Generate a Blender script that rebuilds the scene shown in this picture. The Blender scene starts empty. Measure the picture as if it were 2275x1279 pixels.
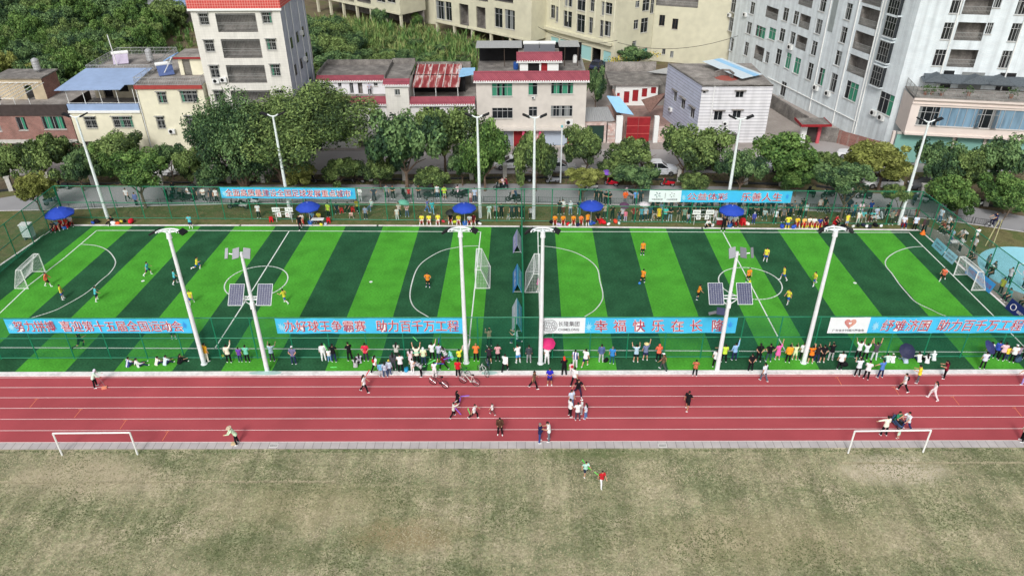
import bpy,bmesh,math,random
from mathutils import Vector,Matrix
random.seed(7)
RNG=random.Random(11)
sc=bpy.context.scene
COL=sc.collection
rad=math.radians
# ------------------------------------------------------------------ camera, sky, sun, exposure
FL,PITCH,YAW,ROLL,CH=1669.091,0.551139,-0.0062031,-0.0063185,36.8786
IW,IH=2275.0,1279.0
_f=Vector((math.sin(YAW)*math.cos(PITCH),math.cos(YAW)*math.cos(PITCH),-math.sin(PITCH)))
_r0=Vector((math.cos(YAW),-math.sin(YAW),0));_u0=_r0.cross(_f)
_r=math.cos(ROLL)*_r0+math.sin(ROLL)*_u0
_u=-math.sin(ROLL)*_r0+math.cos(ROLL)*_u0
EYE=Vector((0,0,CH))
cd=bpy.data.cameras.new('camera');cam=bpy.data.objects.new('camera',cd);COL.objects.link(cam)
cd.sensor_width=36;cd.lens=36*FL/IW;cd.clip_start=0.5;cd.clip_end=2000
m=Matrix(((_r.x,_u.x,-_f.x,0),(_r.y,_u.y,-_f.y,0),(_r.z,_u.z,-_f.z,CH),(0,0,0,1)))
cam.matrix_world=m
sc.camera=cam
SUN_EL,SUN_AZ=rad(42),rad(192)
w=bpy.data.worlds.new('World');sc.world=w;w.use_nodes=True
nt=w.node_tree;bg=nt.nodes['Background']
sky=nt.nodes.new('ShaderNodeTexSky');sky.sky_type='NISHITA';sky.sun_disc=False
sky.sun_elevation=SUN_EL;sky.sun_rotation=SUN_AZ;sky.dust_density=4.0;sky.air_density=1.0
hs=nt.nodes.new('ShaderNodeHueSaturation');hs.inputs['Saturation'].default_value=0.28
nt.links.new(sky.outputs[0],hs.inputs['Color']);nt.links.new(hs.outputs[0],bg.inputs[0])
bg.inputs[1].default_value=0.15
sd=bpy.data.lights.new('sun','SUN');sd.energy=1.75;sd.angle=rad(12);sd.color=(1.0,0.97,0.93)
so=bpy.data.objects.new('sun',sd);COL.objects.link(so)
so.rotation_euler=(rad(90)-SUN_EL,0,rad(180)-SUN_AZ)
sc.view_settings.view_transform='Standard';sc.view_settings.look='None'
sc.view_settings.exposure=-0.16;sc.view_settings.gamma=1.0
sc.cycles.max_bounces=5;sc.cycles.diffuse_bounces=3;sc.cycles.glossy_bounces=2;sc.cycles.transparent_max_bounces=6
# ------------------------------------------------------------------ where things stand: points on planes seen from the drone
def ray(px,py):return(_f*FL+_r*(px-IW/2)-_u*(py-IH/2))
def G(px,py,z=0.0):
 d=ray(px,py);t=(z-CH)/d.z
 return EYE+d*t
def FP(px,py,Y):
 d=ray(px,py);p=EYE+d*(Y/d.y);return p.x,p.z
def PL(px,py,O,u):
 "along-u distance and height of the point on the vertical plane through O along u"
 n=Vector((-u.y,u.x,0));d=ray(px,py);t=((O-EYE).dot(n))/d.dot(n);p=EYE+d*t
 return(p-O).dot(u),p.z
def HG(base,py):
 "height above a ground point that reaches image row py"
 lo,hi=-5.0,90.0
 for _ in range(45):
  mid=(lo+hi)/2;v=base+Vector((0,0,mid))-EYE
  if IH/2-FL*v.dot(_u)/v.dot(_f)>py:lo=mid
  else:hi=mid
 return lo
def pxm(p):
 return FL/((p-EYE).dot(_f))
 # ------------------------------------------------------------------ materials
def lin(c):
 r=[]
 for v in c[:3]:
  v=v/255.0
  r.append(v/12.92 if v<=0.04045 else((v+0.055)/1.055)**2.4)
 return tuple(r)
_M={}
def mat(key,col,rough=0.7,var=0.12,scale=3.0,metal=0.0,spec=0.3,detail=4.0,stretch=None,var2=0.0,scale2=0.3,trans=0.0,bump=0.0):
 "procedural material: sRGB base colour, mottled by two noises in world space"
 if key in _M:return _M[key]
 m=bpy.data.materials.new(key);m.use_nodes=True;t=m.node_tree;n=t.nodes;b=n['Principled BSDF']
 b.inputs['Roughness'].default_value=rough;b.inputs['Metallic'].default_value=metal
 b.inputs['Specular IOR Level'].default_value=spec
 c=lin(col)
 geo=n.new('ShaderNodeNewGeometry');mp=n.new('ShaderNodeMapping')
 t.links.new(geo.outputs['Position'],mp.inputs[0])
 if stretch:mp.inputs['Scale'].default_value=stretch
 no=n.new('ShaderNodeTexNoise');no.inputs['Scale'].default_value=scale;no.inputs['Detail'].default_value=detail
 t.links.new(mp.outputs[0],no.inputs['Vector'])
 mr=n.new('ShaderNodeMapRange');mr.inputs[1].default_value=0.3;mr.inputs[2].default_value=0.7
 mr.inputs[3].default_value=1-var;mr.inputs[4].default_value=1+var
 t.links.new(no.outputs[0],mr.inputs[0])
 fac=mr.outputs[0]
 if var2:
  n2=n.new('ShaderNodeTexNoise');n2.inputs['Scale'].default_value=scale2;n2.inputs['Detail'].default_value=5
  t.links.new(geo.outputs['Position'],n2.inputs['Vector'])
  m2=n.new('ShaderNodeMapRange');m2.inputs[1].default_value=0.3;m2.inputs[2].default_value=0.7
  m2.inputs[3].default_value=1-var2;m2.inputs[4].default_value=1+var2
  t.links.new(n2.outputs[0],m2.inputs[0])
  mu=n.new('ShaderNodeMath');mu.operation='MULTIPLY'
  t.links.new(fac,mu.inputs[0]);t.links.new(m2.outputs[0],mu.inputs[1]);fac=mu.outputs[0]
 vm=n.new('ShaderNodeVectorMath');vm.operation='SCALE';vm.inputs[0].default_value=c
 t.links.new(fac,vm.inputs['Scale']);t.links.new(vm.outputs[0],b.inputs['Base Color'])
 if bump:
  bp=n.new('ShaderNodeBump');bp.inputs['Strength'].default_value=bump;bp.inputs['Distance'].default_value=0.05
  t.links.new(no.outputs[0],bp.inputs['Height']);t.links.new(bp.outputs[0],b.inputs['Normal'])
 m['col']=c;_M[key]=m
 return m
def ramp_mat(key,stops,scale=0.3,rough=0.9,detail=8,distort=0.0,stretch=None,fine=0.15,fscale=6.0,spec=0.1,nrough=0.62):
 "ground material: colours from a noise through a colour ramp, broken by a fine noise"
 if key in _M:return _M[key]
 m=bpy.data.materials.new(key);m.use_nodes=True;t=m.node_tree;n=t.nodes;b=n['Principled BSDF']
 b.inputs['Roughness'].default_value=rough;b.inputs['Specular IOR Level'].default_value=spec
 geo=n.new('ShaderNodeNewGeometry');mp=n.new('ShaderNodeMapping');t.links.new(geo.outputs['Position'],mp.inputs[0])
 if stretch:mp.inputs['Scale'].default_value=stretch
 no=n.new('ShaderNodeTexNoise');no.inputs['Scale'].default_value=scale;no.inputs['Detail'].default_value=detail
 no.inputs['Distortion'].default_value=distort;no.inputs['Roughness'].default_value=nrough
 t.links.new(mp.outputs[0],no.inputs['Vector'])
 cr=n.new('ShaderNodeValToRGB');e=cr.color_ramp.elements
 while len(e)<len(stops):e.new(0.5)
 for i,(p,c)in enumerate(stops):e[i].position=p;e[i].color=(*lin(c),1)
 t.links.new(no.outputs[0],cr.inputs[0])
 n2=n.new('ShaderNodeTexNoise');n2.inputs['Scale'].default_value=fscale;n2.inputs['Detail'].default_value=6;n2.inputs['Roughness'].default_value=0.7
 t.links.new(geo.outputs['Position'],n2.inputs['Vector'])
 mr=n.new('ShaderNodeMapRange');mr.inputs[1].default_value=0.36;mr.inputs[2].default_value=0.64
 mr.inputs[3].default_value=1-fine;mr.inputs[4].default_value=1+fine
 t.links.new(n2.outputs[0],mr.inputs[0])
 vm=n.new('ShaderNodeVectorMath');vm.operation='SCALE'
 t.links.new(cr.outputs[0],vm.inputs[0]);t.links.new(mr.outputs[0],vm.inputs['Scale']);t.links.new(vm.outputs[0],b.inputs['Base Color'])
 _M[key]=m
 return m
def brick_mat(key,c1,c2,mortar,bw=0.24,bh=0.07,ms=0.012,rough=0.85,var=0.15,off=0.5,axis='xz',streak=0.0):
 if key in _M:return _M[key]
 m=bpy.data.materials.new(key);m.use_nodes=True;t=m.node_tree;n=t.nodes;b=n['Principled BSDF']
 b.inputs['Roughness'].default_value=rough;b.inputs['Specular IOR Level'].default_value=0.2
 geo=n.new('ShaderNodeNewGeometry');sx=n.new('ShaderNodeSeparateXYZ');cx=n.new('ShaderNodeCombineXYZ')
 t.links.new(geo.outputs['Position'],sx.inputs[0])
 if axis=='xz':
  ad=n.new('ShaderNodeMath');ad.operation='ADD';t.links.new(sx.outputs[0],ad.inputs[0]);t.links.new(sx.outputs[1],ad.inputs[1])
  t.links.new(ad.outputs[0],cx.inputs[0]);t.links.new(sx.outputs[2],cx.inputs[1])
 else:
  t.links.new(sx.outputs[0],cx.inputs[0]);t.links.new(sx.outputs[1],cx.inputs[1])
 br=n.new('ShaderNodeTexBrick');br.offset=off
 br.inputs['Color1'].default_value=(*lin(c1),1);br.inputs['Color2'].default_value=(*lin(c2),1);br.inputs['Mortar'].default_value=(*lin(mortar),1)
 br.inputs['Scale'].default_value=1.0;br.inputs['Mortar Size'].default_value=ms;br.inputs['Brick Width'].default_value=bw;br.inputs['Row Height'].default_value=bh
 t.links.new(cx.outputs[0],br.inputs[0])
 no=n.new('ShaderNodeTexNoise');no.inputs['Scale'].default_value=1.2;no.inputs['Detail'].default_value=6;t.links.new(geo.outputs['Position'],no.inputs[0])
 mr=n.new('ShaderNodeMapRange');mr.inputs[1].default_value=0.3;mr.inputs[2].default_value=0.7;mr.inputs[3].default_value=1-var;mr.inputs[4].default_value=1+var
 t.links.new(no.outputs[0],mr.inputs[0])
 fac=mr.outputs[0]
 if streak:
  mp=n.new('ShaderNodeMapping');mp.inputs['Scale'].default_value=(1.6,1.6,0.06);t.links.new(geo.outputs['Position'],mp.inputs[0])
  ns=n.new('ShaderNodeTexNoise');ns.inputs['Scale'].default_value=1.0;ns.inputs['Detail'].default_value=7;t.links.new(mp.outputs[0],ns.inputs[0])
  ms_=n.new('ShaderNodeMapRange');ms_.inputs[1].default_value=0.42;ms_.inputs[2].default_value=0.68;ms_.inputs[3].default_value=1.0;ms_.inputs[4].default_value=1-streak;t.links.new(ns.outputs[0],ms_.inputs[0])
  mu=n.new('ShaderNodeMath');mu.operation='MULTIPLY';t.links.new(fac,mu.inputs[0]);t.links.new(ms_.outputs[0],mu.inputs[1]);fac=mu.outputs[0]
 vm=n.new('ShaderNodeVectorMath');vm.operation='SCALE';t.links.new(br.outputs[0],vm.inputs[0]);t.links.new(fac,vm.inputs['Scale'])
 t.links.new(vm.outputs[0],b.inputs['Base Color'])
 _M[key]=m
 return m
 # ------------------------------------------------------------------ mesh builder
class MB:
 def __init__(s):s.v=[];s.f=[];s.m=[];s.mi=0
 def add(s,vs,fs):
  b=len(s.v);s.v+=[tuple(p)for p in vs]
  for f in fs:s.f.append([b+i for i in f]);s.m.append(s.mi)
  return s
 def box(s,x0,y0,z0,x1,y1,z1):
  x0,x1=sorted((x0,x1));y0,y1=sorted((y0,y1));z0,z1=sorted((z0,z1))
  return s.add([(x0,y0,z0),(x1,y0,z0),(x1,y1,z0),(x0,y1,z0),(x0,y0,z1),(x1,y0,z1),(x1,y1,z1),(x0,y1,z1)],[(0,3,2,1),(4,5,6,7),(0,1,5,4),(1,2,6,5),(2,3,7,6),(3,0,4,7)])
 def obox(s,c,ux,uy,uz):
  "box about centre c with half-axes ux, uy, uz"
  c,ux,uy,uz=map(Vector,(c,ux,uy,uz))
  vs=[c+a*ux+b*uy+d*uz for d in(-1,1)for b in(-1,1)for a in(-1,1)]
  return s.add(vs,[(0,2,3,1),(4,5,7,6),(0,1,5,4),(1,3,7,5),(3,2,6,7),(2,0,4,6)])
 def poly(s,pts):return s.add(pts,[tuple(range(len(pts)))])
 def prism(s,pts,z0,z1):
  n=len(pts);a=sum(pts[i][0]*pts[(i+1)%n][1]-pts[(i+1)%n][0]*pts[i][1]for i in range(n))
  if a<0:pts=pts[::-1]
  vs=[(p[0],p[1],z0)for p in pts]+[(p[0],p[1],z1)for p in pts]
  return s.add(vs,[tuple(range(n))[::-1],tuple(range(n,2*n))]+[(i,(i+1)%n,n+(i+1)%n,n+i)for i in range(n)])
 def tube(s,pts,r,n=8,cap=True,flat=None):
  pts=[Vector(p)for p in pts];rs=r if isinstance(r,(list,tuple))else[r]*len(pts);rings=[]
  up=Vector((0.0137,0.0711,1)).normalized()
  for i,p in enumerate(pts):
   d=(pts[min(i+1,len(pts)-1)]-pts[max(i-1,0)]).normalized()
   a=d.cross(up)
   if a.length<1e-3:a=d.cross(Vector((1,0,0)))
   a.normalize();b=a.cross(d)
   rings.append([p+a*rs[i]*math.cos(2*math.pi*k/n)+b*rs[i]*math.sin(2*math.pi*k/n)for k in range(n)])
  vs=[q for ring in rings for q in ring];fs=[]
  for i in range(len(pts)-1):
   for k in range(n):fs.append((i*n+k,i*n+(k+1)%n,(i+1)*n+(k+1)%n,(i+1)*n+k))
  if cap:fs+=[tuple(range(n))[::-1],tuple(range((len(pts)-1)*n,len(pts)*n))]
  return s.add(vs,fs)
 def ell(s,c,rx,ry,rz,nu=10,nv=7,M=None):
  vs=[];c=Vector(c)
  for j in range(nv+1):
   ph=math.pi*j/nv
   for i in range(nu):
    th=2*math.pi*i/nu
    v=Vector((rx*math.sin(ph)*math.cos(th),ry*math.sin(ph)*math.sin(th),rz*math.cos(ph)))
    vs.append(c+(M@v if M else v))
  fs=[]
  for j in range(nv):
   for i in range(nu):
    fs.append((j*nu+i,(j+1)*nu+i,(j+1)*nu+(i+1)%nu,j*nu+(i+1)%nu))
  return s.add(vs,fs)
 def lathe(s,prof,n=16,c=(0,0,0),cap=True):
  vs=[];c=Vector(c)
  for(r,z)in prof:
   for i in range(n):vs.append((c.x+r*math.cos(2*math.pi*i/n),c.y+r*math.sin(2*math.pi*i/n),c.z+z))
  fs=[]
  for j in range(len(prof)-1):
   for i in range(n):fs.append((j*n+i,j*n+(i+1)%n,(j+1)*n+(i+1)%n,(j+1)*n+i))
  if cap:fs+=[tuple(range(n))[::-1],tuple(range((len(prof)-1)*n,len(prof)*n))]
  return s.add(vs,fs)
 def strip(s,pts,wd,z):
  "flat painted line along ground points"
  for a,b in zip(pts[:-1],pts[1:]):
   a=Vector((a[0],a[1],0));b=Vector((b[0],b[1],0));d=(b-a).normalized();n=Vector((-d.y,d.x,0))*wd/2;e=d*wd*0.25
   s.add([(p.x,p.y,z)for p in(a-n-e,b-n+e,b+n+e,a+n-e)],[(0,1,2,3)])
  return s
 def mesh(s,name,mats,off=None,smooth=False):
  me=bpy.data.meshes.new(name)
  vs=s.v if off is None else[(v[0]-off[0],v[1]-off[1],v[2]-off[2])for v in s.v]
  me.from_pydata(vs,[],s.f)
  for m_ in(mats if isinstance(mats,(list,tuple))else[mats]):me.materials.append(m_)
  me.polygons.foreach_set('material_index',s.m)
  if smooth:me.polygons.foreach_set('use_smooth',[True]*len(me.polygons))
  me.update()
  return me
def link(name,me,parent=None,loc=None):
 o=bpy.data.objects.new(name,me);COL.objects.link(o)
 if parent:o.parent=parent
 if loc is not None:o.location=loc
 return o
def tag(o,label=None,cat=None,group=None,kind=None):
 if label:o['label']=label
 if cat:o['category']=cat
 if group:o['group']=group
 if kind:o['kind']=kind
 return o
def thing(name,label,cat,loc=(0,0,0),rotz=0.0,group=None):
 o=link(name,None,None,loc);o.rotation_euler=(0,0,rotz);o.empty_display_size=0.3
 return tag(o,label,cat,group)
def part(name,mb,mats,parent,label=None,smooth=False):
 "mb holds world points when the parent stands unrotated at its own location; local points for a copyable thing at the origin"
 off=Vector(parent.location);p=parent.parent
 while p:off+=Vector(p.location);p=p.parent
 o=link(name,mb.mesh(name,mats,off,smooth),parent)
 if label:o['label']=label
 return o
def struct(name,mb,mats,kind='structure',label=None):
 o=link(name,mb.mesh(name,mats));o['kind']=kind
 if label:o['label']=label
 return o
def solo(name,mb,mats,label,cat,loc,group=None,smooth=False):
 "a thing that is one mesh, its origin at loc"
 o=link(name,mb.mesh(name,mats,loc,smooth),None,loc);return tag(o,label,cat,group)
def dup(o,loc=None,rotz=None,scale=None,label=None,group=None,parent=None):
 c=o.copy();COL.objects.link(c);c.parent=parent
 for ch in o.children:dup(ch,parent=c)
 if loc is not None:c.location=loc
 if rotz is not None:c.rotation_euler=(0,0,rotz)
 if scale is not None:c.scale=scale if isinstance(scale,(tuple,Vector))else(scale,)*3
 if label:c['label']=label
 if group:c['group']=group
 return c
 # ------------------------------------------------------------------ the ground of the sports field
M_white=mat('white_paint',(236,238,236),0.6,0.05,8)
M_line=mat('line_paint',(232,240,232),0.7,0.06,5)
M_lawn=ramp_mat('dry_lawn',[(0.32,(96,108,78)),(0.43,(130,135,102)),(0.50,(153,152,120)),(0.57,(175,167,138)),(0.70,(202,190,166))],scale=0.34,detail=15,distort=0.2,stretch=(0.8,1.2,1),fine=0.34,fscale=5,nrough=0.84)
def lawn_extra(m):
 "worn mowing tracks running up and down the lawn and bare goal mouths"
 t=m.node_tree;n=t.nodes;b=n['Principled BSDF'];src=b.inputs['Base Color'].links[0].from_socket
 geo=n.new('ShaderNodeNewGeometry');mp=n.new('ShaderNodeMapping');mp.inputs['Scale'].default_value=(1.1,0.035,1)
 t.links.new(geo.outputs['Position'],mp.inputs[0])
 no=n.new('ShaderNodeTexNoise');no.inputs['Scale'].default_value=1.0;no.inputs['Detail'].default_value=5;t.links.new(mp.outputs[0],no.inputs[0])
 mr=n.new('ShaderNodeMapRange');mr.inputs[1].default_value=0.40;mr.inputs[2].default_value=0.60;mr.inputs[3].default_value=0.82;mr.inputs[4].default_value=1.14
 t.links.new(no.outputs[0],mr.inputs[0])
 vm=n.new('ShaderNodeVectorMath');vm.operation='SCALE';t.links.new(src,vm.inputs[0]);t.links.new(mr.outputs[0],vm.inputs['Scale'])
 last=vm.outputs[0]
 for(c,rx,ry,col,amt)in((G(1985,1042),3.2,1.3,(206,194,172),0.9),(G(190,1055),4.5,1.8,(192,178,152),0.7),(G(900,1190),3.0,1.2,(150,128,92),0.55),(G(1330,1010),4.0,0.5,(96,112,66),0.5),(G(700,1120),6.0,2.0,(170,158,122),0.35),(G(1700,1200),7.0,2.2,(168,154,120),0.35),(G(560,1230),4.0,1.2,(92,104,66),0.45)):
  sub=n.new('ShaderNodeVectorMath');sub.operation='SUBTRACT';sub.inputs[1].default_value=(c.x,c.y,0);t.links.new(geo.outputs['Position'],sub.inputs[0])
  sc_=n.new('ShaderNodeVectorMath');sc_.operation='MULTIPLY';sc_.inputs[1].default_value=(1/rx,1/ry,0);t.links.new(sub.outputs[0],sc_.inputs[0])
  ln=n.new('ShaderNodeVectorMath');ln.operation='LENGTH';t.links.new(sc_.outputs[0],ln.inputs[0])
  wob=n.new('ShaderNodeTexNoise');wob.inputs['Scale'].default_value=0.9;wob.inputs['Detail'].default_value=8;t.links.new(geo.outputs['Position'],wob.inputs[0])
  ad=n.new('ShaderNodeMath');ad.operation='MULTIPLY_ADD';ad.inputs[1].default_value=1.6;t.links.new(wob.outputs[0],ad.inputs[0]);t.links.new(ln.outputs['Value'],ad.inputs[2])
  m2=n.new('ShaderNodeMapRange');m2.inputs[1].default_value=1.3;m2.inputs[2].default_value=2.2;m2.inputs[3].default_value=amt;m2.inputs[4].default_value=0;t.links.new(ad.outputs[0],m2.inputs[0])
  mx=n.new('ShaderNodeMix');mx.data_type='RGBA';t.links.new(m2.outputs[0],mx.inputs[0]);t.links.new(last,mx.inputs[6]);mx.inputs[7].default_value=(*lin(col),1)
  last=mx.outputs[2]
 t.links.new(last,b.inputs['Base Color'])
lawn_extra(M_lawn)
M_earth=ramp_mat('bare_earth',[(0.3,(92,84,68)),(0.5,(118,106,86)),(0.62,(104,108,70)),(0.8,(140,128,106))],scale=0.35,fine=0.25)
M_verge=ramp_mat('verge_grass',[(0.3,(92,88,62)),(0.45,(118,114,78)),(0.56,(92,104,62)),(0.68,(128,120,84)),(0.82,(146,134,106))],scale=0.5,fine=0.3,fscale=9)
M_track=mat('red_track',(174,80,86),0.85,0.09,30,spec=0.15,var2=0.13,scale2=0.22)
M_track_line=mat('track_line',(236,214,212),0.7,0.08,6)
M_orange=mat('orange_mark',(226,128,96),0.7,0.1,6)
M_turf_l=mat('turf_light',(80,162,54),0.9,0.26,5,spec=0.1,var2=0.18,scale2=0.5,stretch=(1,2.5,1))
M_turf_d=mat('turf_dark',(44,90,60),0.9,0.34,5,spec=0.1,var2=0.24,scale2=0.5,stretch=(1,2.5,1))
M_kerb=ramp_mat('white_kerb',[(0.3,(206,200,198)),(0.5,(236,232,230)),(0.7,(246,244,242))],scale=1.2,fine=0.08)
M_paver=brick_mat('grey_paver',(182,176,176),(192,186,184),(140,134,132),bw=0.62,bh=2.0,ms=0.02,off=0.0,axis='xy',var=0.10)
M_road=mat('asphalt_path',(158,158,160),0.9,0.05,12,spec=0.15,var2=0.09,scale2=0.2)
M_street=mat('street_concrete',(166,162,160),0.9,0.06,8,spec=0.15,var2=0.10,scale2=0.18)
YT=[46.7216-1.22*k for k in range(7)]
struct('ground',MB().box(-260,-80,-0.6,260,330,-0.03),M_earth)
struct('dry_lawn',MB().box(-110,-70,-0.3,110,38.68,0.02),M_lawn)
struct('paver_strip',MB().box(-110,38.684,-0.3,110,39.38,0.0),M_paver)
struct('running_track',MB().box(-110,39.384,-0.3,110,46.86,-0.004),M_track)
for k in range(7):
 struct('track_line',MB().box(-110,YT[k]-0.025,-0.002,110,YT[k]+0.025,0.002),M_track_line)
for(a,b)in(((82,886),(66,905)),((180,909),(165,927)),((280,933),(267,952)),((373,958),(361,978)),((1860,838),(1870,855)),((1986,859),(1997,876)),((2117,881),(2131,899)),((2254,905),(2270,925))):
 p,q=G(*a),G(*b);d=(p-q);mk=MB().strip([p,q],0.05,0.004);mk.strip([p+Vector((-0.18,-0.02,0)),p+Vector((0.1,0.02,0))],0.05,0.0045)
 struct('track_mark',mk,M_orange)
struct('white_kerb',MB().box(-110,46.864,-0.3,110,47.40,0.05),M_kerb)
tops=[-46.2,-41.86,-38.2,-34.35,-30.6,-26.15,-22.4,-18.5,-14.42,-10.45,-6.65,-2.64,4.18,8.2,12.2,16.1,20.05,23.95,27.95,32.0,36.0,39.82]
def slope(X):return(0.0124+0.00178*(-2.6-X))if X<0 else(0.0118-0.0009*(X-4.2))
def at_y(X,Y):return X+slope(X)*(Y-71.4)
def edge_l(Y):return-49.97+(73.39-Y)*(-1.11/9.05)
def edge_r(Y):return 42.95+(72.0-Y)*(0.75/15.46)
YN,YF=47.404,73.0
def far_edge(X):return 73.3+(-0.30-0.0185*(X+41))*0.55 if X<0 else 72.55-0.0275*X
tm=MB();xs=tops
def col(X):
 "far and near end of the stripe boundary that crosses Y = 71.4 at X"
 return(at_y(X,far_edge(X)),far_edge(X)),(at_y(X,YN),YN)
bnd=[((edge_l(far_edge(-50)),far_edge(-50)),(edge_l(YN)-0.6,YN))]+[col(X)for X in xs]+[((edge_r(far_edge(43)),far_edge(43)),(edge_r(YN)+0.4,YN))]
for i in range(len(bnd)-1):
 tm.mi=1 if i%2==0 else 0
 (a,b),(c,d)=bnd[i],bnd[i+1]
 N=8
 for k in range(N):
  t0,t1=k/N,(k+1)/N
  P=lambda p,q,t:(p[0]+(q[0]-p[0])*t,p[1]+(q[1]-p[1])*t,0.0)
  tm.poly([P(b,a,t0),P(d,c,t0),P(d,c,t1),P(b,a,t1)])
struct('artificial_turf',tm,[M_turf_l,M_turf_d])
struct('turf_apron',MB().poly([(edge_r(YN)+0.4,YN,-0.006),(70,YN,-0.006),(70,50.5,-0.006),(edge_r(50.5),50.5,-0.006)]).poly([(-75,YN,-0.006),(edge_l(YN)-0.6,YN,-0.006),(edge_l(50.5),50.5,-0.006),(-75,50.5,-0.006)]),M_turf_d)
LW=0.11
def gp(*pts):return[G(*p)for p in pts]
def pitch_line(pts,wd=LW):struct('pitch_line',MB().strip(pts,wd,0.006),M_line)
fl=[(215,512),(400,512),(640,513),(860,514),(1068,515)]
pitch_line(gp(*fl));pitch_line(gp((1195,514.5),(1450,515),(1700,516),(2020,516.5)))
pitch_line(gp((-60,771.5),(0,771.8),(300,773),(570,774.2),(800,775.3),(1041,776.5)));pitch_line(gp((1200,777.3),(1430,778.4),(1705,780),(2000,781.2),(2290,782)))
pitch_line(gp((215,512),(144,572),(66,632),(0,695),(-78,771)));pitch_line(gp((642,514),(559,647),(477,774)))
pitch_line(gp((1068,515),(1056,627),(1043.6,745),(1041,776)));pitch_line(gp((1195,515),(1200,737),(1201,777)))
pitch_line(gp((1606,516),(1672,640),(1745,780)));pitch_line(gp((2020,517),(2110,605),(2205,699),(2288,782)))
def smooth_px(pts,n=8):
 out=[]
 P=[Vector((p[0],p[1]))for p in pts]
 for i in range(len(P)-1):
  p0=P[max(i-1,0)];p1=P[i];p2=P[i+1];p3=P[min(i+2,len(P)-1)]
  for k in range(n):
   t=k/n;out.append(0.5*((2*p1)+(p2-p0)*t+(2*p0-5*p1+4*p2-p3)*t*t+(-p0+3*p1-3*p2+p3)*t**3))
 out.append(P[-1]);return[(q.x,q.y)for q in out]
for pts in([(181,542.5),(215,546),(240,557),(255,576),(255,590),(243,607),(225,622),(204,641),(180,658),(150,675),(120,690),(70,706)],[(1063,546),(1030,547.5),(985,556),(950,574),(930,592),(919,615),(911,650),(914,672),(926,688),(950,703),(975,720),(1000,733),(1043,745)],[(1197,546),(1235,550),(1275,560),(1308,577),(1327,597),(1333,625),(1339,650),(1337,668),(1322,688),(1301,702),(1270,722),(1201,745)],[(2050,547.5),(2020,550),(1990,560),(1970,575),(1968,590),(1982,608),(1998,631),(2015,651),(2035,671),(2070,688),(2096,700),(2150,716),(2215,735)]):
 pitch_line(gp(*smooth_px(pts)))
def circ(cx,cy,r,r2):return[(cx+r*math.cos(2*math.pi*k/48),cy+r2*math.sin(2*math.pi*k/48))for k in range(49)]
def circle_from(pxl,pxr,pyt,pyb):
 a,b=G(*pxl),G(*pxr);t,bt=G(*pyt),G(*pyb);return circ((a.x+b.x)/2,(t.y+bt.y)/2,(b.x-a.x)/2,(t.y-bt.y)/2)
pitch_line(circle_from((1592,615),(1740,637),(1649,594),(1700,665)))
pitch_line(circle_from((497,634),(643,614),(590,591),(545,663)))
for p in((317.5,624),(824,626),(1899.5,628.5)):
 c=G(*p);struct('penalty_spot',MB().lathe([(0.16,0),(0.16,0.002)],14,(c.x,c.y,0.006)),M_line)
ek=MB()
ek.strip([(edge_l(far_edge(-50)),far_edge(-50)+0.05),(edge_l(47.4)-0.6,47.4)],0.22,0.012)
ek.strip([(-49.8,far_edge(-50)+0.12),(-30,far_edge(-30)+0.12),(-15,far_edge(-15)+0.12),(0.5,far_edge(0.5)+0.12),(20,far_edge(20)+0.12),(42.8,far_edge(43)+0.12)],0.34,0.014)
ek.strip([(edge_r(72)+0.1,71.4),(edge_r(50)+0.3,48)],0.22,0.010)
struct('turf_edging',ek,M_kerb)
vb=[G(-40,470),G(150,466),G(300,459),G(570,452),G(860,451),G(1140,452),G(1520,458),G(1900,472),G(2100,490),G(2275,516),G(2380,530)]
vg=MB();vg.poly([(-90,46,-0.012),(90,46,-0.012),(vb[-1].x+30,vb[-1].y-8,-0.012)]+[(p.x,p.y,-0.012)for p in vb[::-1]]+[(-95,76,-0.012)])
struct('verge_grass_strip',vg,M_verge)
M_apron=mat('side_concrete',(150,146,138),0.9,0.1,6,var2=0.12,scale2=0.5)
sa=[G(2045,497),G(2130,530),G(2275,640),G(2275,720),G(2200,655),G(2108,573),G(2040,508)]
struct('side_paving',MB().poly([(p.x,p.y,-0.008)for p in sa]),M_apron)
rf=[G(-60,447),G(0,440),G(130,418),G(300,412),G(700,410),G(1140,408),G(1600,414),G(2000,432),G(2275,480),G(2400,500)]
rd=MB();pts_n=vb;
rd.poly([(p.x,p.y,-0.008)for p in[Vector((-100,76,0))]+vb+[Vector((vb[-1].x+30,vb[-1].y-8,0))]]+[(p.x,p.y,-0.008)for p in[Vector((120,70,0))]+rf[::-1]+[Vector((-100,80,0))]])
struct('path',rd,M_road)
struct('verge_kerb',MB().strip(vb,0.14,0.05),M_kerb)
struct('street',MB().box(-140,87.2,-0.2,140,95.2,-0.016),M_street)
struct('pavement',MB().box(-140,95.2,-0.2,70,125,0.05),mat('pavement_concrete',(160,152,146),0.9,0.1,4,var2=0.14,scale2=0.4))
pc=G(2310,606);M_court=mat('court_blue',(150,214,228),0.7,0.05,3,var2=0.06,scale2=0.4)
ct=MB();ct.lathe([(5.3,-0.004),(5.3,0.0)],48,(pc.x,pc.y,0));struct('painted_court',ct,M_court)
ring=MB();ring.strip([(pc.x+1.9*math.cos(2*math.pi*k/32)*1.0,pc.y+1.9*math.sin(2*math.pi*k/32))for k in range(33)],0.14,0.004);struct('court_ring',ring,mat('court_line',(224,240,244),0.7,0.04))
struct('court_disc',MB().lathe([(1.1,0.0),(1.1,0.004)],24,(pc.x-0.6,pc.y-0.4,0)),mat('court_pink',(214,196,208),0.7,0.06))
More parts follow.
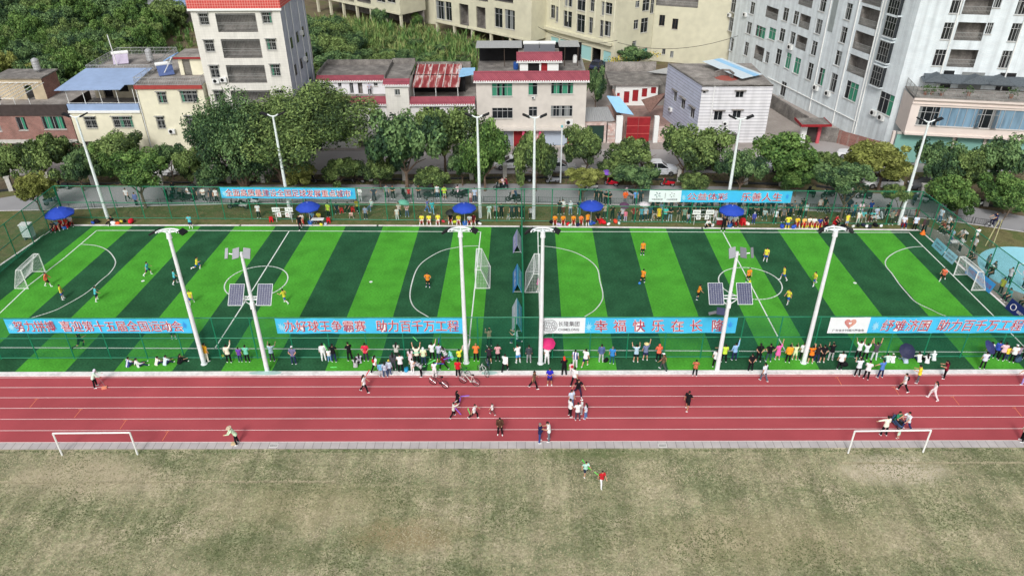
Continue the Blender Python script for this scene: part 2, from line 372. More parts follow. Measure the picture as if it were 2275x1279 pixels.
# ------------------------------------------------------------------ fences of the cage
M_green=mat('green_steel',(24,128,92),0.45,0.10,4,spec=0.4)
M_wire=mat('green_wire',(20,112,84),0.55,0.08,4,spec=0.3)
def chain_link(mb,A,B,z0,z1,s=0.085,wd=0.0115):
 "two sets of crossing wires between ground points A and B"
 A=Vector((A[0],A[1],0));B=Vector((B[0],B[1],0));L=(B-A).length;u=(B-A)/L;n=Vector((-u.y,u.x,0));H=z1-z0
 for sg,off in((1,0.004),(-1,-0.004)):
  x=-H
  while x<L:
   a,b=max(x,0.0),min(x+H,L)
   za,zb=(z0+(a-x),z0+(b-x))if sg>0 else(z1-(a-x),z1-(b-x))
   pa=A+u*a+n*off+Vector((0,0,za));pb=A+u*b+n*off+Vector((0,0,zb))
   q=Vector((0,0,wd*0.7));r=n*wd*0.6
   mb.add([pa-q,pa+q,pa+r,pb-q,pb+q,pb+r],[(0,3,4,1),(1,4,5,2),(2,5,3,0)])
   x+=s*1.414
def cage_fence(name,label,A,B,H,posts,mid,wire=True,s=0.085,wd=0.0115):
 A,B=Vector((A[0],A[1],0)),Vector((B[0],B[1],0));u=(B-A).normalized();L=(B-A).length
 t=thing(name,label,'fence',A)
 for d in posts:
  p=A+u*d;part('post',MB().tube([p+Vector((0,0,-0.1)),p+Vector((0,0,H+0.03))],0.05,8),M_green,t)
 for z in(0.12,mid,H):
  part('rail',MB().tube([A+Vector((0,0,z)),B+Vector((0,0,z))],0.042,6),M_green,t)
 mb=MB();chain_link(mb,A,B,0.14,H-0.03,s,wd);part('wire_mesh',mb,M_wire,t)
 return t
FY=49.09
x85=G(85,797).x
px_=[x85+3.0*k for k in range(-3,30)]
def fline(x):return FY-0.0016*x
cage_fence('cage_fence','long green wire mesh fence along the running track side of the pitches',(px_[0],fline(px_[0])),(px_[-1],fline(px_[-1])),4.0,[p-px_[0]for p in px_],2.06)
cage_fence('cage_fence','green wire mesh fence along the path side with the crowd behind it',(-50.06,75.06),(42.87,72.72),3.9,[3.0*k for k in range(32)],1.95,True,0.1,0.0065)
cage_fence('cage_fence','green wire mesh fence closing the end of the pitch by the white cabinet',(-50.10,74.95),(px_[0]-2.5,44.0),3.9,[3.0*k for k in range(11)],1.95)
cage_fence('cage_fence','green wire mesh fence at the end beside the round blue court',(42.87,72.70),(45.45,47.0),3.9,[3.0*k for k in range(9)],1.95)
cage_fence('cage_fence','green wire mesh fence dividing the two pitches between the back to back goals',(0.62,74.0),(0.62,49.2),3.9,[3.1*k for k in range(1,8)],1.95)
# ------------------------------------------------------------------ writing
def text_mb(body,size,off=0.0,shear=0.0,spacing=1.0,width=None,depth=0.004):
 "outline of a text in its own plane as a mesh"
 c=bpy.data.curves.new('lettering','FONT');c.body=body;c.size=size;c.offset=off;c.shear=shear;c.space_character=spacing
 c.extrude=depth;c.align_x='CENTER';c.align_y='CENTER';c.resolution_u=2
 o=bpy.data.objects.new('lettering',c);COL.objects.link(o)
 dg=bpy.context.evaluated_depsgraph_get();me=bpy.data.meshes.new_from_object(o.evaluated_get(dg))
 bpy.data.objects.remove(o);bpy.data.curves.remove(c)
 return me
def put_text(parent,body,centre,u,up,width,height,m_,off=0.0,shear=0.0,spacing=1.0,proud=0.01,depth=0.004,name='lettering'):
 "lettering fitted into width x height about centre, in the plane of u and up"
 me=text_mb(body,1.0,off,shear,spacing,depth=0.0)
 if not me.vertices:return None
 xs=[v.co.x for v in me.vertices];ys=[v.co.y for v in me.vertices]
 cx,cy=(min(xs)+max(xs))/2,(min(ys)+max(ys))/2
 sx=width/max(1e-3,max(xs)-min(xs));sy=height/max(1e-3,max(ys)-min(ys))
 u=Vector(u).normalized();up=Vector(up).normalized();n=u.cross(up);off_=Vector(parent.location)
 for v in me.vertices:
  v.co=Vector(centre)+u*((v.co.x-cx)*sx)+up*((v.co.y-cy)*sy)+n*proud-off_
 me.materials.clear();me.materials.append(m_)
 o=link(name,me,parent);return o
M_ban=mat('banner_blue',(70,192,236),0.6,0.05,1.5,var2=0.10,scale2=0.5)
M_banw=mat('banner_white',(228,238,240),0.6,0.03,2)
M_red=mat('letter_red',(178,62,78),0.6,0.04,3)
M_lw=mat('letter_white',(242,236,236),0.6,0.02,3)
M_ink=mat('ink_grey',(96,94,100),0.6,0.05,3)
M_pale=mat('banner_pale',(150,216,240),0.6,0.06,2)
def burst(mb,c,u,up,n,s,seed):
 "the pale splash printed in a banner's corner: one jagged star"
 r=random.Random(seed);N=18;ring=[]
 for k in range(N):
  a=6.283*k/N;d=s*(r.uniform(0.75,1.1)if k%2 else r.uniform(0.25,0.5));ring.append(Vector(c)+u*d*math.cos(a)*0.6+up*d*math.sin(a)*0.95+n)
 mb.add([Vector(c)+n]+ring,[(0,1+k,1+(k+1)%N)for k in range(N)])
def banner(label,xl,xr,zt,zb,Y,words,shear=0.0,logo=None,sk=0.0,tilt=None):
 "cloth strip tied to a fence on the plane of height Y(x); words = [(text, centre fraction, width fraction)]"
 yl,yr=Y(xl)-0.075,Y(xr)-0.075;base=Vector((xl,yl,zb))
 t=thing('banner',label,'banner',base,0,'blue slogan banners on the cage fences')
 A=Vector((xl,yl,0));B=Vector((xr,yr,0));u=(B-A).normalized();L=(B-A).length;n=Vector((u.y,-u.x,0));up=Vector((0,0,1))
 mb=MB();N=40;W=logo[0]if logo else 0.0
 for k in range(N):
  s0,s1=L*k/N,L*(k+1)/N
  wv=lambda s:n*(0.018*math.sin(s*1.3)+0.008*math.sin(s*4.1))
  sag=lambda s:0.015*math.sin(s*2.09)
  mb.mi=1 if(s0+s1)/2<W*L else 0
  P=[A+u*s0+wv(s0)+up*(zb+sag(s0)),A+u*s1+wv(s1)+up*(zb+sag(s1)),A+u*s1+wv(s1)+up*zt,A+u*s0+wv(s0)+up*zt]
  q=n*-0.006
  mb.add(P+[p+q for p in P],[(0,1,2,3),(7,6,5,4),(0,4,5,1),(3,2,6,7)])
 part('cloth',mb,[M_ban,M_banw],t)
 H=zt-zb;cz=(zt+zb)/2
 for(body,cf,wf,hf)in words:
  c=A+u*(L*cf)+up*cz
  put_text(t,body,c,u,up,L*wf*1.012,H*hf*1.05,M_lw,0.026,shear,1.0,0.036,name='lettering_outline')
  put_text(t,body,c,u,up,L*wf,H*hf,M_red,0.004,shear,1.0,0.044)
 d=MB();burst(d,A+u*(L*W+H*0.30)+up*(zb+H*0.42),u,up,n*0.034,H*0.42,int(xl*10)%97);part('splash_print',d,M_pale,t)
 d=MB();burst(d,A+u*(L-H*0.35)+up*(zb+H*0.55),u,up,n*0.034,H*0.3,int(xr*10)%89);part('splash_print',d,mat('banner_deep',(58,150,226),0.6,0.05,2),t)
 if logo:logo[1](t,A,u,up,n,L*W,zb,zt)
 return t
def bx(px,py):return FP(px,py,fline(0)-0.08)
def near_banner(label,pl,pr,words,**k):
 xl,zt=bx(*pl);xr,zb=bx(*pr);banner(label,xl,xr,3.98,zb,fline,words,**k)
near_banner('blue banner at the near corner, slogan ending with five characters for national games',(4,705),(428,740),[('努力拼搏',0.155,0.225,0.76),('喜迎第十五届全国运动会',0.625,0.655,0.76)],shear=-0.12)
near_banner('blue banner between two floodlight poles about the champions cup, directly on the track side fence',(609,705),(1030,740),[('办好球王争霸赛',0.262,0.435,0.76),('助力百千万工程',0.755,0.44,0.76)])
def logo_long(t,A,u,up,n,w_,zb,zt):
 H=zt-zb;cz=(zb+zt)/2;c=A+u*w_*0.2+up*cz
 mb=MB()
 for r_ in(0.40,0.33):
  pts=[c+n*0.03+u*H*r_*math.cos(k*math.pi/16)+up*H*r_*math.sin(k*math.pi/16)for k in range(33)];mb.tube(pts,0.018 if r_>0.35 else 0.01,4,False)
 rr=random.Random(3)
 for k in range(7):
  x0=-0.28+0.09*k
  pts=[c+n*0.03+u*H*(x0+0.03*math.sin(j*1.3+k))+up*H*((j/6-0.5)*2*math.sqrt(max(0.01,0.1-x0*x0)))for j in range(7)];mb.tube(pts,0.016,4,False)
 for k in(-0.12,0.05,0.2):
  mb.tube([c+n*0.03+u*H*-0.25+up*H*k,c+n*0.03+u*H*0.02+up*H*(k-0.05),c+n*0.03+u*H*0.26+up*H*k],0.014,4,False)
 part('emblem',mb,M_ink,t)
 put_text(t,'长隆集团',A+u*w_*0.655+up*(cz+H*0.14),u,up,w_*0.50,H*0.32,M_ink,0.004,proud=0.04)
 put_text(t,'CHIMELONG',A+u*w_*0.655+up*(cz-H*0.24),u,up,w_*0.50,H*0.16,M_ink,0.01,proud=0.04)
near_banner('blue and white banner with a round line emblem and large spaced characters',(1203,704),(1633,739),[('幸',0.305,0.068,0.76),('福',0.403,0.068,0.76),('快',0.502,0.068,0.76),('乐',0.600,0.068,0.76),('在',0.698,0.068,0.76),('长',0.795,0.068,0.76),('隆',0.905,0.068,0.76)],shear=-0.1,logo=(0.215,logo_long))
def logo_heart(t,A,u,up,n,w_,zb,zt):
 H=zt-zb;c=A+u*w_*0.5+up*(zb+H*0.64)
 for j,cl in enumerate(((200,104,92),(214,136,108))):
  sgn=(-1,1)[j];mb=MB();pt=lambda th,f:c+n*0.03+u*sgn*H*0.021*f*16*math.sin(th)**3*(0.9)+up*H*0.021*f*(13*math.cos(th)-5*math.cos(2*th)-2*math.cos(3*th)-math.cos(4*th))
  for k in range(4):
   f0,f1=0.30+0.19*k,0.44+0.19*k;N=12
   for i in range(N):mb.poly([pt(math.pi*i/N,f0),pt(math.pi*(i+1)/N,f0),pt(math.pi*(i+1)/N,f1),pt(math.pi*i/N,f1)])
  part('emblem',mb,mat('heart_%d'%j,cl,0.6,0.05),t)
 put_text(t,'广东省乡村振兴基金会',A+u*w_*0.5+up*(zb+H*0.2),u,up,w_*0.78,H*0.15,M_ink,0.01,-0.2,proud=0.04)
near_banner('blue and white banner at the near corner with a striped heart emblem',(1846,704),(2278,738),[('纾难济困',0.385,0.245,0.72),('助力百千万工程',0.755,0.425,0.72)],shear=0.14,logo=(0.205,logo_heart))
def ffline(x):return 75.06-(x+50.06)*0.02518
def far_banner(label,pl,pr,words,**k):
 xl,zt=FP(*pl,ffline(FP(*pl,74)[0])-0.08);xr,zb=FP(*pr,ffline(FP(*pr,74)[0])-0.08)
 banner(label,xl,xr,3.88,zb,ffline,words,**k)
far_banner('blue banner on the path side fence with one unbroken line of fifteen characters',(487,414),(791,442),[('全面高质量建设全国足球发展重点城市',0.50,0.925,0.72)],shear=0.0)
def logo_two(t,A,u,up,n,w_,zb,zt):
 H=zt-zb;cz=(zt+zb)/2
 for j,fx in enumerate((0.27,0.75)):
  mb=MB();c=A+u*w_*fx+up*(cz+H*0.12)
  for k in range(5):
   a=k*1.2566+0.6;q=c+n*0.03+u*H*0.16*math.cos(a)+up*H*0.16*math.sin(a);d=(u*math.cos(a+0.5)+up*math.sin(a+0.5))*H*(0.09 if j==0 else 0.035)
   mb.tube([q-d,q+d],[0.02,0.05],5)
  part('emblem',mb,mat('emblem_green',(70,104,112),0.6,0.05)if j==0 else M_ink,t)
  put_text(t,'中国体育彩票' if j==0 else '公益体育彩票',A+u*w_*fx+up*(cz-H*0.26),u,up,w_*0.36,H*0.13,M_ink,0.01,proud=0.04)
 part('divider',MB().tube([A+u*w_*0.52+n*0.03+up*(cz-H*0.2),A+u*w_*0.52+n*0.03+up*(cz+H*0.28)],0.018,4),M_ink,t)
far_banner('blue and white banner on the path side fence with two small emblems',(1444,421),(1756,451),[('公益体彩',0.41,0.285,0.6),('乐善人生',0.79,0.285,0.72)],logo=(0.215,logo_two))
# ------------------------------------------------------------------ floodlight poles beside the track
M_pole=mat('white_steel',(232,238,240),0.4,0.04,3,spec=0.4)
M_black=mat('black_plastic',(24,25,28),0.5,0.1,5)
M_grey=mat('grey_metal',(132,134,140),0.4,0.06,5,metal=0.3)
def flood_pole(base,label,H=11.8):
 t=thing('floodlight_pole',label,'floodlight',base,0,'tall white floodlight poles along the track')
 b=Vector(base)
 part('pole',MB().tube([b+Vector((0,0,-0.05)),b+Vector((0,0,H-0.3))],[0.185,0.125],14),M_pole,t,smooth=False)
 part('base_plate',MB().lathe([(0.26,0.0),(0.26,0.03)],12,b),M_pole,t)
 top=b+Vector((0,0,H));mb=MB()
 mb.tube([b+Vector((0,0,H-0.35)),top+Vector((0,0,0.1))],[0.2,0.15],10)
 arc=[top+Vector((0.85*math.cos(a),0.62*math.sin(a)-0.1,0.14))for a in[math.pi*k/14 for k in range(15)]]
 mb.tube(arc,0.065,6);arc2=[top+Vector((0.66*math.cos(a),0.30*math.sin(a)-0.1,0.14))for a in[math.pi*k/14 for k in range(15)]];mb.tube(arc2,0.04,5)
 for a in(0.55,1.57,2.6):mb.tube([top+Vector((0,0,0.08)),top+Vector((0.85*math.cos(a),0.62*math.sin(a)-0.1,0.14))],0.04,5)
 part('lamp_bracket',mb,M_pole,t)
 for s in(-1,1):
  c=top+Vector((s*1.02,0.12,0.10))
  l=part('floodlight_head',MB().obox(c,(s*0.22,-0.10,-0.08),(0.08,0.27,0),(0.03*s,0,0.065)),M_black,t)
 return t
P1,P3,P4,P6=(G(453.5,808),G(1036,805.5),G(1200.8,807),G(1785,805.5))
flood_pole(P1,'tall white floodlight pole at the end of the national games banner')
flood_pole(P3,'tall white floodlight pole at the end of the champions cup banner')
flood_pole(P4,'tall white floodlight pole in front of the round emblem and a pink umbrella')
flood_pole(P6,'tall white floodlight pole beside the orange number 20 shirt')
M_pv=mat('solar_cells',(62,66,98),0.25,0.1,6,spec=0.6)
def solar_pole(base,label,H,extra,lean):
 t=thing('solar_lamp',label,'solar lamp',base,0,'white solar lamp poles by the track kerb')
 b=Vector(base);V=Vector
 part('pole',MB().tube([b+V((0,0,-0.05)),b+V((0,0,H))],[0.18,0.11],12),M_pole,t)
 mb=MB();mb.tube([b+V((-0.9,0,H-0.1)),b+V((0,0,H-0.25)),b+V((0.5,0,H-0.05))],0.045,6)if extra<0 else mb.tube([b+V((-0.5,0,H-0.05)),b+V((0,0,H-0.25)),b+V((0.9,0,H-0.1))],0.045,6)
 part('lamp_arm',mb,M_pole,t)
 for(dx,ry,w_)in((-0.38,0.10,0.24),(0.42,-0.10,0.24),(extra*1.05,0.0,0.10)):
  part('lamp_head',MB().obox(b+V((dx,-0.05,H-0.05)),(w_,0.03,ry*0.6),(0.0,0.24,0.30),(0.0,-0.03,0.025)),M_grey,t)
 zp=7.0
 mb=MB();mb.tube([b+V((-1.0,0.05,zp-0.3)),b+V((1.0,0.05,zp-0.3))],0.05,6);mb.tube([b+V((-1.0,0.05,zp-0.05)),b+V((1.0,0.05,zp-0.05))],0.035,6)
 mb.tube([b+V((-0.8,0.1,zp-0.25)),b+V((0,0,zp-0.9)),b+V((0.8,0.1,zp-0.25))],0.04,6);mb.obox(b+V((0,-0.05,zp-0.75)),(0.14,0,0),(0,0.16,0),(0,0,0.28))
 part('panel_bracket',mb,M_pole,t)
 for s in(-1,1):
  c=b+V((s*1.06,0.0,zp+0.15));ux=V((0.56,0,0));uy=V((0.0,0.60,0.58));nz=ux.cross(uy).normalized()
  f=part('solar_panel',MB().obox(c,ux,uy,nz*0.02),M_pole,t)
  cells=MB()
  for i in range(6):
   for j in range(10):
    cx_=-0.95+1.9*(i+0.5)/6;cy_=-0.965+1.93*(j+0.5)/10
    q=c+ux*cx_+uy*cy_+nz*0.024;a,d=ux*0.151,uy*0.092
    cells.poly([q-a-d,q+a-d,q+a+d,q-a+d])
  o=link('solar_cells',cells.mesh('solar_cells',M_pv,b),f)
 return t,b
t,b=solar_pole(G(593.8,823.3),'white solar lamp pole with two panels over the halfway line of the first pitch',10.75,-1,-1)
t,b=solar_pole(G(1592.9,821.8),'white solar lamp pole with a third small panel below its pair of panels',10.7,1,1)
q=b+Vector((-0.55,-0.05,5.5));part('small_lamp',MB().obox(q+Vector((-0.55,0,-0.02)),(0.28,0,0.08),(0,0.12,0.02),(0,0,0.03)),M_grey,t)
part('small_panel',MB().obox(q+Vector((0.05,0,0.12)),(0.32,0,-0.06),(0.05,0.22,0.18),(0,-0.02,0.02)),M_pv,t)
part('small_arm',MB().tube([b+Vector((0,0,5.3)),q],0.03,5),M_pole,t)
# ------------------------------------------------------------------ far street lamps with two black heads
def far_lamp(base,label,H,head=0.9,yaw=0.0):
 t=thing('street_lamp',label,'street lamp',base,0,'white lamp poles behind the far touchline');b=Vector(base);V=Vector
 part('pole',MB().tube([b+V((0,0,-0.05)),b+V((0,0,H-0.15))],[0.2,0.10],10),M_pole,t)
 part('cross_arm',MB().tube([b+V((-0.55,0,H+0.12)),b+V((-0.2,0,H-0.08)),b+V((0.2,0,H-0.08)),b+V((0.55,0,H+0.12))],0.07,6),M_pole,t)
 for s in(-1,1):
  part('lamp_head',MB().obox(b+V((s*0.88,0,H+0.16)),(s*0.36,0,0.16),(0,0.24,0),(-0.03*s,0,0.06)),M_black,t)
far_lamp(G(239.5,484),'white lamp pole leaning over the verge beside the umbrella at the pitch corner',11.6)
far_lamp(G(646,482),'white lamp pole rising behind the unbroken far slogan banner',11.6)
far_lamp(G(1067,483),'white lamp pole beside the bench of yellow shirts',11.5)
far_lamp(G(1185.6,485.6),'white lamp pole behind the divider fence and child in stripes',11.5)
far_lamp(G(1610,490),'white lamp pole rising behind the far banner with two emblems',11.5)
far_lamp(G(1997,498),'white lamp pole by the far corner with spectators in white shirts',11.5)
b5=G(1245,406);t=thing('street_lamp','thin short white post with a tiny lamp head by the parked silver car','street lamp',b5)
part('pole',MB().tube([b5,b5+Vector((0,0,6.9))],[0.11,0.07],8),M_pole,t);part('lamp_head',MB().lathe([(0.05,6.9),(0.16,7.0),(0.12,7.2),(0.03,7.25)],10,b5),mat('lamp_teal',(120,190,196),0.4,0.05),t)
# ------------------------------------------------------------------ goals
M_net=mat('white_net',(225,228,228),0.8,0.05,5)
def goal(p0,p1,H,label,back=None,dt=0.5,db=1.3,net=True,r=0.055,lean=0.0,grp=None):
 p0,p1=Vector(p0),Vector(p1);p0.z=p1.z=0.012;V=Vector
 t=thing('football_goal',label,'goal',(p0+p1)/2,0,grp);z=V((0,0,H));ez=V((0,0,1))
 part('goal_post',MB().tube([p0,p0+z],r,8),M_white,t);part('goal_post',MB().tube([p1,p1+z],r,8),M_white,t)
 part('crossbar',MB().tube([p0+z,p1+z],r,8),M_white,t)
 if not net:return t
 d=V(back).normalized();q0,q1=p0+d*db,p1+d*db;h0,h1=p0+z+d*dt,p1+z+d*dt
 mb=MB()
 for a,c in((p0,q0),(p1,q1),(q0,q1),(h0,q0),(h1,q1),(p0+z,h0),(p1+z,h1),(h0,h1)):mb.tube([a+ez*0.03,c+ez*0.03]if a.z<1 and c.z<1 else[a,c],r*0.6,6)
 part('net_frame',mb,M_white,t)
 nb=MB();W=(p1-p0);L=W.length;u=W/L;s=0.16
 def sag(t_,w_):return-0.12*math.sin(math.pi*t_)*math.sin(math.pi*w_)
 nx=int(L/s);nz=16
 prof=[p0+z+(h0-p0-z)*k/3 for k in range(4)]+[h0+(q0-h0)*k/14 for k in range(1,15)]
 for i in range(nx+1):
  nb.tube([q+u*(L*i/nx)-d*0.35*math.sin(math.pi*k/(len(prof)-1))*math.sin(math.pi*i/nx)for k,q in enumerate(prof)],0.009,3,False)
 for k,q in enumerate(prof):
  nb.tube([q+u*(L*i/12)-d*0.35*math.sin(math.pi*k/(len(prof)-1))*math.sin(math.pi*i/12)for i in range(13)],0.009,3,False)
 for P in(p0,p1):
  for k in range(1,13):
   zz=H*k/13;dep=db+(dt-db)*k/13;nb.tube([P+V((0,0,zz)),P+V((0,0,zz))+d*dep],0.009,3,False)
  for k in range(1,9):
   dd=db*k/9;top=H if dd<dt else H*(db-dd)/(db-dt);nb.tube([P+d*dd,P+d*dd+V((0,0,top))],0.009,3,False)
 part('net',nb,M_net,t)
 return t
GG='netted goals on the two small pitches'
goal(G(63,641.5),G(101,604),2.0,'netted white goal behind the orange goalkeeper near the cabinet',back=(-1,0.02,0),grp=GG)
goal(G(1080,641)+Vector((-0.95,0,0)),G(1082,606)+Vector((-1.0,0,0))+Vector((0,1.2,0)),2.0,'netted white goal backing the divider fence from the first pitch',back=(1,0,0),grp=GG)
goal(G(1197,650),G(1198,604),2.0,'netted white goal beyond the tall pole with the round emblem',back=(-1,0,0),grp=GG)
goal(G(2158,645.5),G(2119,611),2.0,'netted white goal standing before the blue boards at the side paving',back=(1,0.02,0),grp=GG)
goal(G(138.5,1011),G(306,1009.5),2.02,'bare white goal frame on the worn lawn near the straw hatted cleaner',net=False,r=0.06)
goal(G(1884,1006.5),G(2050,1004.5),2.02,'bare white goal frame on the lawn before the group with a green shirt',net=False,r=0.06)
# ------------------------------------------------------------------ folding A boards along the divider
def a_board(pn,pf,label,cols,H=1.0,wd=0.42):
 a,b=G(*pn),G(*pf);x=(a.x+b.x)/2;t=thing('a_board',label,'advert board',(x,(a.y+b.y)/2,0.01),0,'folding advert boards along the divider fence')
 for s,c in zip((-1,1),cols):
  mb=MB();n=Vector((s*H,0,wd)).normalized()*0.02
  P=[Vector((x+s*wd,a.y,0.02)),Vector((x+s*wd,b.y,0.02)),Vector((x,b.y,H)),Vector((x,a.y,H))]
  mb.add([p+n for p in P]+[p-n for p in P],[(0,1,2,3),(7,6,5,4),(0,4,5,1),(1,5,6,2),(2,6,7,3),(3,7,4,0)]);pp=part('board_panel',mb,c,t)
  u=Vector((0,s,0));up=Vector((-s*wd,0,H)).normalized();cc=Vector((x+s*wd*0.5,(a.y+b.y)/2,H*0.5))
  put_text(t,'公益体彩  乐善人生',cc,u,up,(b.y-a.y)*0.8,0.34,M_lw,0.01,proud=0.03)
 mb=MB()
 for y in(a.y+0.02,b.y-0.02):mb.tube([(x-wd*0.85,y,0.15),(x+wd*0.85,y,0.15)],0.02,5)
 part('spreader',mb,M_white,t)
B_l=mat('board_lilac',(150,150,196),0.5,0.06,2);B_b=mat('board_blue',(58,124,190),0.5,0.06,2);B_t=mat('board_teal',(96,186,216),0.5,0.12,2);B_g=mat('board_grey',(176,186,198),0.5,0.06,2)
a_board((1149,563),(1149,528),'lilac folding board, farthest of three along the divider fence',(B_l,B_g))
a_board((1149.5,651),(1149.5,606),'plain blue folding board in the middle of the divider row',(B_b,B_t))
a_board((1148.5,738),(1148.5,683),'pale turquoise folding board nearest the track along the divider',(B_g,B_t))
def flat_board(pl,pr,H,label,m_,text=None,logo=False,lean=0.35):
 a,b=G(*pl),G(*pr);u=(b-a).normalized();n=Vector((u.y,-u.x,0));
 if(EYE-a).dot(n)<0:n=-n
 L=(b-a).length;t=thing('advert_board',label,'advert board',(a+b)/2,0);up=(Vector((0,0,1))-n*lean).normalized()
 mb=MB();P=[a,b,b+up*H,a+up*H];q=n*-0.03
 mb.add([p+Vector((0,0,0.02))for p in P]+[p+q+Vector((0,0,0.02))for p in P],[(0,1,2,3),(7,6,5,4),(0,4,5,1),(1,5,6,2),(2,6,7,3),(3,7,4,0)]);part('board_panel',mb,m_,t)
 mb=MB();
 for f in(0.12,0.88):mb.tube([a+u*L*f+up*H*0.95-n*0.04,a+u*L*f-n*0.55+Vector((0,0,0.02))],0.025,5)
 part('stay',mb,M_grey,t)
 uu=u if u.cross(up).dot(n)>0 else-u
 if text:
  for(body,fz,hf,wf,mt)in text:put_text(t,body,(a+b)/2+up*H*fz,uu,up,L*wf,H*hf,mt,0.008,proud=0.02)
 return t,(a+b)/2,uu,up,n,L
M_navy=mat('board_navy',(34,48,110),0.5,0.06,2)
flat_board((2069,546),(2092,568),0.95,'pale turquoise board at the far end of the side paving row',mat('board_aqua',(126,190,206),0.5,0.08,2),[('公益体彩 乐善人生',0.68,0.2,0.8,M_ink),('体育彩票',0.35,0.2,0.6,M_ink)])
flat_board((2094,570),(2115,588),0.95,'pale turquoise board before the goal with dense grey print',mat('board_aqua2',(150,200,214),0.5,0.08,2),[('公益体彩 乐善人生',0.7,0.2,0.8,M_ink),('国家公益彩票',0.35,0.2,0.7,M_ink)])
flat_board((2143,606),(2197,652),1.0,'long blue board with red characters behind the netted goal',mat('board_sky',(62,150,214),0.5,0.06,2),[('办好球王争霸赛 助力百千万工程',0.5,0.34,0.9,M_red)])
t,c,uu,up,n,L=flat_board((2232,684),(2290,733),1.05,'navy board with a round white emblem at the corner of the paving',M_navy,[('福田汽车',0.45,0.24,0.3,M_lw)])
mb=MB();mb.tube([c-uu*L*0.3+up*0.55+n*0.03+uu*0.3*math.cos(k*math.pi/10)+up*0.26*math.sin(k*math.pi/10)for k in range(21)],0.03,5,False);part('emblem',mb,M_lw,t)
bn=thing('banner','small blue banner scrap on the end fence beside the orange goalkeeper','banner',(-51.4,62.4,1.0));
mb=MB();mb.add([(-51.35,60.0,1.0),(-51.2,64.0,1.0),(-51.2,64.0,2.2),(-51.35,60.0,2.2),(-51.37,60.0,1.0),(-51.22,64.0,1.0),(-51.22,64.0,2.2),(-51.37,60.0,2.2)],[(3,2,1,0),(4,5,6,7),(0,1,5,4),(2,3,7,6)]);part('cloth',mb,M_ban,bn)
put_text(bn,'工程',Vector((-51.25,62.9,1.6)),Vector((-0.04,-1,0)),Vector((0,0,1)),1.4,0.7,M_red,0.01,proud=-0.03)
# ------------------------------------------------------------------ houses along the street
V=Vector
RX={'A':(0,0),'B':(570,0),'C':(1140,0),'D':(1705,0),'a':(0,220),'b':(570,220),'c':(1140,220),'d':(1705,220)}
def W(r,x,y):return RX[r][0]+x/3.991,RX[r][1]+y/3.991
M_glass=mat('dark_glass',(34,38,42),0.12,0.35,1.2,spec=0.6)
M_glassb=mat('blue_glass',(120,150,172),0.15,0.3,0.8,spec=0.6,stretch=(2.5,1,0.4))
M_curt=mat('green_curtain',(62,138,110),0.8,0.18,5,stretch=(4,1,0.2))
M_curtw=mat('pale_curtain',(128,132,132),0.8,0.15,5,stretch=(4,1,0.2))
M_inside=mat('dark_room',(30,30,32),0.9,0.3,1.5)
M_frame=mat('window_frame',(176,178,178),0.5,0.06,5)
M_framed=mat('dark_frame',(84,72,64),0.5,0.1,5)
M_grille=mat('grille_steel',(150,152,150),0.5,0.1,5)
M_sill=mat('sill_cement',(190,188,182),0.8,0.1,5)
M_conc=ramp_mat('roof_concrete',[(0.3,(112,108,105)),(0.5,(146,141,136)),(0.7,(174,168,162))],scale=0.5,fine=0.2)
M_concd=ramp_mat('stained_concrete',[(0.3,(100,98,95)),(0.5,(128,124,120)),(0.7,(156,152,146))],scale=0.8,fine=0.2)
M_cream=mat('cream_plaster',(226,222,198),0.85,0.05,1.5,var2=0.06,scale2=0.5)
M_greyw=mat('warm_grey_plaster',(210,204,196),0.85,0.05,1.5,var2=0.06,scale2=0.4)
M_tilew=brick_mat('white_tile',(228,226,218),(224,222,214),(217,215,208),bw=0.3,bh=0.3,ms=0.02,off=0.0,var=0.05,streak=0.10)
M_tileg=brick_mat('grey_white_tile',(212,216,220),(204,208,213),(190,194,200),bw=0.35,bh=0.12,ms=0.015,var=0.10)
M_brick=brick_mat('red_brick',(150,92,82),(128,78,70),(160,146,138),bw=0.26,bh=0.085,ms=0.014,var=0.2)
M_stone=brick_mat('pale_brick',(196,160,150),(220,208,202),(180,170,164),bw=0.5,bh=0.28,ms=0.02,var=0.2)
M_rtile=brick_mat('red_tile_eave',(158,84,94),(146,76,88),(124,62,72),bw=0.25,bh=0.9,ms=0.03,off=0.0,var=0.12,axis='xz')
M_rtile2=brick_mat('red_tile_bright',(206,84,78),(198,78,74),(226,170,160),bw=0.3,bh=0.3,ms=0.02,off=0.0,var=0.06)
M_redm=mat('red_paint',(150,38,44),0.6,0.12,2,var2=0.1)
M_bluem=mat('blue_sheet',(150,172,206),0.5,0.06,1.5,var2=0.08)
M_sky=mat('sky_blue_sheet',(150,200,236),0.5,0.06,1.5,var2=0.06)
M_galv=mat('galvanised',(190,192,194),0.4,0.08,3,metal=0.4,stretch=(5,0.4,1))
M_teal=mat('teal_shutter',(134,184,174),0.6,0.06,8,stretch=(0.2,0.2,12))
M_tealp=mat('pale_teal_shutter',(158,204,204),0.6,0.06,8,stretch=(0.2,0.2,12))
M_beige=mat('beige_plaster',(206,203,180),0.85,0.04,1.0,var2=0.07,scale2=0.25)
M_bigw=brick_mat('apartment_tile',(228,236,239),(222,232,236),(212,220,225),bw=0.4,bh=0.12,ms=0.012,var=0.07,streak=0.2)
M_pink=mat('pink_beige',(226,214,206),0.8,0.04,1.0,var2=0.05)
M_slate=mat('slate_tile',(88,96,102),0.7,0.2,6)
M_rust=mat('rusty_sheet',(150,70,72),0.7,0.25,2.0,var2=0.3,scale2=1.2)
M_drk=mat('dark_wall',(70,62,60),0.9,0.2,2)
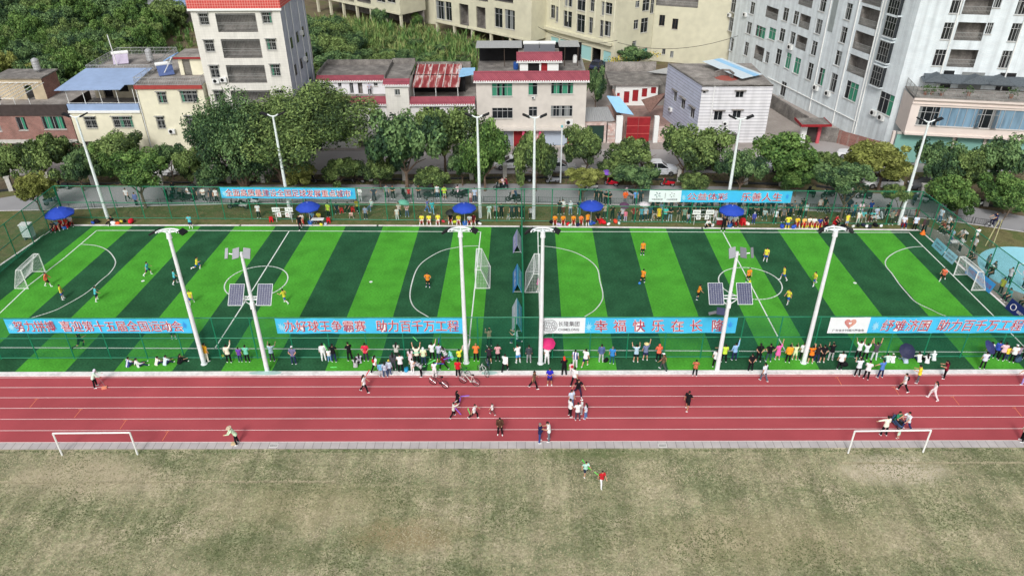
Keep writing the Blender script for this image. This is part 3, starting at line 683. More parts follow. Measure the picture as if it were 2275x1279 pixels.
def wallseg(mb,O,u,a,b,z0,z1,dep=0.0):
 "one wall quad facing outward, pushed inward by dep"
 n=V((u.y,-u.x,0))*-dep
 P=[O+u*a+n,O+u*b+n];
 mb.poly([(P[0].x,P[0].y,z0),(P[1].x,P[1].y,z0),(P[1].x,P[1].y,z1),(P[0].x,P[0].y,z1)])
def facade(mb,O,u,L,z0,z1,rects,rev=0.16,a0=0.0):
 "a wall with real openings and reveals"
 cl=lambda v,lo,hi:min(max(v,lo),hi)
 R=[(cl(r[0],a0,L),cl(r[1],z0,z1),cl(r[2],a0,L),cl(r[3],z0,z1))for r in rects]
 R=[r for r in R if r[2]-r[0]>0.05 and r[3]-r[1]>0.05]
 xs=sorted({round(v,4)for v in[a0,L]+[r[0]for r in R]+[r[2]for r in R]});zs=sorted({round(v,4)for v in[z0,z1]+[r[1]for r in R]+[r[3]for r in R]})
 for j in range(len(zs)-1):
  run=None
  for i in range(len(xs)):
   inside=True
   if i<len(xs)-1:
    cx,cz=(xs[i]+xs[i+1])/2,(zs[j]+zs[j+1])/2
    inside=any(r[0]<cx<r[2]and r[1]<cz<r[3]for r in R)
   if not inside and run is None:run=xs[i]
   if inside and run is not None:wallseg(mb,O,u,run,xs[i],zs[j],zs[j+1]);run=None
 n=V((u.y,-u.x,0))*-rev
 for r in R:
  c=[O+u*r[0]+V((0,0,r[1])),O+u*r[2]+V((0,0,r[1])),O+u*r[2]+V((0,0,r[3])),O+u*r[0]+V((0,0,r[3]))]
  for k in range(4):
   a,b=c[k],c[(k+1)%4];mb.poly([a,b,b+n,a+n])
def window(root,O,u,r,style='p',nv=2,nh=1,rev=0.16,seed=0):
 x0,z0,x1,z1=r;n=V((u.y,-u.x,0));up=V((0,0,1));rr=random.Random(int(x0*97+z0*31)+seed)
 P=lambda x,z,d:O+u*x+up*z+n*d
 fb=MB();t=0.05;d=-rev+0.05
 def bar(xa,za,xb,zb,dd=d,th=0.03):fb.obox((P(xa,za,dd)+P(xb,zb,dd))/2,u*max(0.001,abs(xb-xa)/2),n*th,up*max(0.001,abs(zb-za)/2))
 bar(x0,z0,x1,z0+t);bar(x0,z1-t,x1,z1);bar(x0,z0+t,x0+t,z1-t);bar(x1-t,z0+t,x1,z1-t)
 for k in range(1,nv):xx=x0+(x1-x0)*k/nv;bar(xx-t/2,z0+t,xx+t/2,z1-t,d+0.005,0.025)
 for k in range(1,nh+0):zz=z0+(z1-z0)*(1-0.3*k)if nh==2 else z0+(z1-z0)*k/nh;bar(x0+t,zz-t/2,x1-t,zz+t/2,d+0.009,0.021)
 fr=part('window',fb,M_framed if style in 'dr' else M_frame,root)
 pb=MB();N=max(2,nv*2)if style in 'cgwbp' else 1
 for k in range(N):
  pb.mi=0
  if style=='c':pb.mi=1 if rr.random()<0.45 else 0
  elif style in 'wp':pb.mi=2 if rr.random()<0.15 else 0
  elif style=='g':pb.mi=1 if rr.random()<0.1 else 0
  elif style=='b':pb.mi=3
  elif style=='t':pb.mi=1
  a,b=x0+(x1-x0)*k/N,x0+(x1-x0)*(k+1)/N;pb.poly([P(a,z0,d-0.035),P(b,z0,d-0.035),P(b,z1,d-0.035),P(a,z1,d-0.035)])
 off=V(root.location)
 link('pane',pb.mesh('pane',[M_glass,M_curt,M_curtw,M_glassb],off),fr)
 if style in 'gk':
  gb=MB();q=0.16 if style=='g' else 0.02;nn=max(4,int((x1-x0)/0.22))
  for k in range(nn+1):xx=x0+(x1-x0)*k/nn;gb.obox(P(xx,(z0+z1)/2,q),u*0.012,n*0.012,up*(z1-z0)/2)
  for zz in(z0,z0+(z1-z0)*0.3,z0+(z1-z0)*0.7,z1):gb.obox(P((x0+x1)/2,zz,q+0.002),u*(x1-x0)/2,n*0.014,up*0.018)
  if style=='g':
   for xx in(x0,x1):
    for zz in(z0,z1):gb.obox(P(xx,zz,0.08),u*0.012,n*0.08,up*0.012)
   gb.obox(P((x0+x1)/2,z1+0.06,0.16),u*((x1-x0)/2+0.1),n*0.2,up*0.025)
  link('grille',gb.mesh('grille',M_grille,off),fr)
 elif style in 's':
  sb=MB();sb.obox(P((x0+x1)/2,z1+0.12,0.14),u*((x1-x0)/2+0.25),n*0.2,up*0.04);link('hood',sb.mesh('hood',M_concd,off),fr)
 else:
  sb=MB();sb.obox(P((x0+x1)/2,z0-0.04,0.03),u*((x1-x0)/2+0.05),n*0.07,up*0.035);link('sill',sb.mesh('sill',M_sill,off),fr)
 return fr
def recess(root,O,u,r,depth=1.3,rail=True,mwall=None,name='balcony',railh=0.9):
 "open balcony: a real room-deep recess with floor, back wall and railing"
 x0,z0,x1,z1=r;n=V((u.y,-u.x,0));up=V((0,0,1));P=lambda x,z,d:O+u*x+up*z+n*d;mb=MB();D=-depth
 mb.poly([P(x0,z0,0),P(x0,z0,D),P(x1,z0,D),P(x1,z0,0)][::-1]);mb.poly([P(x0,z0,D),P(x1,z0,D),P(x1,z1,D),P(x0,z1,D)])
 mb.poly([P(x0,z1,0),P(x1,z1,0),P(x1,z1,D),P(x0,z1,D)]);mb.poly([P(x0,z0,0),P(x0,z0,D),P(x0,z1,D),P(x0,z1,0)]);mb.poly([P(x1,z0,0),P(x1,z1,0),P(x1,z1,D),P(x1,z0,D)])
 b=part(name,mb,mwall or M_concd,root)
 if rail:
  rb=MB();k=0;nn=max(4,int((x1-x0)/0.16))
  for k in range(nn+1):xx=x0+(x1-x0)*k/nn;rb.obox(P(xx,z0+railh/2,-0.06),u*0.014,n*0.014,up*railh/2)
  rb.obox(P((x0+x1)/2,z0+railh,-0.06),u*(x1-x0)/2,n*0.025,up*0.025);rb.obox(P((x0+x1)/2,z0+railh*0.5,-0.057),u*(x1-x0)/2,n*0.017,up*0.015)
  link('railing',rb.mesh('railing',M_grille,V(root.location)),b)
 return b
def aircon(root,O,u,x,z,s=1.0):
 n=V((u.y,-u.x,0));up=V((0,0,1));c=O+u*x+up*z+n*0.2;mb=MB();mb.obox(c,u*0.42*s,n*0.16,up*0.28*s)
 a=part('air_conditioner',mb,mat('aircon_white',(226,228,226),0.5,0.05,4),root)
 fb=MB()
 R=[c-u*0.1*s+n*0.165+(u*math.cos(k*math.pi/8)+up*math.sin(k*math.pi/8))*0.2*s for k in range(17)];fb.tube(R,0.02,4,False);fb.poly([p-n*0.002 for p in R[:16]])
 link('fan_grille',fb.mesh('fan_grille',M_black,V(root.location)),a)
def slab(mb,pts,z0,z1):mb.prism([(p.x,p.y)for p in pts],z0,z1)
def boxpart(root,name,x0,y0,z0,x1,y1,z1,m_):return part(name,MB().box(x0,y0,z0,x1,y1,z1),m_,root)
def railing(root,pts,z0,h,m_=None,step=0.2,name='railing'):
 mb=MB()
 for a,b in zip(pts[:-1],pts[1:]):
  a,b=V((a[0],a[1],z0)),V((b[0],b[1],z0));L=(b-a).length;nn=max(1,int(L/step))
  for zz in(0.1,h*0.55,h):mb.tube([a+V((0,0,zz)),b+V((0,0,zz))],0.03 if zz==h else 0.018,5)
  for k in range(nn+1):q=a+(b-a)*k/nn;mb.tube([q,q+V((0,0,h))],0.014 if k%8 else 0.035,4)
 return part(name,mb,m_ or M_frame,root)
UX=V((1,0,0));UYb=V((0,1,0))
def rects_front(Y,X0,lst):
 out=[]
 for it in lst:
  r,x0,y0,x1,y1,st=it[:6];a=FP(*W(r,x0,y0),Y);b=FP(*W(r,x1,y1),Y)
  xa,xb=sorted((a[0]-X0,b[0]-X0));za,zb=sorted((a[1],b[1]));out.append((xa,za,xb,zb)+(st,)+tuple(it[6:]))
 return out
def water_tank(root_label,p,h=1.9,r=0.55,horizontal=False,m_=None):
 t=thing('water_tank',root_label,'water tank',p);q=V(p)
 if not horizontal:
  prof=[(r*0.96,0.3)]+[(r*(1.0 if k%2 else 0.95),0.3+h*k/8)for k in range(9)]+[(r*0.6,h+0.42),(0.15,h+0.5)]
  part('tank',MB().lathe(prof,16,q),m_ or M_galv,t,smooth=False);s=MB()
  for k in range(4):a=k*math.pi/2+0.78;s.tube([q+V((r*0.8*math.cos(a),r*0.8*math.sin(a),0)),q+V((r*0.8*math.cos(a),r*0.8*math.sin(a),0.34))],0.03,5)
  part('stand',s,M_grey,t)
 return t
def build_box(label,name,X0,X1,Y,Yb,z1,wins,m_,roof=M_conc,side_m=None,z0=0.0,cat='house',parapet=0.0):
 "house with a street front of real openings, plain sides and a flat roof"
 t=thing(name,label,cat,(X0,Y,0));O=V((X0,Y,0));R=rects_front(Y,X0,wins);mb=MB()
 facade(mb,O,UX,X1-X0,z0,z1+parapet,[r[:4]for r in R]);
 wallseg(mb,V((X1,Y,0)),UYb,0,Yb-Y,z0,z1+parapet);wallseg(mb,V((X1,Yb,0)),-UX,0,X1-X0,z0,z1+parapet);wallseg(mb,V((X0,Yb,0)),-UYb,0,Yb-Y,z0,z1+parapet)
 part('wall',mb,m_,t)
 part('roof',MB().box(X0+0.02,Y+0.02,z1-0.15,X1-0.02,Yb-0.02,z1),roof,t)
 for r in R:
  st=r[4]
  if st=='o':recess(t,O,UX,r[:4],1.4)
  elif st=='x':recess(t,O,UX,r[:4],0.5,rail=False,name='doorway')
  else:window(t,O,UX,r[:4],st,*(r[5:7]if len(r)>5 else(2,1)))
 return t,O
 # --- brick house at the far left
Y1=92.6
X0,_=FP(-60,270,Y1);X1,_=FP(160.5,275,Y1);zt=FP(80,233,Y1)[1];zb=FP(80,257,Y1)[1]
t,O=build_box('red brick house with stained dark parapet and green curtains, leftmost in the street','brick_house',X0,X1,Y1,Y1+11,zb,[('A',130,1040,255,1155,'c',2,1),('A',357,1032,595,1147,'c',4,1),('A',-140,1040,20,1165,'p',2,1),('A',100,1275,600,1390,'x'),('A',-150,1275,60,1390,'x')],M_brick)
part('parapet',MB().box(X0,Y1-0.12,zb,X1+0.02,Y1+0.1,zt).box(X1-0.1,Y1+0.1,zb,X1+0.02,Y1+6,zt),M_drk,t)
part('beam',MB().box(X0,Y1-0.1,FP(60,318,Y1)[1],X1,Y1-0.004,FP(60,310,Y1)[1]),M_sill,t)
hy=G(60,221,zb).y;hx1=FP(99,200,hy)[0];hz=FP(99,174,hy)[1];hb=min(G(128,150,hz).y,Y1+10.5)
mb=MB();O2=V((X0,hy,0));facade(mb,O2,UX,hx1-X0,zb,hz,[(FP(55,200,hy)[0]-X0,zb,FP(72,200,hy)[0]-X0,zb+1.9)]);part('roof_room',mb,mat('ochre_plaster',(190,176,150),0.9,0.12,1.0,var2=0.12),t)
mb=MB();wallseg(mb,V((hx1,hy,0)),UYb,0,hb-hy,zb,hz);part('room_side',mb,M_brick,t)
part('room_roof',MB().box(X0-0.3,hy-0.3,hz,hx1+0.3,hb+0.2,hz+0.16),M_concd,t)
q=G(85,160,hz+0.16);water_tank('ribbed steel water tank on the roof room of the brick house',q,1.35,0.48)
rt=MB();zr=hz-0.5
for k in range(7):xx=X0+1.5+k*0.85;rt.tube([(xx,hy-0.2,zr),(xx-0.4,Y1+0.5,zr-0.35)],0.04,5)
for yy,zz in((hy-0.3,zr+0.03),(Y1+0.6,zr-0.3)):rt.tube([(X0,yy,zz),(hx1-0.3,yy,zz)],0.04,5)
for k in range(4):xx=X0+2+k*1.9;rt.tube([(xx,Y1+0.6,zb),(xx,Y1+0.6,zr-0.3)],0.04,5)
part('pergola',rt,M_white,t)
# --- cream house with blue canopy
Y2=92.6
X0b=X1+0.12;X1b=FP(318,270,Y2)[0];zt=FP(235,231,Y2)[1];zf=FP(235,247,Y2)[1]
t,O=build_box('cream house with a blue sheet canopy over its roof terrace','cream_house',X0b,X1b,Y2,Y2+17,zf-0.2,[('A',738,1035,872,1138,'g',2,2),('A',988,1032,1192,1132,'g',3,2),('A',740,1255,860,1400,'x'),('A',960,1260,1180,1400,'x')],M_cream)
part('blue_parapet',MB().box(X0b,Y2-0.10,zf+0.12,X1b,Y2+0.08,zt),M_bluem,t);part('cornice',MB().box(X0b-0.05,Y2-0.2,zf-0.2,X1b+0.02,Y2+0.08,zf+0.118),M_white,t)
uy=Y2+4.2;u0=X0b+0.3;zr2=G(1,1,0).z+zf+3.0
zr2=zf+3.1
p1,p2,p3,p4=G(*W('A',680,650),zr2),G(*W('A',1190,640),zr2),G(*W('A',1470,500),zr2),G(*W('A',945,500),zr2)
uy=p1.y;mb=MB();xs0,xs1=X0b+0.5,X1b-0.2
facade(mb,V((xs0,uy,0)),UX,xs1-xs0,zf-0.2,zr2,[(1.2,zf-0.2,2.4,zf+1.9),(3.2,zf+0.6,4.6,zf+1.9),(5.6,zf-0.2,6.6,zf+1.9)],rev=0.3)
wallseg(mb,V((xs1,uy,0)),UYb,0,9,zf-0.2,zr2);wallseg(mb,V((xs0,uy+9,0)),-UYb,0,9,zf-0.2,zr2);part('upper_floor',mb,mat('old_cream',(196,186,162),0.9,0.12,1.2,var2=0.1),t)
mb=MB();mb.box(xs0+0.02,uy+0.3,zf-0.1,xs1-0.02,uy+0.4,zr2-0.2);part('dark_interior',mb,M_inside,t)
part('upper_roof',MB().box(xs0-0.1,uy-0.3,zr2,xs1+0.1,uy+9,zr2+0.14),M_conc,t)
railing(t,[(xs0,uy-0.25),(xs1,uy-0.25),(xs1,uy+8.9),(xs0,uy+8.9),(xs0,uy-0.25)],zr2+0.14,0.95)
zc=FP(145,200,Y2-0.1)[1]
cq=[V((X0b-0.9,Y2-0.3,zc)),V((X1b-1.6,Y2-0.3,zc+0.1)),V((X1b-1.5,Y2+0.9,zc+0.35)),V((X1b-0.4,Y2+1.0,zc+0.35)),V((X1b+0.1,uy-0.2,zc+1.05)),V((X0b+0.4,uy-0.2,zc+1.05))]
mb=MB();mb.add(cq+[p-V((0,0,0.06))for p in cq],[(0,1,2,3,4,5),(11,10,9,8,7,6)]+[(k,6+k,6+(k+1)%6,(k+1)%6)for k in range(6)]);part('canopy',mb,M_bluem,t)
mb=MB()
for k in range(5):xx=X0b+0.2+k*(X1b-X0b-0.6)/4;mb.tube([(xx,Y2+0.2,zf),(xx,Y2+0.2,zc)],0.04,6)
mb.tube([(X0b,Y2+0.2,zf+1.0),(X1b,Y2+0.2,zf+1.0)],0.025,5);part('canopy_post',mb,M_white,t)
def solar_heater(label,p,w_=1.9,yaw=0.0,col=None):
 h=thing('solar_heater',label,'solar heater',p,yaw)
 me=MB().obox((0,0,0.62),(w_/2,0,0),(0,0.62,0.5),(0,-0.02,0.03));link('collector',me.mesh('collector',col or mat('collector_grey',(96,98,104),0.35,0.1,6,spec=0.5)),h)
 link('tank',MB().tube([(-w_/2-0.1,0.72,1.3),(w_/2+0.1,0.72,1.3)],0.24,12).mesh('tank',M_white),h)
 s=MB()
 for x in(-w_/2+0.1,w_/2-0.1):s.tube([(x,0.72,1.3),(x,0.72,0)],0.03,5);s.tube([(x,-0.6,0.12),(x,0.72,0.05)],0.03,5)
 link('stand',s.mesh('stand',M_grey),h);return h
solar_heater('lilac solar panel tilted on the railed roof of the blue canopy house',V(((xs0+xs1)/2-1.6,uy+4.0,zr2+0.14)),1.9,0.35,mat('panel_lilac',(190,180,200),0.4,0.05,3))
water_tank('grey ribbed water tank on the railed roof of the blue canopy house',V((xs1-2.0,uy+4.5,zr2+0.14)),1.4,0.45)
solo('roof_pole',MB().tube([(xs0+2.4,uy+3.0,zr2),(xs0+2.2,uy+3.0,zr2+4.2)],0.06,6),M_white,'white pole standing on the railed roof of the blue canopy house','pole',(xs0+2.4,uy+3.0,zr2))
# --- cream house with red cornice
X0c=X1b+0.12;X1c=FP(462,250,Y2)[0];zt=FP(380,190,Y2)[1]
t,O=build_box('cream three storey house with a red cornice and caged windows','cream_house',X0c,X1c,Y2,Y2+12,zt,[('A',1385,815,1490,915,'g',2,2),('A',1590,805,1765,908,'g',3,2),('A',1378,1032,1475,1140,'g',2,2),('A',1640,1025,1800,1130,'g',3,2),('A',1430,1290,1560,1420,'x')],M_cream)
part('cornice',MB().box(X0c-0.05,Y2-0.22,zt-0.42,X1c,Y2-0.004,zt+0.02),mat('red_cornice',(164,70,66),0.7,0.1,3),t)
railing(t,[(X0c+0.1,Y2),(X1c-0.1,Y2),(X1c-0.1,Y2+6)],zt,1.0,None,0.22);railing(t,[(X0c+0.1,Y2+5.8),(X0c+0.1,Y2)],zt,1.0,None,0.22)
aircon(t,O,UX,FP(*W('A',1530,1160),Y2)[0]-X0c,FP(*W('A',1530,1160),Y2)[1]);aircon(t,O,UX,FP(*W('A',1400,1360),Y2)[0]-X0c,FP(*W('A',1400,1345),Y2)[1])
part('drainpipe',MB().tube([(X0c+0.1,Y2-0.12,zt),(X0c+0.1,Y2-0.12,0.1)],0.06,6),M_white,t)
sy=Y2+4.6;sx0=FP(*W('A',1590,600),sy)[0];sz=FP(*W('A',1590,510),sy)[1]
mb=MB();facade(mb,V((sx0,sy,0)),UX,X1c-sx0,zt,sz,[(0.5,zt,1.5,zt+2.0)],rev=0.3);wallseg(mb,V((sx0,sy+3.5,0)),-UYb,0,3.5,zt,sz);part('stair_room',mb,M_cream,t)
part('stair_door',MB().box(sx0+0.5,sy+0.2,zt,sx0+1.5,sy+0.24,zt+2.0),mat('louvre_grey',(120,118,112),0.7,0.3,14,stretch=(0.1,0.1,1)),t)
part('stair_roof',MB().box(sx0-0.3,sy-0.35,sz,X1c+0.2,sy+3.6,sz+0.2),M_conc,t);part('stair_eave',MB().box(sx0-0.34,sy-0.39,sz-0.12,X1c+0.2,sy-0.352,sz+0.1),M_redm,t)
solar_heater('blue solar water heater on the terrace of the red cornice house',V((X0c+2.2,Y2+4.6,zt)),1.9,0.5,mat('collector_blue',(86,104,150),0.35,0.12,5,spec=0.5))
mb=MB();mb.tube([(sx0-2.2,sy-0.4,zt),(sx0-0.6,sy-0.2,zt+2.3)],0.05,5);mb.tube([(sx0-2.2,sy+1.4,zt+1.6),(sx0-0.6,sy-0.2,zt+2.3)],0.05,5);part('ladder',mb,M_white,t)
mb=MB();mb.obox((sx0-1.0,sy+0.6,zt+2.2),(0.75,0.1,0.35),(0,0.7,0),(-0.02,0,0.04));part('awning',mb,mat('awning_blue',(130,172,222),0.6,0.06),t)
# --- white tiled tower block
Y4=93.4
xl,ztp=FP(421,19,Y4);xr,_=FP(621,19,Y4)
def tow(r,a,b,c,d,st,*k):return(r,a,b,c,d,st)+tuple(k)
tw=[('A',1755,120,1860,222,'g',2,2),('A',1805,355,1910,460,'g',2,2),('A',1855,580,1955,690,'g',2,2),('A',1890,800,2000,905,'g',2,2),('B',40,110,142,208,'g',2,2),('B',80,345,182,445,'g',2,2),('B',118,570,218,675,'g',2,2),('B',160,800,255,905,'g',2,2)]
bal=[('A',1905,122,2290,285,'o'),('A',1955,350,2330,515,'o'),('A',2000,580,2370,735,'o'),('A',2040,805,2420,960,'o')]
t,O=build_box('tall white tiled house with a red tiled parapet rising above the street trees','apartment_house',xl,xr,Y4,Y4+11.5,ztp,tw+bal,M_tilew)
part('red_parapet',MB().box(xl-0.2,Y4-0.25,ztp,xr+0.2,Y4+0.05,ztp+1.5).box(xr,Y4+0.05,ztp,xr+0.2,Y4+11.5,ztp+1.5),M_rtile2,t)
part('eave_band',MB().box(xl-0.25,Y4-0.3,ztp-0.25,xr+0.25,Y4-0.003,ztp),M_white,t)
for r in rects_front(Y4,xl,bal):
 mb=MB();x0,z0,x1,z1=r[:4];nn=26
 for k in range(nn):xx=xl+x0+(x1-x0)*(k+0.5)/nn;mb.obox((xx,Y4-0.05,z1-(z1-z0)*0.28),(0.012,0,0),(0,0.012,0),(0,0,(z1-z0)*0.24))
 for zz in(z1-(z1-z0)*0.05,z1-(z1-z0)*0.5):mb.obox((xl+(x0+x1)/2,Y4-0.052,zz),((x1-x0)/2,0,0),(0,0.014,0),(0,0,0.02))
 part('balcony_grille',mb,M_grille,t)
M_side_shade=brick_mat('side_wall_shaded',(186,192,204),(178,184,198),(166,172,186),bw=0.35,bh=0.12,ms=0.012,var=0.1)  # tower's side face: its cool shade is painted into this tile colour
mb=MB();Os=V((xr+0.012,Y4+0.02,0));wallseg(mb,Os,UYb,0,11.4,0,ztp-0.02);part('side_wall',mb,M_side_shade,t)
mb=MB()
for yy in(1.6,4.2,7.6,10.2):mb.tube([Os+V((0.1,yy,0.2)),Os+V((0.1,yy,ztp))],0.06,6)
part('drainpipe',mb,M_white,t)
for k in range(4):
 zz=3.2+k*3.35
 for yy in(2.6,5.6,8.6):
  mb=MB();mb.box(Os.x+0.002,Os.y+yy-0.4,zz,Os.x+0.05,Os.y+yy+0.4,zz+1.3);part('side_window',mb,M_glass,t)
 mb=MB();mb.box(Os.x+0.02,Os.y+6.8,zz+0.6,Os.x+0.4,Os.y+7.4,zz+1.1);part('air_conditioner',mb,mat('aircon_white',(226,228,226)),t)
aircon(t,O,UX,FP(*W('A',1920,715),Y4)[0]-xl,FP(*W('A',1920,715),Y4)[1]);aircon(t,O,UX,FP(*W('A',1985,705),Y4)[0]-xl,FP(*W('A',1985,705),Y4)[1])
# --- low white house with red eaves
Y5=96.0
def eave(root,xa,xb,Y,zlo,zhi,run=0.9,name='tiled_eave',back=0.0):
 "sloping strip of red roof tiles with a white fascia"
 P=[V((xa,Y-run*0.35,zlo)),V((xb,Y-run*0.35,zlo)),V((xb,Y+run*0.65,zhi)),V((xa,Y+run*0.65,zhi))];q=V((0,0,-0.08))
 mb=MB();mb.add(P+[p+q for p in P],[(0,1,2,3),(7,6,5,4),(0,4,5,1),(1,5,6,2),(2,6,7,3),(3,7,4,0)]);e=part(name,mb,M_rtile,root)
 mb=MB();nn=max(2,int((xb-xa)/0.3))
 for k in range(nn):mb.tube([(xa+(k+0.5)*(xb-xa)/nn,Y-run*0.36,zlo-0.1),(xa+(k+0.5)*(xb-xa)/nn,Y-run*0.36+0.05,zlo+0.02)],0.1,5)
 mb.box(xa,Y-run*0.34,zlo-0.26,xb,Y-run*0.2,zlo-0.085)
 link('fascia',mb.mesh('fascia',M_white,V(root.location)),e)
xa=FP(678,250,Y5)[0];xm0=FP(861,250,Y5)[0];xm1=FP(912,250,Y5)[0];xe=FP(1056,250,Y5)[0]
z5=FP(830,231,Y5)[1];z5t=FP(830,215,Y5+0.6)[1]
t,O=build_box('low white house with red tiled eaves and a rusty striped sheet roof','white_house',xa,xe,Y5,Y5+13,z5,[('B',1000,985,1120,1090,'p',2,1),('B',1480,950,1630,1060,'p',3,1),('B',1745,950,1870,1045,'p',4,2),('B',1560,1250,1900,1400,'x'),('B',900,1250,1100,1400,'x')],mat('white_render',(226,224,222),0.85,0.05,1.2,var2=0.06))
eave(t,xa,xm0,Y5-0.05,z5+0.05,z5t+0.1);eave(t,xm1,xe,Y5-0.05,FP(980,231,Y5)[1]+0.05,FP(980,214,Y5+0.6)[1])
zw=FP(885,187,Y5-0.3)[1];tb=G(885,142,zw+0.4).y
mb=MB();facade(mb,V((xm0,Y5-0.3,0)),UX,xm1-xm0,0,zw,[(1.2,FP(880,212,Y5-0.3)[1],1.9,FP(880,199,Y5-0.3)[1])]);wallseg(mb,V((xm1,Y5-0.3,0)),UYb,0,8,0,zw);wallseg(mb,V((xm0,Y5+8,0)),-UYb,0,8.3,0,zw);part('stair_tower',mb,M_tilew,t)
window(t,V((xm0,Y5-0.3,0)),UX,(1.2,FP(880,212,Y5-0.3)[1],1.9,FP(880,199,Y5-0.3)[1]),'p',2,1)
part('tower_roof',MB().box(xm0+0.02,Y5+0.3,zw+0.3,xm1-0.02,Y5+8,zw+0.42),M_concd,t);eave(t,xm0-0.2,xm1+0.2,Y5-0.3,zw,zw+0.55,0.9)
part('tower_parapet',MB().box(xm0-0.05,Y5+7.9,zw+0.3,xm1+0.05,Y5+8.1,zw+1.1).box(xm0-0.1,Y5+0.4,zw+0.3,xm0+0.015,Y5+7.9,zw+0.95),M_concd,t)
uy=G(800,209,z5).y;zu=FP(800,178,uy)[1];Ou=V((xa+1.2,uy,0));Rr=[]
for it in(('B',718,725,755,775,'p',2,1),('B',818,722,865,830,'p',1,1),('B',893,717,945,830,'x'),('B',1035,712,1075,765,'p',2,1)):
 a=FP(*W('B',it[1],it[2]),uy);b=FP(*W('B',it[3],it[4]),uy);Rr.append((a[0]-Ou.x,max(z5+0.02,b[1]),b[0]-Ou.x,a[1],it[5]))
mb=MB();facade(mb,Ou,UX,xm0-Ou.x,z5,zu,[r[:4]for r in Rr]);wallseg(mb,V((Ou.x,uy+6.4,0)),-UYb,0,6.4,z5,zu);part('upper_rooms',mb,mat('white_render2',(232,232,236),0.85,0.04,1.2),t)
for r in Rr:
 if r[4]=='x':recess(t,Ou,UX,r[:4],0.5,rail=False,name='doorway')
 else:window(t,Ou,UX,r[:4],'p',2,1)
part('upper_roof',MB().box(Ou.x-0.1,uy+0.35,zu+0.2,xm0-0.12,uy+6.5,zu+0.32),M_concd,t);eave(t,Ou.x-0.3,xm0-0.25,uy,zu,zu+0.5)
part('roof_parapet',MB().box(Ou.x-0.1,uy+6.4,zu+0.2,xm0-0.1,uy+6.6,zu+1.0).box(Ou.x-0.3,uy+0.6,zu+0.2,Ou.x-0.1,uy+6.5,zu+0.8),M_concd,t)
zs=FP(968,193,Y5+1.4)[1];A0,A1=FP(915,193,Y5+1.4)[0],FP(1020,193,Y5+1.4)[0];bk=G(960,143,zs+1.0).y
M_rusty=ramp_mat('rusty_streaks',[(0.36,(214,204,200)),(0.45,(176,116,112)),(0.52,(146,66,68)),(0.75,(128,56,60))],scale=1.3,stretch=(1.6,0.25,0.25),fine=0.2,detail=10)
P=[V((A0,Y5+1.3,zs)),V((A1,Y5+1.3,zs)),V((A1,bk,zs+1.0)),V((A0,bk,zs+1.0))];sheet_=MB();q=V((0,0,-0.06));sheet_.add(P+[p+q for p in P],[(0,1,2,3),(7,6,5,4),(0,4,5,1),(1,5,6,2),(2,6,7,3),(3,7,4,0)])
sr=part('sheet_roof',sheet_,M_rusty,t)
for k in range(7):
 f=0.03+0.156*k;a_=P[0].lerp(P[1],f)+V((0,0,0.03));b_=P[3].lerp(P[2],f)+V((0,0,0.03));o_=link('sheet_rib',MB().tube([a_,b_],0.07,5).mesh('sheet_rib',mat('worn_white_sheet',(206,196,192),0.7,0.2,3,var2=0.2,scale2=1.5),V(t.location)),sr)
mb=MB()
for x in(A0+0.2,(A0+A1)/2,A1-0.2):mb.tube([(x,Y5+1.5,z5),(x,Y5+1.5,zs)],0.05,5)
part('roof_post',mb,M_white,t)
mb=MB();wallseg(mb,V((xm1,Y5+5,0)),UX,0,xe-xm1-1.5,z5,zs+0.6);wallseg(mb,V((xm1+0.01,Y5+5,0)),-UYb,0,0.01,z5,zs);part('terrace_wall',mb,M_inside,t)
part('roof_parapet',MB().box(xm1,bk,z5,A1+1.2,bk+0.2,zs+1.3),M_concd,t)
P=[G(*W('B',1790,605),z5+2.6),G(*W('B',1940,600),z5+2.6),G(*W('B',1930,660),z5+2.3),G(*W('B',1795,685),z5+2.3)]
mb=MB();mb.add(P+[p-V((0,0,0.05))for p in P],[(3,2,1,0),(4,5,6,7),(0,1,5,4),(1,2,6,5),(2,3,7,6),(3,0,4,7)]);part('blue_sheet',mb,M_sky,t)
# --- beige three storey house with shutters
Y6=96.2
xa=FP(1059.5,250,Y6)[0];xb=FP(1301,250,Y6)[0];z6=FP(1180,178,Y6)[1]
w6=[('B',2085,740,2268,855,'c',4,2),('C',135,730,215,845,'c',1,2),('C',338,722,532,836,'c',4,2),('B',2088,958,2272,1052,'w',4,2),('C',138,948,213,1035,'p',2,2),('C',335,938,525,1035,'p',4,2),('C',5,1145,118,1300,'x'),('C',275,1135,476,1290,'x'),('C',482,1140,525,1280,'x'),('B',2130,1155,2275,1300,'x')]
t,O=build_box('beige three storey house with a red tiled eave over rolled street shutters','street_house',xa,xb,Y6,Y6+13,z6,w6,M_greyw)
R6=rects_front(Y6,xa,w6)
for r,m_,nm in((R6[6],M_redm,'red_door'),(R6[7],mat('shutter_blue',(186,198,214),0.6,0.08,7,stretch=(8,1,0.2)),'roller_shutter'),(R6[8],M_redm,'red_door'),(R6[9],mat('shutter_grey',(166,172,184),0.6,0.08,7,stretch=(8,1,0.2)),'roller_shutter')):
 part(nm,MB().box(xa+r[0],Y6+0.12,r[1],xa+r[2],Y6+0.16,r[3]),m_,t)
part('stone_base',MB().box(xb-1.8,Y6-0.05,0,xb+0.02,Y6-0.003,FP(1290,285,Y6)[1]),M_stone,t);part('stone_base',MB().box(xa+R6[6][2]+0.1,Y6-0.05,0,xa+R6[7][0]-0.1,Y6-0.003,2.5),M_stone,t)
part('canopy_slab',MB().box(xa,Y6-1.0,2.62,xb,Y6-0.003,2.85),M_greyw,t)
eave(t,xa-0.3,xb+0.3,Y6-0.15,z6+0.05,z6+1.0,1.2)
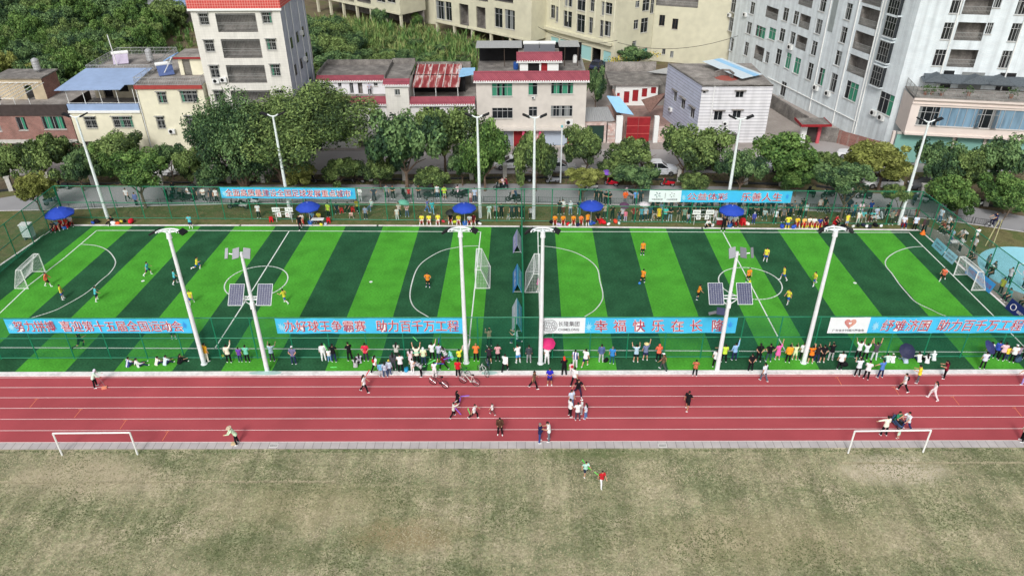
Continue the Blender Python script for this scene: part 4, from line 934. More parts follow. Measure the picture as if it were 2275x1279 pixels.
aircon(t,O,UX,FP(*W('C',495,1080),Y6)[0]-xa,FP(*W('C',495,1080),Y6)[1],1.15);aircon(t,O,UX,FP(*W('C',178,862),Y6)[0]-xa,FP(*W('C',178,862),Y6)[1],0.5)
for cx in(92,240):
 q=FP(*W('C',cx,1190),Y6-1.05);mb=MB();mb.lathe([(0.30,q[1]-0.75),(0.2,q[1]-0.3),(0.14,q[1]+0.3),(0.05,q[1]+0.6)],8,(q[0],Y6-0.6,0));part('pink_lantern',mb,mat('pink_cloth',(226,90,130),0.7,0.1),t)
ry=G(1200,161,z6+0.3).y;rx0,rx1=FP(1155,150,ry)[0],FP(1241,150,ry)[0];rz=FP(1200,134,ry)[1]
mb=MB();Or=V((rx0,ry,0));a=FP(1173,160,ry)[0]-rx0;b=FP(1198,160,ry)[0]-rx0;c=FP(1202,160,ry)[0]-rx0;d=FP(1216,160,ry)[0]-rx0
facade(mb,Or,UX,rx1-rx0,z6,rz,[(a,z6,b,rz-0.4),(c,z6,d,rz-0.2)],rev=0.25);wallseg(mb,V((rx1,ry,0)),UYb,0,5,z6,rz);wallseg(mb,V((rx0,ry+5,0)),-UYb,0,5,z6,rz);part('roof_room',mb,M_white,t)
part('red_door',MB().box(rx0+c,ry+0.18,z6,rx0+d,ry+0.22,rz-0.2),M_redm,t);part('dark_door',MB().box(rx0+a,ry+0.18,z6,rx0+b,ry+0.22,rz-0.4),M_inside,t)
part('room_roof',MB().box(rx0-0.2,ry+0.4,rz+0.1,rx1+0.2,ry+5,rz+0.25),M_conc,t);eave(t,rx0-0.45,rx1+0.45,ry,rz,rz+0.9,1.1)
part('terrace_floor',MB().box(xa+0.05,Y6+0.9,z6,xb-0.05,Y6+12.9,z6+0.05),M_concd,t)
railing(t,[(xa+0.2,Y6+0.6),(xb-0.2,Y6+0.6),(xb-0.2,Y6+9)],z6,0.9,M_frame,0.6)
for k,(px,lb)in enumerate(((1181,'solar water heater with a white tank, one of two over the red roof room door'),(1216,'solar water heater with a white tank, one of two over the red roof room door'))):
 q=G(px,120,rz+0.4);h=solar_heater(lb,V((q.x,ry+2.0,rz+0.25)),2.0);h['group']='paired solar water heaters'
zc=z6+2.7;P=[G(1055,97,zc),G(1160,94,zc),G(1160,104,zc-0.2),G(1056,107,zc-0.2)]
def sheet(root,P,m_,name,th=0.06):
 mb=MB();n=len(P);mb.add(P+[p-V((0,0,th))for p in P],[tuple(range(n))[::-1],tuple(range(n,2*n))]+[(k,(k+1)%n,n+(k+1)%n,n+k)for k in range(n)]);return part(name,mb,m_,root)
yc0,yc1=G(1056,106,zc).y,G(1056,97,zc).y
part('terrace_canopy',MB().box(xa-0.2,yc0,zc-0.08,rx0+0.3,yc1+1.5,zc),M_galv,t)
part('terrace_canopy',MB().box(rx1+0.2,yc0+0.4,zc-0.08,xb-0.6,yc1+1.5,zc-0.01),M_galv,t)
mb=MB()
for x in(xa,xa+3.6,rx1+1,xb-0.8):mb.tube([(x,yc0+0.5,z6),(x,yc0+0.5,zc-0.05)],0.05,5)
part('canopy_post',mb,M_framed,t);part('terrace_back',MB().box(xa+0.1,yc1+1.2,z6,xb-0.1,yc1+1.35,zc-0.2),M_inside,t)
q=G(1118,134,z6);tk=thing('water_tank','white horizontal tank under the terrace canopy of the beige house','water tank',q);part('tank',MB().tube([q+V((-1.2,0,0.9)),q+V((1.2,0,0.9))],0.45,12),M_white,tk);part('stand',MB().box(q.x-1,q.y-0.3,z6,q.x-0.85,q.y+0.3,z6+0.6).box(q.x+0.85,q.y-0.3,z6,q.x+1,q.y+0.3,z6+0.6),M_grey,tk)
q=G(1146,155,z6);solo('barrel',MB().lathe([(0.3,0),(0.34,0.2),(0.34,0.8),(0.3,1.0),(0.1,1.04)],12,q),mat('blue_plastic',(40,80,150),0.5,0.08),'blue plastic barrel on the roof terrace of the beige house','barrel',q)
q=G(1277,140,z6);solo('barrel',MB().lathe([(0.26,0),(0.3,0.2),(0.3,0.9),(0.2,1.1)],12,q),M_white,'white plastic barrel at the edge of the beige house terrace','barrel',q)
# --- yard: garage, gate, courtyard rooms
t=thing('garage','low garage with a corrugated sheet roof and a dark green door','garage',(xb+0.4,97.6,0));gx0,gx1=FP(1299,290,97.6)[0],FP(1347,290,97.6)[0];gz=FP(1320,271,97.6)[1]
mb=MB();facade(mb,V((gx0,97.6,0)),UX,gx1-gx0,0,gz,[(0.3,0,gx1-gx0-0.3,gz-0.5)],rev=0.3);part('wall',mb,M_stone,t);part('garage_door',MB().box(gx0+0.3,97.8,0,gx1-0.3,97.86,gz-0.5),mat('dark_green_door',(40,66,58),0.6,0.15,4),t)
P=[G(1297,269.5,gz+0.1),G(1365,268,gz+0.1),G(1350,238,gz+0.7),G(1297,239,gz+0.7)];sheet(t,P,M_galv,'sheet_roof')
mb=MB()
for k in range(14):a=P[0].lerp(P[1],k/13);b=P[3].lerp(P[2],k/13);mb.tube([a+V((0,0,0.03)),b+V((0,0,0.03))],0.05,4)
part('roof_rib',mb,M_galv,t)
t=thing('gateway','red metal double gate between white couplet pillars','gate',(FP(1415,300,97.8)[0],97.8,0));Yg=97.8
for a,b,m_,nm in((1349,1366,M_stone,'brick_pier'),(1367,1381,M_white,'white_pillar'),(1451,1461,M_white,'white_pillar')):
 x0,x1=FP(a,300,Yg)[0],FP(b,300,Yg)[0];part(nm,MB().box(x0,Yg-0.3,0,x1,Yg+0.4,FP(a,262,Yg)[1]+(0.2 if nm=='white_pillar' else-0.8)),m_,t)
x0,x1=FP(1391,300,Yg)[0],FP(1442,300,Yg)[0];zg=FP(1415,260,Yg)[1]
for s in(0,1):
 xm=(x0+x1)/2;a,b=(x0,xm-0.02)if s==0 else(xm+0.02,x1);lf=part('gate_leaf',MB().box(a,Yg,0.1,b,Yg+0.06,zg),M_redm,t)
 mb=MB()
 for zz in(0.15,zg*0.35,zg*0.66,zg-0.05):mb.box(a,Yg-0.03,zz-0.04,b,Yg-0.002,zz+0.04)
 link('gate_bar',mb.mesh('gate_bar',mat('worn_red',(196,96,92),0.6,0.15,3),V(t.location)),lf)
part('side_wall',MB().box(FP(1462,300,Yg)[0],Yg-0.1,0,FP(1482,300,Yg)[0],Yg+0.2,2.2),M_stone,t)
Mcourt=mat('yard_brick',(150,124,116),0.9,0.2,1.5,var2=0.2)
t=thing('courtyard_house','low white courtyard house with a row of red doors and a blue sheet roof','house',(20,108,0));yh=113.5
ch0,ch1=FP(1368,200,yh)[0],FP(1462,200,yh)[0];czt=FP(1410,188,yh)[1];cz0=FP(1410,222,yh)[1]
z_at=lambda px,py:FP(px,py,yh)
mb=MB();Oc=V((ch0,yh,0));dr=[]
for(xx0,yy0,xx1,yy1)in((985,812,1025,915),(1062,798,1105,900),(1145,785,1185,860),(1225,775,1265,830),(922,825,945,855)):
 a,b=z_at(*W('C',xx0,yy0)),z_at(*W('C',xx1,yy1));dr.append((a[0]-ch0,b[1],b[0]-ch0,a[1]))
facade(mb,Oc,UX,ch1-ch0,0,czt,dr,rev=0.2);wallseg(mb,V((ch1,yh,0)),UYb,0,4,0,czt);wallseg(mb,V((ch0,yh+4,0)),-UYb,0,4,0,czt);part('wall',mb,M_white,t)
for r in dr:part('red_door',MB().box(ch0+r[0],yh+0.1,r[1],ch0+r[2],yh+0.15,r[3]),M_redm,t)
part('roof',MB().box(ch0-1.0,yh-0.5,czt,ch1+0.6,yh+6.5,czt+0.2),M_concd,t)
part('back_wall',MB().box(ch0-1.0,yh+6.6,0,ch1+0.6,yh+6.9,czt+1.6),M_conc,t)
P=[G(1348,213,4.6),G(1376,215,4.6),G(1408,255,2.9),G(1370,249,2.9)];sheet(t,P,M_sky,'blue_roof')
P=[G(1425,222,3.4),G(1479,206,3.4),G(1478,214,2.6),G(1443,251,2.6)];sheet(t,P,mat('brown_tile',(132,102,92),0.8,0.3,4),'tiled_roof')
part('yard_wall',MB().box(ch0-0.6,99.5,0,ch0-0.3,yh,2.6),Mcourt,t)
yx0,yx1=G(1372,260,0).x,G(1470,260,0).x
struct('yard_paving',MB().box(yx0-1,98.3,0.05,yx1+2,113.4,0.062),Mcourt)
# --- white banded house
Y8=97.4;xa=FP(1553,250,Y8)[0];xb=FP(1708,250,Y8)[0];z8=FP(1640,191,Y8)[1]
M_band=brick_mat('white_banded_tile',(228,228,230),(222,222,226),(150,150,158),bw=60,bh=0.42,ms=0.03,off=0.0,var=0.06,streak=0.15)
M_band_shade=brick_mat('shaded_banded_tile',(192,198,216),(186,192,212),(134,138,156),bw=60,bh=0.42,ms=0.03,off=0.0,var=0.08)  # same banded tile, with the side face's bluish shade put into its colour
w8=[('C',1978,810,2040,868,'s',2,1),('C',1787,985,1850,1068,'s',2,1),('C',1952,980,2015,1048,'s',2,1),('C',1760,1203,1825,1260,'s',2,1),('C',1918,1195,1975,1250,'s',2,1),('C',1685,808,1708,830,'s',1,1)]
back=G(1484,142,z8);L8=math.hypot(back.x-xa,back.y-Y8);us=V(((xa-back.x)/L8,(Y8-back.y)/L8,0))
t=thing('banded_house','white house with dark horizontal tile bands and a flat concrete roof','house',(xa,Y8,0));O=V((xa,Y8,0));R=rects_front(Y8,xa,w8);mb=MB();facade(mb,O,UX,xb-xa,0,z8,[r[:4]for r in R])
wallseg(mb,V((xb,Y8,0)),UYb,0,9,0,z8);part('wall',mb,M_band,t)
for r in R:window(t,O,UX,r[:4],'s',r[5],r[6])
sw=[]
for(x0,y0,x1,y1)in((1425,820,1447,890),(1490,885,1520,955),(1572,965,1603,1038)):
 a=PL(*W('C',x0,y0),back,us);b=PL(*W('C',x1,y1),back,us);zc_=(a[1]+b[1])/2;sw.append((a[0],zc_-0.75,b[0],zc_+0.75))
mb=MB();Ob=V((back.x,back.y,0));facade(mb,Ob,us,L8,0,z8,sw);part('side_wall',mb,M_band_shade,t)
for r in sw:window(t,Ob,us,r,'s',2,1)
rp=[V((xa,Y8,0)),V((xb,Y8,0)),V((xb,back.y,0)),V((back.x,back.y,0))]
mb=MB();slab(mb,rp,z8-0.12,z8+0.02);part('roof',mb,M_conc,t)
mb=MB();mb.box(xa,Y8,z8,xb,Y8+0.2,z8+0.14);mb.obox((V((xa,Y8,z8))+V((back.x,back.y,z8)))/2+V((0.1,0,0.07)),us*L8/2,V((-us.y,us.x,0))*0.1,V((0,0,0.07)));part('parapet',mb,M_concd,t)
for px,py in((1878,1092),(1878,1135)):q=FP(*W('C',px,py),Y8);aircon(t,O,UX,q[0]-xa,q[1],0.9)
q=PL(*W('C',1405,970),back,us);aircon(t,Ob,us,q[0],q[1],0.9)
part('drainpipe',MB().tube([(FP(*W('C',1770,900),Y8)[0],Y8-0.1,z8),(FP(*W('C',1770,900),Y8)[0],Y8-0.1,0)],0.06,6),M_white,t)
P=[G(*W('C',1675,545),z8+0.9),G(*W('C',1850,515),z8+0.9),G(*W('C',2215,660),z8+0.5),G(*W('C',2030,700),z8+0.5)]
mb=MB();nb_=7
for k in range(nb_):
 mb.mi=1 if k in(4,5)else 0
 a0,a1=P[0].lerp(P[1],k/nb_),P[0].lerp(P[1],(k+1)/nb_);b0,b1=P[3].lerp(P[2],k/nb_),P[3].lerp(P[2],(k+1)/nb_);mb.poly([b0,b1,a1,a0])
part('sheet_roof',mb,[mat('pale_sheet',(206,220,228),0.5,0.06),M_sky],t)
mb=MB();pa=G(*W('C',1790,650),z8);arc=[G(*W('C',x,y),z8)for x,y in((1790,690),(1850,672),(1910,675),(1950,705))]
for a,b in zip(arc[:-1],arc[1:]):
 for k in range(6):q=a.lerp(b,k/6);mb.tube([q,q+V((0,0,0.75))],0.09,5)
 mb.tube([a+V((0,0,0.8)),b+V((0,0,0.8))],0.12,6)
part('balustrade',mb,M_concd,t);part('terrace',MB().lathe([(1.6,z8+0.025),(1.6,z8+0.06)],16,(G(*W('C',1890,690),z8).x,G(*W('C',1890,690),z8).y,0)),mat('terracotta',(164,92,82),0.8,0.1),t)
# ------------------------------------------------------------------ the large apartment blocks
def oblique(root,Pa,Pb,z0,z1,wins,m_,name='wall',ext=(0,0),rev=0.16,back=None):
 "facade over the ground line Pa-Pb; wins carry source pixels of two opposite corners"
 A,B=V((Pa.x,Pa.y,0)),V((Pb.x,Pb.y,0));u=(B-A).normalized();L=(B-A).length;A=A-u*ext[0];L+=ext[0]+ext[1];R=[]
 for it in wins:
  r,x0,y0,x1,y1,st=it[:6];a=PL(*W(r,x0,y0),A,u);b=PL(*W(r,x1,y1),A,u)
  xa,xb=sorted((a[0],b[0]));za,zb=sorted((a[1],b[1]));R.append((xa,za,xb,zb,st)+tuple(it[6:]))
 mb=MB();facade(mb,A,u,L,z0,z1,[q[:4]for q in R],rev);part(name,mb,m_,root)
 for q in R:
  if q[4]=='o':recess(root,A,u,q[:4],1.3)
  elif q[4]=='x':recess(root,A,u,q[:4],0.6,rail=False,name='doorway')
  else:window(root,A,u,q[:4],q[4],*(q[5:7]if len(q)>5 else(2,1)))
 return A,u,L
 # --- the white apartment block at the right: oblique side
Pa,Pb=G(1640,168,0),G(1957,335,0)
t=thing('apartment_block','long white tiled apartment block running away from the street beside the brick wall','apartment block',Pb)
ua=(V((Pb.x,Pb.y,0))-V((Pa.x,Pa.y,0))).normalized();Aa=V((Pa.x,Pa.y,0))
def wc(r,cx,cy,w_,h_,st,*k):
 a,z=PL(*W(r,cx,cy),Aa,ua);return(a-w_/2,z-h_/2,a+w_/2,z+h_/2,st)+tuple(k)
wins=[]
for(cx,cy,w_,h_,st)in((40,118,2.6,1.5,'o'),(160,130,1.1,1.7,'p'),(250,160,1.0,1.7,'p'),(330,195,2.0,1.7,'o'),(452,238,1.1,1.8,'p'),(490,42,1.1,1.7,'p'),(340,8,2.6,1.4,'o'),(40,302,1.5,1.6,'t'),(128,312,1.1,1.7,'p'),(220,340,1.0,1.6,'p'),(300,382,2.0,1.7,'o'),(412,430,1.0,1.8,'p'),(95,505,1.1,2.1,'p'),(182,540,1.0,2.1,'t'),(260,585,1.2,2.1,'t'),(374,635,1.0,2.2,'p'),(474,682,1.0,2.2,'c'),(582,735,1.1,2.3,'p'),(718,105,1.0,1.9,'p'),(672,312,1.0,1.9,'p'),(625,518,1.0,1.8,'p'),(905,160,2.9,2.1,'o'),(848,378,2.9,2.1,'o'),(795,585,2.9,2.1,'o'),(742,810,2.0,2.2,'c'),(925,5,2.9,1.0,'o'),(138,790,1.1,2.0,'p'),(208,845,1.4,2.1,'p'),(313,920,1.0,2.2,'p'),(408,975,1.1,2.2,'d'),(512,1030,1.0,2.2,'d'),(632,1085,0.8,1.4,'p'),(697,1120,0.8,1.4,'p'),(845,1212,1.4,2.2,'p'),(968,1270,1.5,2.2,'p'),(1045,920,2.1,2.4,'c')):
 nv=3 if w_>1.7 else 2;wins.append(wc('D',cx,cy,w_*1.28,h_*1.12,st,nv,2))
for(cx,cy,w_,h_,st)in((1950,50,1.2,2.0,'p'),(1930,218,1.2,2.0,'p'),(1932,395,1.2,2.0,'p'),(2120,75,1.1,1.7,'p'),(2090,250,1.2,1.7,'p'),(2215,115,2.2,1.6,'p'),(2190,285,2.4,1.6,'c'),(2065,435,1.0,2.0,'p'),(2180,475,2.2,2.0,'o'),(2250,510,0.9,1.6,'p')):
 wins.append(wc('C',cx,cy,w_*1.2,h_*1.1,st,3 if w_>1.7 else 2,2))
def settle(ws):
 out=[]
 for q in sorted(ws,key=lambda q:-(q[2]-q[0])*(q[3]-q[1])):
  if all(q[2]<o[0]-0.05 or q[0]>o[2]+0.05 or q[3]<o[1]-0.05 or q[1]>o[3]+0.05 for o in out):out.append(q)
 return out
wins=[q for q in settle(wins)if q[1]>0.3]
La=(V((Pb.x,Pb.y,0))-Aa).length;ZT=34.0
mb=MB();facade(mb,Aa-ua*4,ua,La+4,0,ZT,[(q[0]+4,q[1],q[2]+4,q[3])for q in wins]);part('wall',mb,M_bigw,t)
for q in wins:
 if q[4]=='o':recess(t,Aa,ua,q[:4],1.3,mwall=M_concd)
 else:window(t,Aa,ua,q[:4],q[4],q[5],q[6])
na=V((ua.y,-ua.x,0))
mb=MB()
for cx,cy in((395,880),(630,880),(800,1085),(870,700)):
 a,z=PL(*W('D',cx,cy),Aa,ua);p=Aa+ua*a+na*0.12;mb.tube([p+V((0,0,0.3)),p+V((0,0,ZT))],0.085,6)
for(x0,y0,x1,y1)in((10,675,800,1080),):
 a,z=PL(*W('D',x0,y0),Aa,ua);b,z2=PL(*W('D',x1,y1),Aa,ua);mb.tube([Aa+ua*a+na*0.15+V((0,0,z2)),Aa+ua*b+na*0.15+V((0,0,z2))],0.07,6)
part('drainpipe',mb,M_white,t)
for cx,cy in((437,778),(543,828),(950,1000),(1018,1042),(210,418),(-262+0,1)):
 if cx>0:a,z=PL(*W('D',cx,cy),Aa,ua);aircon(t,Aa,ua,a,z,1.25)
for cx,cy in((1925,135),(2065,130)):a,z=PL(*W('C',cx,cy),Aa,ua);aircon(t,Aa,ua,a,z,1.0)
for cx,cy in((1090,235),(1030,460),(970,675),(1130,40)):
 a,z=PL(*W('D',cx,cy),Aa+na*0.5,ua);mb=MB();c=Aa+ua*a+na*0.3+V((0,0,z));by=MB().obox(c-V((0,0,1.35)),ua*1.0,na*0.32,V((0,0,0.07)));by.obox(c+V((0,0,1.35)),ua*1.0,na*0.32,V((0,0,0.07)))
 f=part('bay_window',by,M_bigw,t);gb=MB();gb.obox(c,ua*0.92,na*0.27,V((0,0,1.28)));link('pane',gb.mesh('pane',M_glass,V(t.location)),f)
 gr=MB()
 for k in range(5):gr.obox(c+ua*(-0.92+0.46*k)+na*0.285,ua*0.02,na*0.012,V((0,0,1.28)))
 for zz in(-1.2,-0.4,0.5,1.2):gr.obox(c+na*0.287+V((0,0,zz)),ua*0.93,na*0.010,V((0,0,0.02)))
 link('grille',gr.mesh('grille',M_grille,V(t.location)),f)
a,z=PL(*W('D',560,250),Aa,ua)
mb=MB();c=Aa+ua*a+na*0.03+V((0,0,24));mb.obox(c,ua*0.55,na*0.025,V((0,0,12)));part('light_well',mb,mat('well_grey',(150,158,158),0.9,0.1,1.5),t)
C1=V((Pb.x,Pb.y,0));C2=V((G(1992,338,0).x+0.6,G(1992,338,0).y-0.6,0));ub=V((0.985,-0.172,0)).normalized()
uc=(C2-C1).normalized();mb=MB();wallseg(mb,C1,uc,0,(C2-C1).length,0,ZT);part('corner_wall',mb,M_bigw,t)
t2=thing('apartment_block','white tiled apartment block with slate eaves, a roof terrace and green shop shutters','apartment block',C2)
Af=C2;wf=[]
def wfc(cx,cy,w_,h_,st,dep=0.0):
 h_*=1.1
 a,z=PL(*W('D',cx,cy),Af,ub);return(a-w_/2,z-h_/2,a+w_/2,z+h_/2,st,3,2)
for(cx,cy,w_,h_,st)in((1680,40,1.2,1.9,'p'),(1870,45,3.1,2.0,'o'),(2045,20,0.8,1.2,'p'),(1600,278,1.2,1.8,'p'),(1795,282,3.1,1.9,'o'),(1968,255,0.7,1.2,'p'),(1525,515,1.3,1.8,'p'),(1728,520,3.1,1.9,'o'),(1890,498,0.7,1.2,'p'),(2195,290,1.1,1.9,'p'),(2108,530,1.1,1.9,'p'),(2260,50,1.1,1.9,'p')):
 wf.append(wfc(cx,cy,w_,h_,st))
wf=settle(wf);mb=MB();facade(mb,Af,ub,34,0,ZT,[q[:4]for q in wf]);part('wall',mb,M_bigw,t2)
for q in wf:
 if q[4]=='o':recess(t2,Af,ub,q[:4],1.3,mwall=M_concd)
 else:window(t2,Af,ub,q[:4],q[4],q[5],q[6])
nf=V((ub.y,-ub.x,0));mb=MB()
for cx,cy in((1600,420),(2200,400)):a,z=PL(*W('D',cx,cy),Af,ub);p=Af+ub*a+nf*0.12;mb.tube([p+V((0,0,8)),p+V((0,0,ZT))],0.085,6)
part('drainpipe',mb,M_white,t2)
dp=4.2;Op=Af+nf*dp;a0,zbot=PL(2008,298,Op,ub);_,ztop=PL(2026,219,Op,ub);Op2=Op+ub*a0;Lp=30
rw=[]
for(x0,y0,x1,y1)in((1355,945,1500,1105),(1500,945,1880,1112),(1882,965,2030,1128),(2035,960,2500,1150)):
 a=PL(*W('D',x0,y0),Op2,ub);b=PL(*W('D',x1,y1),Op2,ub);rw.append((a[0],min(a[1],b[1])+0.1,b[0]-0.05,zbot+(ztop-zbot)*0.80))
rw=[(r[0],zbot+(ztop-zbot)*0.27,r[2],r[3])for r in rw]
mb=MB();facade(mb,Op2,ub,Lp,zbot,ztop,rw);wallseg(mb,Op2-nf*dp*1.0,nf,0,dp,zbot,ztop);
q0,q1=Op2,Op2+ub*Lp;mb.poly([(q0.x,q0.y,zbot),(q0.x-nf.x*dp,q0.y-nf.y*dp,zbot),(q1.x-nf.x*dp,q1.y-nf.y*dp,zbot),(q1.x,q1.y,zbot)]);part('podium',mb,M_pink,t2)
for k,r in enumerate(rw):window(t2,Op2,ub,r,'b' if k in(1,3)else 'p',6 if k in(1,3)else 3,1 if k in(1,3)else 2)
mb=MB();
for zz,th,pr in((ztop+0.05,0.12,0.35),(zbot+0.12,0.12,0.2),(ztop-0.55,0.06,0.14)):mb.obox(Op2+ub*Lp/2+nf*pr/2+V((0,0,zz)),ub*Lp/2,nf*pr/2,V((0,0,th)))
part('cornice',mb,M_pink,t2)
mb=MB();slab(mb,[Op2+nf*0.3,Op2+ub*Lp+nf*0.3,Op2+ub*Lp-nf*dp,Op2-nf*dp],ztop+0.18,ztop+0.3);part('terrace_floor',mb,M_conc,t2)
rp=[Op2-nf*dp+ub*0.1,Op2+nf*0.2+ub*0.1,Op2+ub*Lp+nf*0.2];railing(t2,[(p.x,p.y)for p in rp],ztop+0.3,1.05,M_grille,0.18)
Os=Op-nf*1.0
for k in range(8):
 a=0.6+a0-1.2+k*3.55;mb=MB();p=Os+ub*a
 f=part('shop_pillar',MB().obox(p-ub*0.25+V((0,0,zbot/2)),ub*0.16,nf*0.2,V((0,0,zbot/2))),M_pink,t2)
 mb=MB();bot=0.1 if k!=2 else 1.25;mb.obox(p+ub*1.65+V((0,0,(zbot-0.35+bot)/2)),ub*1.5,nf*0.04,V((0,0,(zbot-0.35-bot)/2)));part('shop_shutter',mb,M_teal,t2)
 part('shutter_box',MB().obox(p+ub*1.65+nf*0.05+V((0,0,zbot-0.17)),ub*1.56,nf*0.12,V((0,0,0.15))),M_sill,t2)
 if k==2:part('shop_inside',MB().obox(p+ub*1.65-nf*0.3+V((0,0,0.7)),ub*1.5,nf*0.03,V((0,0,0.65))),M_curtw,t2)
_,ze=PL(*W('D',1320,700),Af,ub);mb=MB()
ea,eb=-0.2,30
P=[Af+ub*ea+nf*1.3+V((0,0,ze)),Af+ub*eb+nf*1.3+V((0,0,ze)),Af+ub*eb+nf*0.02+V((0,0,ze+0.75)),Af+ub*ea+nf*0.02+V((0,0,ze+0.75))];q=V((0,0,-0.12));mb.add(P+[p+q for p in P],[(0,1,2,3),(7,6,5,4),(0,4,5,1),(1,5,6,2),(2,6,7,3),(3,7,4,0)])
for cx in(1530,1880,2100):
 a,z=PL(*W('D',cx,660),Af+nf*1.3,ub);c=Af+ub*a;w_=1.7
 tip=c+nf*1.2+V((0,0,ze+1.0));tb=c+nf*0.02+V((0,0,ze+1.0));l0=c-ub*w_+nf*1.45+V((0,0,ze+0.03));r0=c+ub*w_+nf*1.45+V((0,0,ze+0.03));l1=c-ub*w_+nf*0.02+V((0,0,ze+0.3));r1=c+ub*w_+nf*0.02+V((0,0,ze+0.3))
 mb.add([l0,r0,tip,tb,l1,r1],[(0,1,2),(0,2,3,4),(1,5,3,2)])
part('slate_eave',mb,M_slate,t2)
zt0=ztop+0.32
for k,(a,w_,h_)in enumerate(((2.6,1.2,2.1),(5.4,2.6,2.0),(9.3,1.8,2.1),(12.6,1.2,2.0),(16.0,2.0,2.0))):
 mb=MB();mb.obox(Af+ub*a+nf*0.03+V((0,0,zt0+h_/2)),ub*w_/2,nf*0.025,V((0,0,h_/2)));part('terrace_door',mb,M_glass if k!=1 else M_curtw,t2)
M_leafp=mat('pot_plant',(70,96,52),0.9,0.3,6);M_pot=mat('clay_pot',(150,104,84),0.8,0.1)
for k,(a,d)in enumerate(((1.4,3.4),(2.2,3.2),(3.2,3.5),(6.4,3.0),(11.0,3.3),(14.2,3.2))):
 p=Af+ub*(a+a0)+nf*d+V((0,0,ztop+0.3));pt=thing('potted_plant','leafy potted plant behind the railing of the shop roof terrace','potted plant',p,0,'potted plants on the shop roof terrace')
 part('pot',MB().lathe([(0.16,0),(0.24,0.4),(0.2,0.4)],10,p),M_pot,pt);mb=MB();rr=random.Random(k)
 for i in range(60):
  c=p+V((rr.gauss(0,0.28),rr.gauss(0,0.28),0.75+rr.gauss(0,0.22)));a_=V((rr.uniform(-1,1),rr.uniform(-1,1),rr.uniform(-1,1))).normalized()*0.13;b_=a_.cross(V((rr.uniform(-1,1),rr.uniform(-1,1),1))).normalized()*0.1;mb.poly([c-a_,c+b_,c+a_,c-b_])
 part('foliage',mb,M_leafp,pt)
 # --- beige block with bay windows and the blank beige block
t=thing('apartment_block','beige apartment block with tall white framed bay windows over pale teal shutters','apartment block',G(1358,150))
A,B=G(1170,96),G(1358,150)
wb=[]
for(x0,y0,x1,y1,st)in((325,45,370,165,'p'),(375,60,400,200,'w'),(443,100,520,245,'p'),(560,130,635,290,'p'),(455,-60,525,62,'p'),(565,-30,640,98,'p'),(668,155,705,300,'p'),(765,180,800,330,'w'),(805,190,865,325,'p'),(680,-10,720,105,'p'),(780,15,808,140,'w'),(815,25,878,130,'p')):
 wb.append(('C',x0,y0,x1,y1,st,2,2))
Aq=V((A.x,A.y,0));uq=(V((B.x,B.y,0))-Aq).normalized()
def rect2(r,x0,y0,x1,y1,st,A,u):
 a=PL(*W(r,x0,(y0+y1)/2),A,u);b=PL(*W(r,x1,(y0+y1)/2),A,u);c=PL(*W(r,(x0+x1)/2,y0),A,u);d=PL(*W(r,(x0+x1)/2,y1),A,u);return(a[0],d[1],b[0],c[1],st,2,2)
R=settle([rect2(*q[:6],Aq,uq)for q in wb]);Lq=(V((B.x,B.y,0))-Aq).length
_,zsh=PL(*W('C',500,330),Aq,uq);sh=[(PL(*W('C',a,500),Aq,uq)[0],0.1,PL(*W('C',b,500),Aq,uq)[0],max(2.6,zsh-1.2))for a,b in((330,400),(410,500),(590,690),(700,775),(795,865))]
mb=MB();facade(mb,Aq,uq,Lq+0.6,0,30,[q[:4]for q in R]+sh,rev=0.3);part('wall',mb,M_beige,t)
for q in R:window(t,Aq,uq,q[:4],q[4],2,2,rev=0.3)
nq=V((uq.y,-uq.x,0))
for k,r in enumerate(sh):
 if k==3:recess(t,Aq,uq,r,2.0,rail=False,name='garage_bay',mwall=M_inside);continue
 mb=MB();mb.obox(Aq+uq*(r[0]+r[2])/2-nq*0.2+V((0,0,(r[1]+r[3])/2)),uq*(r[2]-r[0])/2,nq*0.03,V((0,0,(r[3]-r[1])/2)));part('shop_shutter',mb,M_tealp,t)
_,z1_=PL(*W('C',560,310),Aq,uq)
mb=MB();mb.obox(Aq+uq*Lq/2+nq*0.35+V((0,0,z1_)),uq*Lq/2,nq*0.35,V((0,0,0.25)));part('ledge',mb,M_beige,t)
mb=MB();
for k in range(9):mb.obox(Aq+uq*(Lq*(0.2+0.1*k))+nq*0.04+V((0,0,18)),uq*0.09,nq*0.05,V((0,0,12)))
part('pilaster',mb,mat('beige_light',(222,220,200),0.8,0.04),t)
C,D=G(1363,150.5),G(1443,136)
Cq=V((B.x,B.y,0))+uq*0.6;uc2=(V((D.x,D.y,0))-Cq).normalized();R=settle([rect2('C',*q,Cq,uc2)for q in((1086,10,1122,68,'p'),(1070,178,1110,260,'p'),(1148,0,1210,98,'p'),(1133,162,1195,290,'p'),(1218,0,1250,120,'w'),(1195,150,1240,312,'w'),(1057,365,1093,412,'p'),(1140,430,1190,520,'t'))])
Lc=(V((D.x,D.y,0))-Cq).length;mb=MB();facade(mb,Cq,uc2,Lc,0,30,[q[:4]for q in R]);wallseg(mb,Cq+uc2*Lc,V((-uc2.y,uc2.x,0)),0,6,0,30);part('corner_wall',mb,M_beige,t)
for q in R:window(t,Cq,uc2,q[:4],q[4],2,2)
t=thing('apartment_block','blank beige block wall with a few small windows and one balcony high up','apartment block',G(1520,140));A,B=G(1436,134),G(1640,152);Aq=V((A.x,A.y,0));uq=(V((B.x,B.y,0))-Aq).normalized();Lq=(V((B.x,B.y,0))-Aq).length
R=settle([rect2('C',*q,Aq,uq)for q in((1295,135,1345,230,'d'),(1410,168,1462,262,'d'),(1320,435,1350,485,'p'),(1392,455,1422,510,'p'),(1270,-70,1645,62,'o'))])
mb=MB();facade(mb,Aq,uq,Lq+6,0,30,[q[:4]for q in R]);part('wall',mb,M_beige,t)
